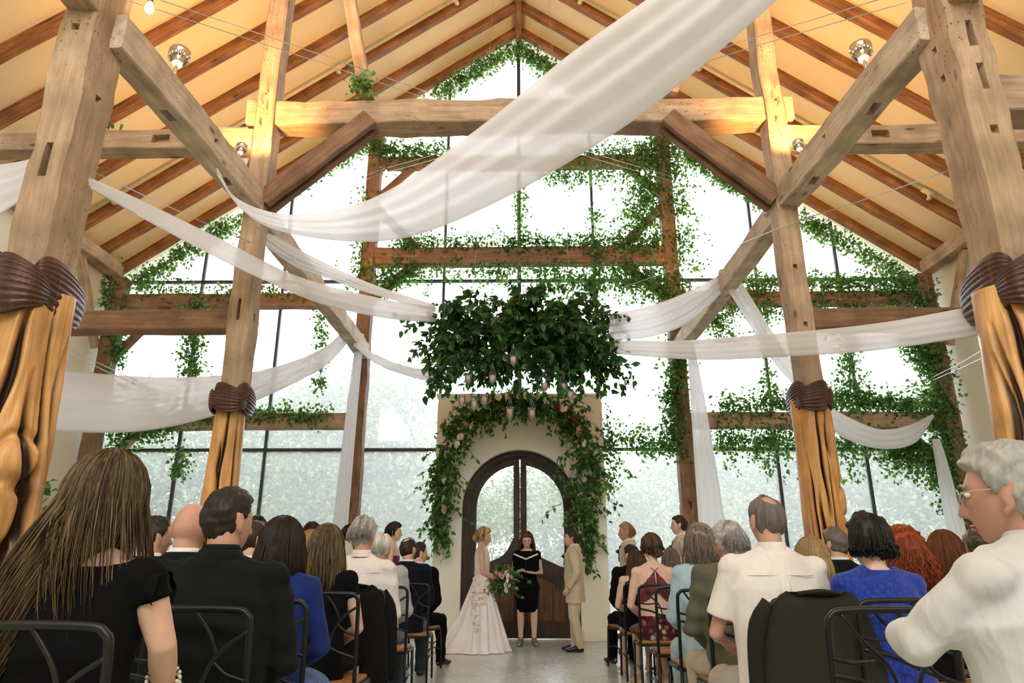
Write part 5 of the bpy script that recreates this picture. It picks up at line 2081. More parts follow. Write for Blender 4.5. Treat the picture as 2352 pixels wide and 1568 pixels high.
class Pose:
    """joint positions in local space, facing +y"""
    def __init__(self, male, k, z0, w=1.0, lean=0.0, sway=0.0):
        self.male, self.k, self.z0, self.w, self.lean, self.sway = male, k, z0, w, lean, sway
        self.sx = (0.190 if male else 0.168) * (0.6 + 0.4 * w)
        self.sh = {s: self.sp(s * self.sx, 0.0, 0.572) for s in (-1, 1)}
        self.neck = self.sp(0, -0.012, 0.655)
        self.head = self.sp(0, 0.030, 0.60) + Vector((0, 0, 0.90 * k - 0.60 * k - 0.117))
        self.el = {}
        self.wr = {}
        self.hip = {}
        self.kn = {}
        self.an = {}
        self.toe = {}

    def sp(self, x, y, f):
        """point on the leaning spine at fraction f (units of k)"""
        return Vector((x + self.sway * f * self.k, y + math.sin(self.lean) * f * self.k, self.z0 + math.cos(self.lean) * f * self.k))


def seated(male, ztop, w=1.0, lean=0.05, arms='lap', knees=0.13, sway=0.0):
    z0 = 0.475
    k = (ztop - z0) / 0.90
    p = Pose(male, k, z0, w, lean, sway)
    for s in (-1, 1):
        p.hip[s] = Vector((s * 0.085, 0.02, z0 + 0.075))
        p.kn[s] = Vector((s * knees, 0.47, 0.53))
        p.an[s] = Vector((s * knees * 1.05, 0.45, 0.085))
        p.toe[s] = Vector((s * knees * 1.2, 0.60, 0.03))
        p.el[s] = p.sh[s] + Vector((s * 0.065, 0.045, -0.285 * k))
        p.wr[s] = Vector((s * 0.07, 0.30, 0.645))
    return p


def standing(male, H, w=1.0, lean=0.0, stance=0.09):
    k = H * 0.53 / 0.90
    z0 = H - 0.90 * k
    p = Pose(male, k, z0, w, lean)
    for s in (-1, 1):
        p.hip[s] = Vector((s * 0.085, 0.0, z0 + 0.03))
        p.kn[s] = Vector((s * stance, 0.015, 0.275 * H))
        p.an[s] = Vector((s * stance, -0.01, 0.085))
        p.toe[s] = Vector((s * stance * 1.25, 0.15, 0.03))
        p.el[s] = p.sh[s] + Vector((s * 0.055, -0.02, -0.30 * k))
        p.wr[s] = p.el[s] + Vector((s * 0.0, 0.06, -0.25 * k))
    return p


def add_torso(mb, p, infl=0.0, f0=-1.0, f1=1.0, seg=28, wmul=1.0, extra_hem=None):
    T = TORSO_M if p.male else TORSO
    pts, rad = [], []
    for (f, rx, ry, y) in T:
        if f < f0 or f > f1:
            continue
        ww = p.w if f < 0.5 else 0.6 + 0.4 * p.w
        pts.append(p.sp(0, y, f))
        rad.append((rx * ww * wmul + infl, ry * (0.4 + 0.6 * p.w) + infl))
    mb.tube(pts, rad, seg, ref=(1, 0, 0))
    return mb


def add_arm(mb, p, s, infl=0.0, part=1.0, fat=1.0, cuff=0.0):
    sh, el, wr = p.sh[s], p.el[s], p.wr[s]
    inn = p.sp(s * p.sx * 0.45, 0, 0.57)
    g = (1.12 if p.male else 0.94) * fat
    pts = [inn, sh, sh.lerp(el, 0.35), sh.lerp(el, 0.75), el, el.lerp(wr, 0.3), el.lerp(wr, 0.7), wr]
    rad = [0.056 * g, 0.056 * g, 0.050 * g, 0.043 * g, 0.040 * g, 0.041 * g, 0.032 * g, 0.026 * g]
    if part < 1.0:
        n = {0.2: 3, 0.4: 4, 0.5: 5}.get(part, 5)
        pts, rad = pts[:n], rad[:n]
    rad = [q + infl for q in rad]
    if part < 1.0:
        rad[-1] += cuff
    mb.tube(pts, rad, 16)
    mb.ell(tuple(sh), (rad[1],) * 3, 12, 8)
    if part >= 1.0:
        mb.ell(tuple(el), (rad[4],) * 3, 10, 8)


def add_leg(mb, p, s, infl=0.0, to=1.0, fat=1.0):
    h, kn, an = p.hip[s], p.kn[s], p.an[s]
    g = fat * (0.6 + 0.4 * p.w)
    pts = [h, h.lerp(kn, 0.4), h.lerp(kn, 0.8), kn, kn.lerp(an, 0.3), kn.lerp(an, 0.7), an]
    rad = [0.092 * g, 0.082 * g, 0.064 * g, 0.057 * g, 0.055 * g, 0.042 * g, 0.036 * g]
    if to < 1:
        pts, rad = pts[:4], rad[:4]
    mb.tube(pts, [q + infl for q in rad], 16)
    mb.ell(tuple(kn), (rad[3] + infl,) * 3, 12, 8)


def add_foot(mb, p, s, infl=0.0, heel=False):
    an, toe = p.an[s], p.toe[s]
    d = (toe - an)
    d.z = 0
    d.normalize()
    heel_p = an - d * 0.045
    heel_p.z = 0.035 + infl
    mid = an.lerp(toe, 0.5)
    mid.z = 0.045 + infl
    te = toe + d * 0.06
    te.z = 0.028 + infl * 0.6
    mb.tube([heel_p, Vector((an.x, an.y, 0.045)) + d * 0.02, mid, toe, te], [(0.030 + infl, 0.034 + infl), (0.036 + infl, 0.042 + infl), (0.040 + infl, 0.034 + infl), (0.044 + infl, 0.025 + infl), (0.028 + infl, 0.016 + infl)], 12, ref=(d.y, -d.x, 0))
    mb.tube([an + Vector((0, 0, 0.04)), Vector((an.x, an.y, 0.04))], [0.036 + infl, 0.036 + infl], 10)


def person(label, loc, rz, p, tone='light', hair=('short', 'dark'), hy=0.0, hp=0.0, ht=0.0, hs=None, vox=0.011, top=None, bottom=None, shoes=None, face=False,
           hands='lap', extras=None, skip_legs=False, folds=0.0075, group=None, brow='dark', lips=(0.52, 0.24, 0.20)):
    root = thing('person', label, 'person', loc, rz, group)
    hs = (1.07 if p.male else 1.03) if hs is None else hs
    HM = Matrix.Translation(p.head + Vector((0, 0, -(hs - 1) * 0.117))) @ Euler((hp, ht, hy), 'XYZ').to_matrix().to_4x4() @ Matrix.Scale(hs, 4)
    # ---- body
    mb = MB()
    cov = bool(top) and top[0] in ('shirt', 'jacket', 'longdress', 'shortshirt')
    legc = bool(bottom)
    add_torso(mb, p, -0.012 if top and top[0] != 'bodice' else 0.0)
    mb.tube([p.sp(0, -0.012, 0.59), p.neck, p.head + Vector((0, -0.022, -0.05))], [(0.075, 0.068), (0.060 if p.male else 0.051, 0.061 if p.male else 0.053), (0.058 if p.male else 0.050, 0.062 if p.male else 0.056)], 16, ref=(1, 0, 0))
    # trapezius
    for s in (-1, 1):
        mb.tube([p.sp(s * 0.03, -0.014, 0.635), p.sp(s * p.sx * 0.6, -0.012, 0.598), p.sh[s]], [0.030 if cov else 0.040, 0.030 if cov else 0.040, 0.036 if cov else 0.045], 10)
        add_arm(mb, p, s, -0.010 if cov else 0.0)
        if not skip_legs:
            add_leg(mb, p, s, -0.012 if legc else 0.0)
            add_foot(mb, p, s)
        wr, el = np.array(p.wr[s]), np.array(p.el[s])
        fd = wr - el
        if hands == 'lap':
            hand(mb, wr, fd + np.array([-s * 0.10, 0.05, -0.06]), (0, 0, -1), -s, 0.35)
        elif callable(hands):
            hands(mb, p, s)
        else:
            hand(mb, wr, fd, (-s, 0.2, 0), s, 0.5)
    hm = head_mb(1.0 if not p.male else 0.85)
    mb.merge(hm, HM)
    body = remesh(mb, 'body', skin(tone), root, vox, 1)
    # ---- hair
    style, hc = hair
    hmat = hair_mat(hc)
    h = MB()
    sd = sum(map(ord, label)) % 997
    if style == 'short':
        h.merge(hair_cap(0.013, seed=sd, noise=0.0035))
    elif style == 'crop':
        h.merge(hair_cap(0.009, seed=sd, noise=0.002))
    elif style == 'full':
        h.merge(hair_cap(0.020, seed=sd, noise=0.006, line=[-0.68, -0.6, -0.35, -0.08, 0.22, 0.44, 0.52, 0.54]))
        locks(h, 330, -0.02, 0.0030, 0.003, 60, 112, seed=sd, lift=0.013, p1=(60, 100), jit=0.02, curl_in=0.012)
    elif style == 'fullcap':
        h.merge(hair_cap(0.019, seed=sd, noise=0.005, line=[-0.68, -0.6, -0.35, -0.08, 0.22, 0.44, 0.52, 0.54], nv=70, nu=110))
    elif style == 'balding':
        h.merge(hair_cap(0.011, seed=sd, noise=0.003, crown=(-0.45, 0.9, 0.42)))
    elif style == 'fringe':
        h.merge(hair_cap(0.004, seed=sd, noise=0.0008, crown=(-0.15, 1.0, 1.22)))
    elif style == 'pixie':
        h.merge(hair_cap(0.026, seed=sd, noise=0.007, line=[-0.75, -0.66, -0.30, 0.0, 0.25, 0.44, 0.5, 0.5]))
        locks(h, 460, -0.050, 0.0042, 0.003, 40, 84, seed=sd, lift=0.018, p1=(95, 116), jit=0.016, curl_in=0.018)
    elif style == 'bob':
        h.merge(hair_cap(0.024, seed=sd, noise=0.003, part=0.01, line=[-0.8, -0.7, -0.5, -0.2, 0.2, 0.5, 0.6, 0.62]))
        locks(h, 700, -0.185, 0.0062, 0.002, 20, 66, seed=sd, lift=0.022, p1=(88, 104), jit=0.012, curl_in=0.025)
    elif style == 'long':
        h.merge(hair_cap(0.022, seed=sd, noise=0.003, part=0.01, line=[-0.8, -0.7, -0.5, -0.2, 0.2, 0.5, 0.6, 0.62]))
        locks(h, 640, -0.33, 0.0055, 0.010, 24, 70, seed=sd, lift=0.020, p1=(88, 108), jit=0.05)
    elif style == 'verylong':
        h.merge(hair_cap(0.022, seed=sd, noise=0.003, part=0.02, line=[-0.8, -0.7, -0.5, -0.2, 0.2, 0.5, 0.6, 0.62]))
        locks(h, 3300, -0.50, 0.0030, 0.008, 12, 62, seed=sd, lift=0.020, p1=(86, 106), jit=0.10, drift=(-0.40, -0.10), spread=1.4, flat=0.6)
        locks(h, 240, -0.36, 0.0028, 0.010, 14, 58, seed=sd + 1, lift=0.024, p1=(86, 100), jit=0.05, drift=(0.10, 0.05), spread=1.6)
    elif style == 'wavy':
        h.merge(hair_cap(0.026, seed=sd, noise=0.008, line=[-0.8, -0.7, -0.5, -0.2, 0.2, 0.48, 0.55, 0.56]))
        locks(h, 560, -0.215, 0.0058, 0.012, 45, 62, seed=sd, lift=0.022, p1=(80, 104), jit=0.03)
    elif style == 'curly':
        h.merge(hair_cap(0.038, seed=sd, noise=0.012, line=[-0.8, -0.7, -0.5, -0.2, 0.2, 0.48, 0.55, 0.56]))
        locks(h, 640, -0.25, 0.0066, 0.020, 50, 60, seed=sd, lift=0.034, p1=(70, 106), jit=0.04, spread=2.4)
    elif style == 'updo':
        h.merge(hair_cap(0.026, seed=sd, noise=0.006, line=[-0.62, -0.52, -0.26, 0.0, 0.24, 0.46, 0.52, 0.54]))
        bun(h, (0.012, -0.098, -0.045), 0.052, sd)
        locks(h, 60, 0.0, 0.010, 0.003, 30, 84, seed=sd, lift=0.020, p1=(88, 112), jit=0.02, curl_in=0.02)
    elif style == 'bridal':
        h.merge(hair_cap(0.030, seed=sd, noise=0.007, line=[-0.62, -0.52, -0.28, 0.0, 0.24, 0.46, 0.52, 0.54]))
        bun(h, (0.0, -0.110, -0.015), 0.062, sd, 12)
        locks(h, 50, 0.02, 0.010, 0.004, 30, 84, seed=sd, lift=0.026, p1=(80, 105), jit=0.02, curl_in=0.03)
    if h.n:
        V = h.verts() @ np.array(HM)[:3, :3].T + np.array(HM)[:3, 3]
        hh = MB()
        hh.add(V, h.f)
        hh.build('hair', hmat, root)
    # ---- face
    if face:
        for s in (-1, 1):
            e = MB()
            e.ell((s * 0.0305, 0.0765, 0.0065), (0.0135, 0.010, 0.0070), 10, 8)
            eo = MB().merge(e, HM).build('eye', m_get('eye_white'), root)
            e = MB()
            e.ell((s * 0.0305, 0.0845, 0.0055), (0.0062, 0.0035, 0.0062), 10, 8)
            MB().merge(e, HM).build('iris', m_get('iris'), eo)
        for s in (-1, 1):
            e = MB()
            e.tube(catmull([(s * 0.016, 0.0905, 0.025), (s * 0.032, 0.0885, 0.030), (s * 0.048, 0.078, 0.024)], 8), [0.002, 0.003, 0.0035, 0.0035, 0.0035, 0.003, 0.0025, 0.0015], 6)
            MB().merge(e, HM).build('eyebrow', hair_mat(brow), root)
        e = MB()
        e.ell((0, 0.0805, -0.0640), (0.021, 0.0115, 0.0040), 12, 8)
        e.ell((0, 0.0795, -0.0722), (0.018, 0.0115, 0.0045), 12, 8)
        MB().merge(e, HM).build('lips', m_plain_get('lips', lips), root)
    # ---- clothes
    if top:
        kind, mat = top[0], top[1]
        g = MB()
        if kind in ('jacket', 'shirt', 'shortshirt', 'longdress'):
            inf = {'jacket': 0.024, 'shirt': 0.015, 'shortshirt': 0.017, 'longdress': 0.010}[kind]
            add_torso(g, p, inf, wmul=1.02)
            for s in (-1, 1):
                g.tube([p.sp(s * 0.040, -0.014, 0.632), p.sp(s * p.sx * 0.6, -0.010, 0.598), p.sh[s]], [0.044 + inf * 0.7, 0.047 + inf * 0.7, 0.052 + inf * 0.8], 10)
                if kind == 'shortshirt':
                    add_arm(g, p, s, inf, 0.4, cuff=0.012)
                else:
                    add_arm(g, p, s, inf * 0.9)
        elif kind == 'capsleeve':
            add_torso(g, p, 0.010, f1=0.615)
            for s in (-1, 1):
                g.tube([p.sp(s * 0.07, -0.012, 0.610), p.sp(s * p.sx * 0.6, -0.010, 0.588), p.sh[s]], [0.036, 0.046, 0.054], 10)
                add_arm(g, p, s, 0.012, 0.2)
        elif kind == 'sleeveless':
            add_torso(g, p, 0.010, f1=0.57)
            for s in (-1, 1):
                g.tube([p.sp(s * 0.09, 0.06, 0.53), p.sp(s * 0.095, 0.0, 0.618), p.sp(s * 0.09, -0.06, 0.53)], [0.036, 0.034, 0.036], 10)
        elif kind == 'bodice':
            add_torso(g, p, 0.008, f1=0.50)
        if g.n:
            remesh(g, {'jacket': 'jacket', 'shirt': 'shirt', 'shortshirt': 'shirt'}.get(kind, 'dress'), mat, root, max(vox, 0.009), 2, folds if kind in ('jacket', 'shirt', 'shortshirt') else folds * 0.4, 9.0 if kind != 'shirt' else 11.0, sd)
        if kind in ('shirt', 'shortshirt'):
            TT = TORSO_M if p.male else TORSO

            def back(f, a, off):
                zz = [q[0] for q in TT]
                ww = p.w if f < 0.5 else 0.6 + 0.4 * p.w
                c = p.sp(0, float(np.interp(f, zz, [q[3] for q in TT])), f)
                return (c.x + (float(np.interp(f, zz, [q[1] for q in TT])) * ww + off) * math.cos(a), c.y + (float(np.interp(f, zz, [q[2] for q in TT])) * (0.4 + 0.6 * p.w) + off) * math.sin(a), c.z)
            sm = MB()
            sm.tube([back(0.545, a, inf - 0.001) for a in np.linspace(-PI / 2 - 0.85, -PI / 2 + 0.85, 24)], 0.0025, 6)
            sm.build('yoke_seam', mat, root)
            for da in (-0.10, 0.10):
                sm = MB()
                sm.tube([back(f, -PI / 2 + da * (1 + 0.5 * i / 13), inf + 0.001) for i, f in enumerate(np.linspace(0.55, 0.12, 14))], list(np.linspace(0.004, 0.0015, 14)), 6)
                sm.build('back_pleat', mat, root)
        if kind in ('jacket', 'shirt', 'shortshirt'):
            cmat = top[2] if len(top) > 2 else mat
            # collar round the neck
            c = MB()
            nn = p.sp(0, -0.018, 0.655)
            up = (p.neck - p.sp(0, -0.012, 0.5)).normalized()
            rr = 0.068 if p.male else 0.058
            prof = [(rr + 0.010, -0.012), (rr + 0.003, 0.030), (rr - 0.001, 0.040), (rr - 0.004, 0.034), (rr + 0.002, -0.012)]
            Pc = np.zeros((5, 32, 3))
            for i, (q, zz) in enumerate(prof):
                for j in range(32):
                    a = 2 * PI * j / 32
                    drop = 0.022 * max(0, math.sin(a)) ** 2
                    Pc[i, j] = (nn.x + q * math.cos(a), nn.y + 0.004 + (q + 0.004) * math.sin(a), nn.z + zz - drop)
            c.grid(Pc, closed_v=True)
            c.build('collar', cmat, root)
            if kind == 'jacket':
                c = MB()
                prof = [(rr + 0.034, -0.040), (rr + 0.022, -0.004), (rr + 0.012, 0.020), (rr + 0.004, 0.014), (rr + 0.006, -0.03)]
                Pc = np.zeros((5, 32, 3))
                for i, (q, zz) in enumerate(prof):
                    for j in range(32):
                        a = 2 * PI * j / 32
                        f_ = max(0, math.sin(a))
                        Pc[i, j] = (nn.x + q * math.cos(a) * (1 + 0.05 * f_), nn.y + 0.002 + (q + 0.03 * f_) * math.sin(a), nn.z + zz - 0.075 * f_ ** 1.5)
                c.grid(Pc, closed_v=True)
                c.build('lapel', mat, root)
    if bottom:
        kind, mat = bottom[0], bottom[1]
        g = MB()
        if kind == 'trousers':
            g.tube([p.sp(0, 0, -0.05), p.sp(0, 0, 0.05), p.sp(0, 0, 0.17)], [(0.178 * p.w, 0.135 * p.w), (0.186 * p.w, 0.142 * p.w), (0.170 * p.w, 0.125 * p.w)], 24, ref=(1, 0, 0))
            for s in (-1, 1):
                add_leg(g, p, s, 0.016, fat=1.02)
                an = p.an[s]
                kn = p.kn[s]
                g.tube([kn.lerp(an, 0.2), kn.lerp(an, 0.6), an + Vector((0, 0, -0.045))], [0.073, 0.067, 0.066], 14)
            remesh(g, 'trousers', mat, root, max(vox, 0.010), 2, folds, 8.0, sd + 1)
        elif kind == 'skirt':
            hemf = bottom[2] if len(bottom) > 2 else 0.0
            g.tube([p.sp(0, 0, -0.05), p.sp(0, 0, 0.05), p.sp(0, 0, 0.20)], [(0.182 * p.w, 0.140), (0.188 * p.w, 0.142), (0.160 * p.w, 0.118)], 24, ref=(1, 0, 0))
            kc = (p.kn[-1] + p.kn[1]) / 2
            hc2 = (p.hip[-1] + p.hip[1]) / 2
            wk = abs(p.kn[1].x - p.kn[-1].x) / 2 + 0.075
            g.tube([hc2, hc2.lerp(kc, 0.5), kc + (kc - hc2).normalized() * (0.04 + hemf)], [(0.185 * p.w, 0.11), ((0.185 * p.w + wk) / 2, 0.095), (wk, 0.085)], 22, ref=(1, 0, 0))
            if bottom[-1] == 'drop':
                pass
            remesh(g, 'skirt', mat, root, max(vox, 0.010), 2, folds * 0.7, 8.0, sd + 1)
    if shoes:
        for s in (-1, 1):
            g = MB()
            add_foot(g, p, s, 0.006)
            remesh(g, 'shoe', shoes, root, 0.008, 1)
    if extras:
        extras(root, p, HM)
    return root


_ms = {}


def m_get(n):
    if n not in _ms:
        _ms[n] = {'eye_white': lambda: m_plain('eye_white', (0.75, 0.72, 0.68), 0.3, 0.5), 'iris': lambda: m_plain('iris', (0.05, 0.04, 0.03), 0.2, 0.5)}[n]()
    return _ms[n]


def m_plain_get(n, c):
    key = (n, c)
    if key not in _ms:
        _ms[key] = m_plain(n, c, 0.45, 0.4)
    return _ms[key]


def glasses(root, HM, mat, lens=True):
    g = MB()
    for s in (-1, 1):
        ring = [(s * 0.033 + 0.024 * math.cos(t), 0.101 - 0.010 * abs(math.cos(t) * s * 0.5 + 0.5) ** 2, 0.002 + 0.018 * math.sin(t)) for t in np.linspace(0, 2 * PI, 24, endpoint=False)]
        g.tube(ring, 0.0016, 6, closed=True)
        g.tube(catmull([(s * 0.057, 0.094, 0.006), (s * 0.079, 0.07, 0.010), (s * 0.083, 0.0, 0.012), (s * 0.084, -0.03, -0.008)], 14), 0.0017, 6)
    g.tube([(-0.010, 0.104, 0.006), (0, 0.107, 0.009), (0.010, 0.104, 0.006)], 0.0016, 6)
    MB().merge(g, HM).build('glasses', mat, root)
    if lens:
        for s in (-1, 1):
            l = MB()
            l.ell((s * 0.033, 0.0975, 0.002), (0.0235, 0.0015, 0.0175), 18, 6)
            MB().merge(l, HM).build('lens', MT['cup_glass'], root)


# cloth colours
BLACK = cloth('black_fabric', (0.005, 0.005, 0.0055), sheen=0.0, spec=0.08)
CHAR = cloth('charcoal_suiting', (0.009, 0.0105, 0.0102), sheen=0.01, spec=0.08)
NAVY = cloth('navy_suiting', (0.007, 0.009, 0.014), sheen=0.02, spec=0.08)
DGREY = cloth('dark_grey_suiting', (0.028, 0.028, 0.029), sheen=0.02, spec=0.08)
LGREY = cloth('light_grey_suiting', (0.36, 0.36, 0.355))
WHITE = cloth('white_shirting', (0.78, 0.765, 0.75), fold=0.35)
PINKW = cloth('pale_pink_shirting', (0.72, 0.66, 0.63), fold=0.35)
BLUE = cloth('royal_blue_knit', (0.010, 0.024, 0.13), sheen=0.05)
BLUEP = cloth('blue_skirt_fabric', (0.05, 0.11, 0.36))
JEAN = cloth('dark_denim', (0.035, 0.05, 0.075))
OLIVE = cloth('olive_blazer_cloth', (0.10, 0.095, 0.062), sheen=0.05)
SKYB = cloth('powder_blue_suiting', (0.34, 0.47, 0.56))
KHAKI = cloth('khaki_cotton', (0.42, 0.36, 0.27))
STONE = cloth('stone_grey_cotton', (0.40, 0.37, 0.32))
TAN = cloth('tan_linen_suiting', (0.55, 0.46, 0.32))
BURG = cloth('burgundy_satin', (0.16, 0.008, 0.055), rough=0.6)
BLACE = m_lace('royal_blue_lace', (0.018, 0.05, 0.34), (0.010, 0.022, 0.17), 34)
RLACE = m_lace('burgundy_lace', (0.085, 0.008, 0.012), (0.25, 0.10, 0.07), 90)
FLORAL = m_floral('floral_print')
SHOE = m_plain('black_leather', (0.010, 0.009, 0.009), 0.28, 0.5)
# ------------------------------------------------------------------ seated guests
def guest(u, v, yb, label, male, chair_label=None, w=1.0, rz=0.0, lean=0.06, sway=0.0, chair_x=None, topoff=0.015, arms=None, knees=0.13, **kw):
    hp_ = at(u, v, yb + 0.24)
    p = seated(male, hp_.z - topoff, w, lean, knees=knees, sway=sway)
    if arms:
        arms(p)
    x = hp_.x - sway * 0.6 * p.k
    if chair_label:
        chair(chair_x if chair_x is not None else x, yb, chair_label, rz)
    return person(label, (x, yb + 0.205, 0), rz, p, **kw)


LX, RX = -1.19, 1.345
FAR = 0.015

# left block, aisle column first
def cap_arms(p):
    s = 1
    p.el[s] = p.sh[s] + Vector((0.065, 0.02, -0.165 * p.k))
    p.wr[s] = p.el[s] + Vector((-0.03, 0.12, -0.16))


def lady_extras(root, p, HM):
    b = MB()
    el, wr = p.el[1], p.wr[1]
    ax = (wr - el).normalized()
    c = el.lerp(wr, 0.55)
    u_ = ax.cross(Vector((0, 0, 1))).normalized()
    v_ = ax.cross(u_)
    for row in range(3):
        for k in range(16):
            a = 2 * PI * k / 16 + 0.2 * row
            q = c + ax * (0.011 * row) + (u_ * math.cos(a) + v_ * math.sin(a)) * 0.043
            b.ell(tuple(q), (0.0055,) * 3, 6, 4)
    o = b.build('pearl_bracelet', m_plain('pearl', (0.75, 0.70, 0.58), 0.25, 0.6), root)
    o['kind'] = 'stuff'
    for s in (-1, 1):
        f = MB()
        P = np.zeros((14, 6, 3))
        for i, t in enumerate(np.linspace(-2.0, 2.0, 14)):
            for j, q in enumerate(np.linspace(0, 1, 6)):
                rr = 0.058 + 0.016 * q + 0.008 * math.sin(i * 1.9) * q
                P[i, j] = (p.sh[s].x + s * (0.005 + 0.055 * q), p.sh[s].y + rr * math.sin(t) * 0.9, p.sh[s].z - 0.012 + rr * math.cos(t) * 0.85 - 0.03 * q)
        f.grid(P)
        f.build('ruffled_sleeve', BLACK, root)


guest(252, 1026, 1.86, 'woman with very long highlighted hair in a black top, nearest on the left', False, 'front left black chair under the long haired woman', chair_x=-1.225, sway=0.0, ht=0.06, hy=-0.30, topoff=0.03,
      arms=cap_arms, tone='light', hair=('verylong', 'highlight'), vox=0.007, top=('capsleeve', BLACK), bottom=('skirt', BLACK), hands='lap', extras=lady_extras, w=1.02)
guest(528, 1114, 2.66, 'broad man in a charcoal suit with short black hair, second seat by the left aisle', True, 'black chair behind the man in the charcoal suit', chair_x=LX + 0.02, w=1.22, sway=0.02,
      hy=-0.55, tone='red', hair=('short', 'black'), vox=0.008, top=('jacket', CHAR), bottom=('trousers', DGREY), shoes=SHOE)
guest(650, 1180, 3.42, 'woman with a dark brown bob and a royal blue top', False, 'black chair of the woman with the dark bob', chair_x=LX, tone='light', hair=('bob', 'dark'), vox=0.010, topoff=0.035, hs=1.02,
      top=('longdress', BLUE), bottom=('skirt', BLUEP), hy=-0.12)
guest(752, 1200, 4.5, 'woman with wavy brown hair and a black cap sleeved top', False, 'black chair with a visible wooden seat, fourth by the left aisle', chair_x=LX, tone='light', hair=('long', 'highlight'), vox=0.010, topoff=0.03,
      top=('capsleeve', BLACK), bottom=('skirt', BLACK), hy=-0.15, hs=1.04)
guest(836, 1184, 5.35, 'grey haired man in a white long sleeved shirt by the left aisle', True, 'chair under the charcoal coat by the left aisle', chair_x=LX, tone='red', hair=('full', 'grey'), vox=0.010, w=1.12, hy=-0.35,
      top=('shirt', PINKW), bottom=('trousers', JEAN), shoes=SHOE)
guest(876, 1224, 6.45, 'white haired man in a light grey jacket', True, 'black chair behind the man in the light grey jacket', chair_x=LX, tone='red', hair=('full', 'white'), vox=FAR, hy=-0.5, top=('jacket', LGREY), bottom=('trousers', JEAN), shoes=SHOE)


def gl_dark(root, p, HM):
    glasses(root, HM, MT['iron'], False)


guest(938, 1232, 7.95, 'balding man in glasses and a dark navy suit by the left aisle', True, 'black chair with slender legs, nearest the altar on the left', chair_x=LX, tone='light', hair=('balding', 'dark'), vox=FAR, hy=-0.5, w=1.05,
      top=('jacket', NAVY, WHITE), bottom=('trousers', JEAN), shoes=SHOE, extras=gl_dark)
guest(960, 1243, 8.85, 'front row guest in a black suit, knees towards the left aisle', True, 'front row chair on the left', chair_x=LX - 0.05, tone='light', hair=('short', 'black'), vox=FAR, hy=-0.7, rz=-0.35, top=('jacket', BLACK, WHITE), bottom=('trousers', BLACK), shoes=SHOE)
# left block, second column and further
guest(440, 1154, 3.42, 'bald man left of the man in the charcoal suit', True, 'chair of the bald man', tone='red', hair=('none', 'dark'), vox=0.010, hy=0.1, topoff=0.0, top=('jacket', CHAR, WHITE), bottom=('trousers', CHAR))
guest(358, 1182, 4.45, 'dark haired man with a visible ear beyond the long blonde hair', True, 'chair in the fourth row, far left', tone='red', hair=('short', 'black'), vox=0.012, hy=-0.75, top=('jacket', CHAR, WHITE), bottom=('trousers', CHAR))
guest(583, 1192, 4.6, 'bearded man with dark hair between the charcoal suit and the dark bob', True, 'chair of the bearded man', tone='light', hair=('short', 'dark'), vox=0.012, hy=-0.7, top=('jacket', DGREY, WHITE), bottom=('trousers', CHAR))
guest(714, 1214, 5.7, 'blonde woman half hidden beside the dark bob', False, 'chair of the half hidden blonde', tone='light', hair=('long', 'blonde'), vox=0.014, topoff=0.03, top=('capsleeve', BLACK), bottom=('skirt', BLACK))
guest(786, 1240, 7.2, 'small pale haired guest behind the white shirted man', False, 'chair of the small pale haired guest', tone='light', hair=('bob', 'white'), vox=0.016, topoff=0.03, top=('longdress', LGREY), bottom=('skirt', DGREY))
guest(588, 1186, 6.6, 'guest with a dark topknot far on the left', False, 'chair of the guest with the topknot', tone='light', hair=('updo', 'black'), vox=0.016, top=('capsleeve', BLACK), bottom=('skirt', BLACK))

# right block, aisle column
guest(1451, 1248, 9.05, 'dark haired guest in a black suit, nearest the altar on the right', True, 'black chair nearest the altar on the right', chair_x=RX, tone='light', hair=('short', 'black'), vox=FAR, hy=0.5, top=('jacket', BLACK), bottom=('trousers', BLACK), shoes=SHOE, rz=0.25)
guest(1462, 1262, 8.15, 'girl with long brown hair in a black lace dress', False, 'black chair of the girl in black lace', chair_x=RX, tone='fair', hair=('long', 'brown'), vox=0.013, topoff=0.03, hy=0.2, top=('sleeveless', BLACK), bottom=('skirt', BLACK))


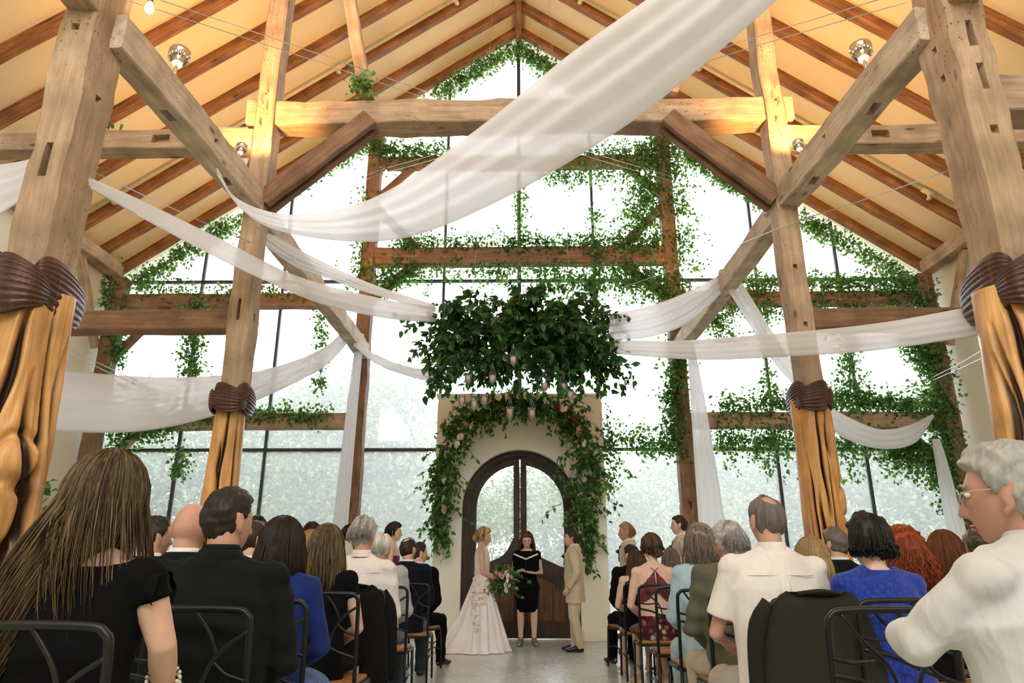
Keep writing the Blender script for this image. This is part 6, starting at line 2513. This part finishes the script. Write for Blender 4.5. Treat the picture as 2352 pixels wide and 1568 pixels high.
def lace_back(root, p, HM):
    T = TORSO
    zz = [t[0] for t in T]

    def surf(f, t, off):
        rx = float(np.interp(f, zz, [q[1] for q in T])) + off
        ry = float(np.interp(f, zz, [q[2] for q in T])) + off
        yc = float(np.interp(f, zz, [q[3] for q in T]))
        a = -PI / 2 + t * 1.45
        c = p.sp(0, 0, f)
        return (c.x + rx * math.cos(a), c.y + yc + ry * math.sin(a), c.z)
    P = np.zeros((41, 10, 3))
    Q = np.zeros((41, 10, 3))
    for i, t in enumerate(np.linspace(-1, 1, 41)):
        sc = 0.008 * abs(math.sin(i * PI / 4))
        hi = 0.59 - 0.22 * abs(t) ** 0.85 + sc
        lo = 0.36 - 0.06 * abs(t) + 0.05 * math.exp(-(t / 0.25) ** 2) - sc
        for j, q in enumerate(np.linspace(0, 1, 10)):
            P[i, j] = surf(lo + (hi - lo) * q, t, 0.011)
            Q[i, j] = surf(lo + (hi - lo) * q, t, 0.004)
    m = MB()
    m.grid(np.concatenate([P, Q[:, ::-1]], axis=1), closed_v=True)
    m.build('lace_back', RLACE, root)
    for s in (-1, 1):
        b = MB()
        c = Vector(surf(0.585, 0, 0.010))
        b.tube(catmull([c, p.sp(s * 0.045, -0.072, 0.618), p.sp(s * 0.078, -0.02, 0.650), p.sp(s * 0.088, 0.06, 0.61)], 12), 0.004, 6)
        b.build('strap', BURG, root)
    b = MB()
    b.tube([surf(f, 0, 0.014) for f in np.linspace(0.37, 0.585, 10)], 0.0035, 6)
    b.build('zip', MT['chrome'], root)
    w = MB()
    w.tube([p.sp(0, 0, 0.10), p.sp(0, 0, 0.16)], [(0.168, 0.122), (0.160, 0.114)], 28, ref=(1, 0, 0))
    w.build('waistband', BURG, root)
    t = MB()
    for dx, dz in ((-0.012, 0.0), (0.0, 0.0), (0.012, 0.0), (-0.006, 0.012), (0.006, 0.012)):
        c = p.sp(dx, -0.070, 0.622) + Vector((0, 0, dz))
        t.box(tuple(c), (0.009, 0.004, 0.009))
    o = t.build('tattoo', m_plain('tattoo_ink', (0.03, 0.035, 0.03), 0.6), root)
    o['kind'] = 'stuff'


guest(1495, 1224, 7.15, 'woman with a low bun in a burgundy lace open backed dress with floral skirt', False, 'black chair of the woman in the burgundy lace dress', chair_x=RX, tone='fair', hair=('updo', 'brown'), vox=0.009, topoff=0.02, hy=0.25,
      bottom=('skirt', FLORAL), extras=lace_back, shoes=m_plain('nude_shoe', (0.45, 0.28, 0.2), 0.4))
chair(RX, 6.25, 'empty black chair with a bare wooden seat by the right aisle')
guest(1607, 1200, 5.4, 'guest with wavy grey brown hair in a powder blue suit', False, 'black chair of the guest in powder blue', chair_x=RX, tone='light', hair=('wavy', 'greybrown'), vox=0.010, topoff=0.03, hy=0.3, hs=1.06, w=1.12,
      top=('jacket', SKYB), bottom=('trousers', SKYB), shoes=SHOE)
guest(1672, 1196, 4.5, 'grey haired man in an olive blazer and khaki trousers', True, 'black chair of the man in the olive blazer', chair_x=RX, tone='red', hair=('full', 'grey'), vox=0.010, hy=0.45, w=1.08,
      top=('jacket', OLIVE, WHITE), bottom=('trousers', KHAKI), shoes=SHOE, knees=0.17)


def short_arms(p):
    s = -1
    p.el[s] = p.sh[s] + Vector((-0.10, 0.06, -0.28 * p.k))
    p.wr[s] = p.el[s] + Vector((0.10, 0.22, -0.06))


guest(1758, 1133, 3.6, 'man with a bald crown in a white short sleeved shirt', True, 'chair under the olive coat, behind the white short sleeved shirt', chair_x=RX + 0.06, tone='red', hair=('balding', 'darkgrey'), vox=0.008, hy=0.25, w=1.25,
      top=('shortshirt', PINKW), bottom=('trousers', STONE), arms=short_arms, shoes=SHOE, knees=0.2)
chair(1.275, 2.62, 'large empty black chair showing its branch shaped back, right foreground')


def big_arms(p):
    s = -1
    p.el[s] = p.sh[s] + Vector((-0.085, 0.12, -0.13 * p.k))
    p.wr[s] = p.el[s] + Vector((0.20, 0.20, -0.01))


def big_extras(root, p, HM):
    glasses(root, HM, MT['wire'])


guest(2352, 1004, 1.62, 'big white haired man in glasses and a white shirt, at the right edge', True, 'black chair at the right edge of the picture', chair_x=RX + 0.02, tone='red', hair=('fullcap', 'silver'), vox=0.007, rz=0.42, hy=0.42, w=1.5, sway=0.0,
      top=('shirt', cloth('soft_white_shirting', (0.56, 0.555, 0.55), fold=0.4)), bottom=('trousers', STONE), arms=big_arms, extras=big_extras, face=True, brow='grey', hs=1.12, lean=0.10, lips=(0.45, 0.22, 0.17))
# right block, inner columns
guest(1990, 1176, 3.46, 'woman with a black pixie cut in a royal blue lace dress', False, 'black chair of the woman in blue lace', tone='fair', hair=('pixie', 'black'), vox=0.009, hy=0.25, topoff=0.025, top=('longdress', BLACE), bottom=('skirt', BLACE), w=1.08)
guest(1862, 1228, 4.7, 'woman with a chin length blonde bob', False, 'chair of the blonde bob', tone='light', hair=('bob', 'blonde'), vox=0.012, topoff=0.035, hy=-0.2, top=('longdress', BLACK), bottom=('skirt', BLACK))
guest(1916, 1208, 5.6, 'man with short greying hair in a dark jacket and white collar', True, 'chair of the man with the white collar', tone='light', hair=('short', 'darkgrey'), vox=0.013, hy=0.5, top=('jacket', CHAR, WHITE), bottom=('trousers', CHAR))
guest(2072, 1206, 4.55, 'woman with big red curls', False, 'chair of the woman with red curls', tone='fair', hair=('curly', 'red'), vox=0.012, topoff=0.045, top=('capsleeve', BLACK), bottom=('skirt', BLACK), hs=1.04)
guest(2165, 1214, 5.1, 'woman with straight auburn hair', False, 'chair of the woman with auburn hair', tone='fair', hair=('bob', 'auburn'), vox=0.013, topoff=0.035, hy=0.3, top=('longdress', DGREY), bottom=('skirt', BLACK), hs=1.08)
guest(2240, 1214, 6.2, 'grey haired guest beyond the big man in white', True, 'chair of the grey haired guest far right', tone='light', hair=('full', 'greybrown'), vox=0.016, top=('jacket', DGREY), bottom=('trousers', CHAR))
guest(2108, 1236, 6.6, 'dark haired guest beyond the red curls', False, 'chair beyond the red curls', tone='light', hair=('bob', 'brown'), vox=0.016, topoff=0.03, top=('capsleeve', BLACK), bottom=('skirt', BLACK))
guest(1540, 1256, 8.15, 'child with straight brown hair beside the burgundy dress', False, 'chair of the child', tone='fair', hair=('long', 'greybrown'), vox=0.015, topoff=0.03, top=('capsleeve', BLACK), bottom=('skirt', BLACK), hs=0.95)
guest(1580, 1232, 7.3, 'greying guest in a navy suit half hidden by the powder blue suit', True, 'chair of the guest in navy', tone='light', hair=('full', 'grey'), vox=0.015, hy=0.4, top=('jacket', NAVY, WHITE), bottom=('trousers', NAVY))


# ------------------------------------------------------------------ coats over chair backs
def coat(x, yb, label, mat, W=0.235, top=1.0, drop=0.78, seed=0, inside=None):
    """jacket hung over a chair back: two shoulders, back panel and hanging fronts"""
    r = np.random.default_rng(seed)
    n, m = 40, 34
    y0 = yb - 0.0 + 0.0
    P = np.zeros((n, m, 3))
    for i, s in enumerate(np.linspace(0, 1, n)):
        z = top - drop * s
        flare = W * (0.66 + 0.34 * min(1, (s * 3.2)) ** 0.6) + 0.055 * s
        for j in range(m):
            a = 2 * PI * j / m
            c, sn = math.cos(a), math.sin(a)
            e = 0.62
            cx = math.copysign(abs(c) ** e, c) * flare
            cy = math.copysign(abs(sn) ** e, sn) * (0.045 + 0.03 * s)
            if s < 0.10:
                q = math.sqrt(max(0.0, 1 - (1 - s / 0.10) ** 2))
                cy *= 0.35 + 0.65 * q
                cx *= 0.86 + 0.14 * q
            w = 0.010 * s * math.sin(3 * a + 2.0 + 2 * s) + 0.006 * math.sin(9 * a + 5 * s) * s
            zt = z + (0.012 * math.cos(a * 2) if s < 0.2 else 0) - 0.05 * (s < 0.02) * 0
            P[i, j] = (x + cx * (1 + w), y0 + cy + (w if sn < 0 else -w) * 1.2, zt)
    root = thing('suit_coat', label, 'coat')
    mb = MB()
    mb.grid(P, closed_v=True)
    mb.f.append(tuple(range(m)))
    mb.m.append(0)
    mb.build('body', mat, root)
    for s in (-1, 1):
        g = MB()
        g.tube(catmull([(x + s * W * 0.80, y0 + 0.05, top - 0.05), (x + s * (W + 0.015), y0 + 0.075, top - 0.16), (x + s * (W + 0.03), y0 + 0.085, top - 0.40), (x + s * (W + 0.02), y0 + 0.09, top - 0.62)], 16),
               [(0.05, 0.03)] * 16, 12)
        g.build('sleeve', mat, root)
    g = MB()
    g.tube(catmull([(x - 0.10, y0 - 0.02, top + 0.0), (x, y0 - 0.045, top + 0.012), (x + 0.10, y0 - 0.02, top + 0.0)], 14), [(0.010, 0.016)] * 14, 8)
    g.build('collar', mat, root)
    return root


coat(LX, 5.32, 'dark charcoal coat hung over a chair by the left aisle', cloth('charcoal_coat', (0.009, 0.009, 0.009), sheen=0.01, spec=0.06), seed=1)
coat(RX + 0.06, 3.57, 'dark olive coat hung over the chair of the man in short sleeves', cloth('olive_coat', (0.024, 0.023, 0.017), sheen=0.02, spec=0.08), W=0.25, seed=2)

# ------------------------------------------------------------------ standing bridal party
# groom, faces left
gp = at(1316, 1215, 11.1)
p = standing(True, gp.z - 0.015, 1.02)
p.el[1] = p.sh[1] + Vector((0.07, -0.05, -0.29 * p.k))
p.wr[1] = p.el[1] + Vector((-0.045, 0.13, -0.20 * p.k))
p.el[-1] = p.sh[-1] + Vector((-0.07, -0.05, -0.29 * p.k))
p.wr[-1] = p.el[-1] + Vector((0.05, 0.13, -0.20 * p.k))
p.an[1].y += 0.02
p.an[-1].y -= 0.06
p.toe[-1].y -= 0.06


def jacket_skirt(root, p, mat):
    """lower part of a suit jacket below the hip, open at the front, with pocket flap and vent"""
    P = np.zeros((12, 40, 3))
    for i, s in enumerate(np.linspace(0, 1, 12)):
        f = 0.20 - 0.33 * s
        c = p.sp(0, 0, f)
        for j, a in enumerate(np.linspace(PI / 2 + 0.35 + 0.25 * s, PI / 2 + 2 * PI - 0.35 - 0.25 * s, 40)):
            rx, ry = 0.190 + 0.018 * s, 0.142 + 0.016 * s
            P[i, j] = (c.x + rx * math.cos(a), c.y + ry * math.sin(a), c.z - 0.01 * math.cos(2 * a) * s)
    Q = P.copy()
    Q[..., 0] *= 0.965
    Q[..., 1] *= 0.965
    m = MB()
    m.grid(np.concatenate([P, Q[:, ::-1]], axis=1), closed_v=True)
    m.build('jacket_hem', mat, root)
    for s in (-1, 1):
        b = MB()
        c = p.sp(0, 0, 0.07)
        b.box((c.x + s * 0.185, c.y + 0.05, c.z), (0.022, 0.13, 0.05), ch=0.006)
        b.build('pocket_flap', mat, root)


def suit_extras(root, p, HM):
    jacket_skirt(root, p, TAN)
    c = p.sp(0, 0.128, 0.45)
    sh = MB()
    sh.tube([p.sp(0, 0.070, 0.625), p.sp(0, 0.118, 0.54), p.sp(0, 0.130, 0.38)], [(0.048, 0.016), (0.050, 0.022), (0.020, 0.016)], 14, ref=(1, 0, 0))
    sh.build('shirt_front', WHITE, root)
    t = MB()
    t.tube([p.sp(0, 0.095, 0.62), p.sp(0, 0.125, 0.585), p.sp(0, 0.142, 0.53), p.sp(0, 0.148, 0.39)], [(0.016, 0.010), (0.020, 0.012), (0.018, 0.008), (0.024, 0.008)], 10, ref=(1, 0, 0))
    t.build('necktie', BLACK, root)
    b = MB()
    q = p.sp(0.085, 0.142, 0.51)
    b.ell(tuple(q), (0.022, 0.020, 0.026), 10, 8)
    rr = np.random.default_rng(3)
    leaf_batch(b, np.tile(np.array(q), (10, 1)), rr.normal(size=(10, 3)), rr.normal(size=(10, 3)) + np.array([0, 0.6, 0.6]), np.full(10, 0.06))
    b.build('boutonniere', MT['smilax'], root)


person('groom in a tan linen suit with one hand in his pocket, facing the bride', (gp.x, gp.y, 0), R(90 - 6), p, tone='light', hair=('short', 'dark'), vox=0.0065, face=True, top=('jacket', TAN, WHITE), bottom=('trousers', TAN), shoes=SHOE,
       hands='relaxed', extras=suit_extras, folds=0.004)

# officiant, faces the guests, reading
op = at(1210, 1221, 11.95)
p = standing(False, op.z - 0.02, 0.98, stance=0.105)
for s in (-1, 1):
    p.el[s] = p.sh[s] + Vector((s * 0.055, 0.02, -0.28 * p.k))
    p.wr[s] = Vector((s * 0.085, 0.26, p.el[s].z + 0.045))
p.wr[1] = Vector((0.12, 0.25, p.el[1].z + 0.02))
p.wr[-1] = Vector((-0.03, 0.27, p.el[-1].z + 0.00))


def off_hands(mb, p, s):
    w = p.wr[s]
    d = Vector((-s * 0.85, 0.5, 0.12))
    hand(mb, w, d, (0, -0.1, 1.0), s, 0.45)


def off_extras(root, p, HM):
    glasses(root, HM, MT['iron'], False)
    g = MB()
    c = p.sp(0, 0, 0.17)
    P = np.zeros((6, 40, 3))
    for i, s in enumerate(np.linspace(0, 1, 6)):
        for j in range(40):
            a = 2 * PI * j / 40
            P[i, j] = (c.x + (0.168 + 0.045 * s) * math.cos(a), c.y + (0.120 + 0.035 * s) * math.sin(a), c.z - 0.13 * s + 0.008 * math.sin(5 * a) * s)
    g.grid(P, closed_v=True)
    g.build('peplum', BLACK, root)
    k = MB()
    ztop = p.sp(0, 0, 0.18).z
    prof = []
    for z, rx, ry in ((ztop, 0.160, 0.115), (ztop - 0.12, 0.180, 0.130), (ztop - 0.22, 0.186, 0.132), (ztop - 0.40, 0.175, 0.118), (0.50, 0.162, 0.110), (0.49, 0.15, 0.10)):
        prof.append([(rx * math.cos(2 * PI * j / 36), ry * math.sin(2 * PI * j / 36), z) for j in range(36)])
    k.grid(np.array(prof), closed_v=True)
    k.build('pencil_skirt', BLACK, root)


person('officiant in a black dress and glasses reading from an open folder', (op.x, op.y, 0), R(180), p, tone='fair', hair=('wavy', 'chestnut'), hp=-0.30, vox=0.0065, face=True, top=('capsleeve', BLACK), hands=off_hands, extras=off_extras,
       shoes=m_plain('pewter_sandal', (0.22, 0.19, 0.17), 0.35, 0.5, 0.4))
fb = thing('open_folder', 'open black folder with white pages in the hands of the officiant', 'folder', (op.x - 0.02, op.y - 0.36, p.el[1].z + 0.06), R(180))
for s in (-1, 1):
    Mx = (Euler((R(50), 0, 0)).to_matrix() @ Euler((0, R(-s * 33), 0)).to_matrix())
    c = Mx @ Vector((s * 0.125, 0, 0))
    b = MB()
    b.box(tuple(c), (0.245, 0.31, 0.010), M=Mx, ch=0.003)
    b.build('cover', BLACK, fb)
    b = MB()
    c2 = Mx @ Vector((s * 0.120, 0.010, 0.015))
    b.box(tuple(c2), (0.228, 0.315, 0.018), M=Mx)
    b.build('pages', m_plain_get('paper', (0.82, 0.80, 0.76)), fb)

# bride, faces right
bp = at(1108, 1209, 11.05)
p = standing(False, bp.z - 0.035, 0.94)
for s in (-1, 1):
    p.el[s] = p.sh[s] + Vector((s * 0.03, 0.02, -0.29 * p.k))
    p.wr[s] = Vector((s * 0.035, 0.27, p.el[s].z - 0.13))
LACEW = m_lace('ivory_lace', (0.80, 0.75, 0.70), (0.66, 0.55, 0.47), 70)
TULLE = m_cloth('ivory_tulle', (0.84, 0.80, 0.79), fold=0.15, sheen=0.3)


def bride_hands(mb, p, s):
    hand(mb, p.wr[s], (-s * 0.25, 0.9, -0.25), (-s, 0, 0.0), s, 0.95)


def bride_extras(root, p, HM):
    zt = p.sp(0, 0, 0.235).z
    n, m = 46, 150
    P = np.zeros((n, m, 3))
    for i, s in enumerate(np.linspace(0, 1, n)):
        z = zt * (1 - s) + 0.006 * s
        for j in range(m):
            a = 2 * PI * j / m
            c, sn = math.cos(a), math.sin(a)
            back = max(0.0, -sn)
            front = max(0.0, sn)
            rx = 0.142 + 0.30 * s ** 1.05
            ry = 0.105 + (0.29 * front + 0.42 * back) * s ** 1.1 + 0.34 * back ** 2 * max(0, s - 0.55) ** 1.3 * 2.2
            fl = 0.035 * s ** 0.9 * (math.sin(13 * a + 1.3 * math.sin(3 * a) + 1.2 * s) + 0.5 * math.sin(23 * a + 2))
            zz = z
            if s > 0.96:
                fl *= 1.2
            P[i, j] = ((rx + fl) * c, (ry + fl) * sn + 0.0, max(zz, 0.006))
    g = MB()
    g.grid(P, closed_v=True)
    g.build('gown_skirt', TULLE, root)
    # illusion neckline and lace bodice
    b = MB()
    add_torso(b, p, 0.009, f0=0.15, f1=0.62)
    remesh(b, 'lace_bodice', LACEW, root, 0.008, 1)
    r = np.random.default_rng(8)
    ap = MB()
    for k in range(150):
        a = r.uniform(-0.7, 0.9) + (PI if r.random() < 0.0 else 0)
        s = abs(r.normal()) * 0.22
        a = r.normal() * 0.35 - 0.1
        z = zt + 0.02 - s * zt
        rx = 0.142 + 0.30 * s ** 1.05 + 0.02
        ry = 0.105 + 0.29 * s ** 1.1 + 0.02
        q = np.array([rx * math.cos(a), ry * math.sin(a), z])
        nn = np.array([math.cos(a), math.sin(a), 0.3])
        for t in range(4):
            d = r.normal(size=3)
            d -= nn * d.dot(nn) / nn.dot(nn)
            leaf_batch(ap, q[None] + nn[None] * 0.012, nn[None], d[None], np.array([r.uniform(0.025, 0.045)]), 0.1)
    o = ap.build('lace_applique', LACEW, root, False)
    o['kind'] = 'stuff'
    hb = MB()
    for t in np.linspace(-1.3, 1.3, 22):
        d = np.array([math.sin(t), 0.35, math.cos(t)])
        d /= np.linalg.norm(d)
        q = head_pts(d) + d * 0.034
        hb.ell(tuple(q), (0.006, 0.006, 0.006), 6, 4)
    V = MB().merge(hb, HM)
    o = V.build('hair_vine', m_plain_get('pearl_white', (0.85, 0.82, 0.78)), root)
    o['kind'] = 'stuff'


person('bride in an ivory lace and tulle gown with a train, holding the bouquet', (bp.x, bp.y, 0), R(-90), p, tone='light', hair=('bridal', 'blonde'), vox=0.0065, face=True, hp=-0.06, hands=bride_hands, extras=bride_extras, skip_legs=False, brow='sandy')

# bouquet
bq = at(1160, 1330, 11.0)
root = thing('bridal_bouquet', 'loose bouquet of pink and ivory roses held by the bride', 'bouquet', bq)
r = np.random.default_rng(77)
s_ = MB()
hx, hz = bp.x + 0.30 - bq.x, p.wr[1].z - 0.02 - bq.z
for k in range(9):
    e = r.normal(size=3) * 0.05
    s_.tube([(hx - 0.04 + e[0] * 0.4, e[1] * 0.4, hz - 0.13), (hx, 0, hz), tuple(e)], 0.004, 5)
s_.build('stems', MT['stem'], root)['kind'] = 'stuff'
for k, (dx, dz, kind, sc) in enumerate(((-0.10, 0.08, 'pink', 0.055), (0.10, 0.035, 'pink', 0.062), (0.03, -0.02, 'white', 0.055), (0.02, -0.075, 'white', 0.05), (0.02, 0.09, 'blush', 0.05), (-0.04, 0.05, 'blush', 0.045),
                                         (0.02, 0.15, 'red', 0.035), (-0.08, 0.14, 'red', 0.035), (0.02, -0.15, 'white', 0.036), (0.17, -0.12, 'white', 0.022), (0.05, 0.05, 'white', 0.045), (0.07, -0.09, 'blush', 0.04))):
    o = link('rose', ROSE[kind], root)
    o.location = (dx, -0.10 - 0.03 * (k % 3), dz)
    o.scale = (sc, sc, sc)
    o.rotation_euler = (PI / 2 + r.normal() * 0.35, r.normal() * 0.4, r.uniform(0, 6))
st_ = [np.array([r.normal() * 0.05, -0.02 + r.normal() * 0.04, r.normal() * 0.05]) for _ in range(70)]
dr_ = [np.array([q[0] * 6 + r.normal() * 0.6, r.normal() * 0.6 - 0.2, q[2] * 6 + r.normal() * 0.6]) for q in st_]
st, C, D, N, Sz = sprays(r, st_, dr_, 0.22, 0.06, 0.35, 0.022)
st.build('sprigs', MT['stem'], root)['kind'] = 'stuff'
L = MB()
leaf_batch(L, C, N, D, Sz)
L.build('foliage', MT['smilax'], root, False)['kind'] = 'stuff'

# groomsmen on the right, facing left
for (u, v, Y, lab, hr, rz) in ((1441, 1199, 10.75, 'sandy haired groomsman in a tan suit, nearer the doorway', ('full', 'sandy'), 82), (1563, 1181, 9.75, 'dark haired groomsman in a tan suit beside the right gable post', ('short', 'dark'), 78)):
    g_ = at(u, v, Y)
    p = standing(True, g_.z - 0.018, 1.04)
    person(lab, (g_.x, g_.y, 0), R(rz), p, tone='red' if hr[1] == 'sandy' else 'fair', hair=hr, vox=0.0085, face=True, top=('jacket', TAN, WHITE), bottom=('trousers', TAN), shoes=SHOE, hands='relaxed', extras=suit_extras, brow=hr[1])


# bridesmaids on the left, facing right
def maid_extras(root, p, HM):
    g = MB()
    z0 = p.sp(0, 0, 0.2).z
    P = np.zeros((20, 60, 3))
    for i, s in enumerate(np.linspace(0, 1, 20)):
        for j in range(60):
            a = 2 * PI * j / 60
            f = 0.018 * s * math.sin(11 * a + s)
            P[i, j] = ((0.155 + 0.13 * s + f) * math.cos(a), (0.112 + 0.15 * s + f) * math.sin(a), z0 * (1 - s) + 0.02 * s)
    g.grid(P, closed_v=True)
    g.build('long_skirt', BURG, root)


for (u, v, Y, lab, hr) in ((902, 1198, 10.1, 'bridesmaid in a burgundy dress looking right, nearest the doorway', ('updo', 'dark')), (801, 1204, 9.9, 'dark haired bridesmaid half hidden by the grey haired man in the white shirt', ('updo', 'black')),
                           (714, 1198, 9.7, 'dark haired bridesmaid farthest left, only her face showing between guests', ('updo', 'dark'))):
    g_ = at(u, v, Y)
    p = standing(False, g_.z - 0.025, 1.0)
    for s in (-1, 1):
        p.wr[s] = Vector((s * 0.04, 0.24, p.el[s].z + 0.02))
    person(lab, (g_.x, g_.y, 0), R(-82), p, tone='fair', hair=hr, vox=0.0085, face=True, top=('bodice', BURG), hands='lap', extras=maid_extras)
q = at(912, 1280, 9.95)
t = thing('bridesmaid_bouquet', 'small bouquet held by the burgundy bridesmaid nearest the doorway', 'bouquet', (q.x + 0.12, 10.08, p.wr[1].z + 0.06))
for k, (dx, dy, dz, kind) in enumerate(((0, -0.06, 0.05, 'blush'), (0.06, -0.03, 0.02, 'white'), (-0.05, -0.05, 0.02, 'red'), (0.02, -0.08, -0.02, 'pink'), (0.07, 0.04, 0.06, 'white'))):
    o = link('rose', ROSE[kind], t)
    o.location = (dx, dy, dz)
    o.scale = (0.042,) * 3
    o.rotation_euler = (PI / 2 * (k % 2), 0.4 * k, k)
L = MB()
nl = 110
leaf_batch(L, r.normal(size=(nl, 3)) * 0.05, r.normal(size=(nl, 3)), r.normal(size=(nl, 3)) + np.array([0, 0, 0.4]), r.uniform(0.04, 0.075, nl))
L.build('foliage', MT['smilax'], t, False)['kind'] = 'stuff'
L = MB()
L.tube([(0, 0, 0), (-0.03, 0.01, -0.16)], 0.018, 8)
L.build('stems', MT['stem'], t)
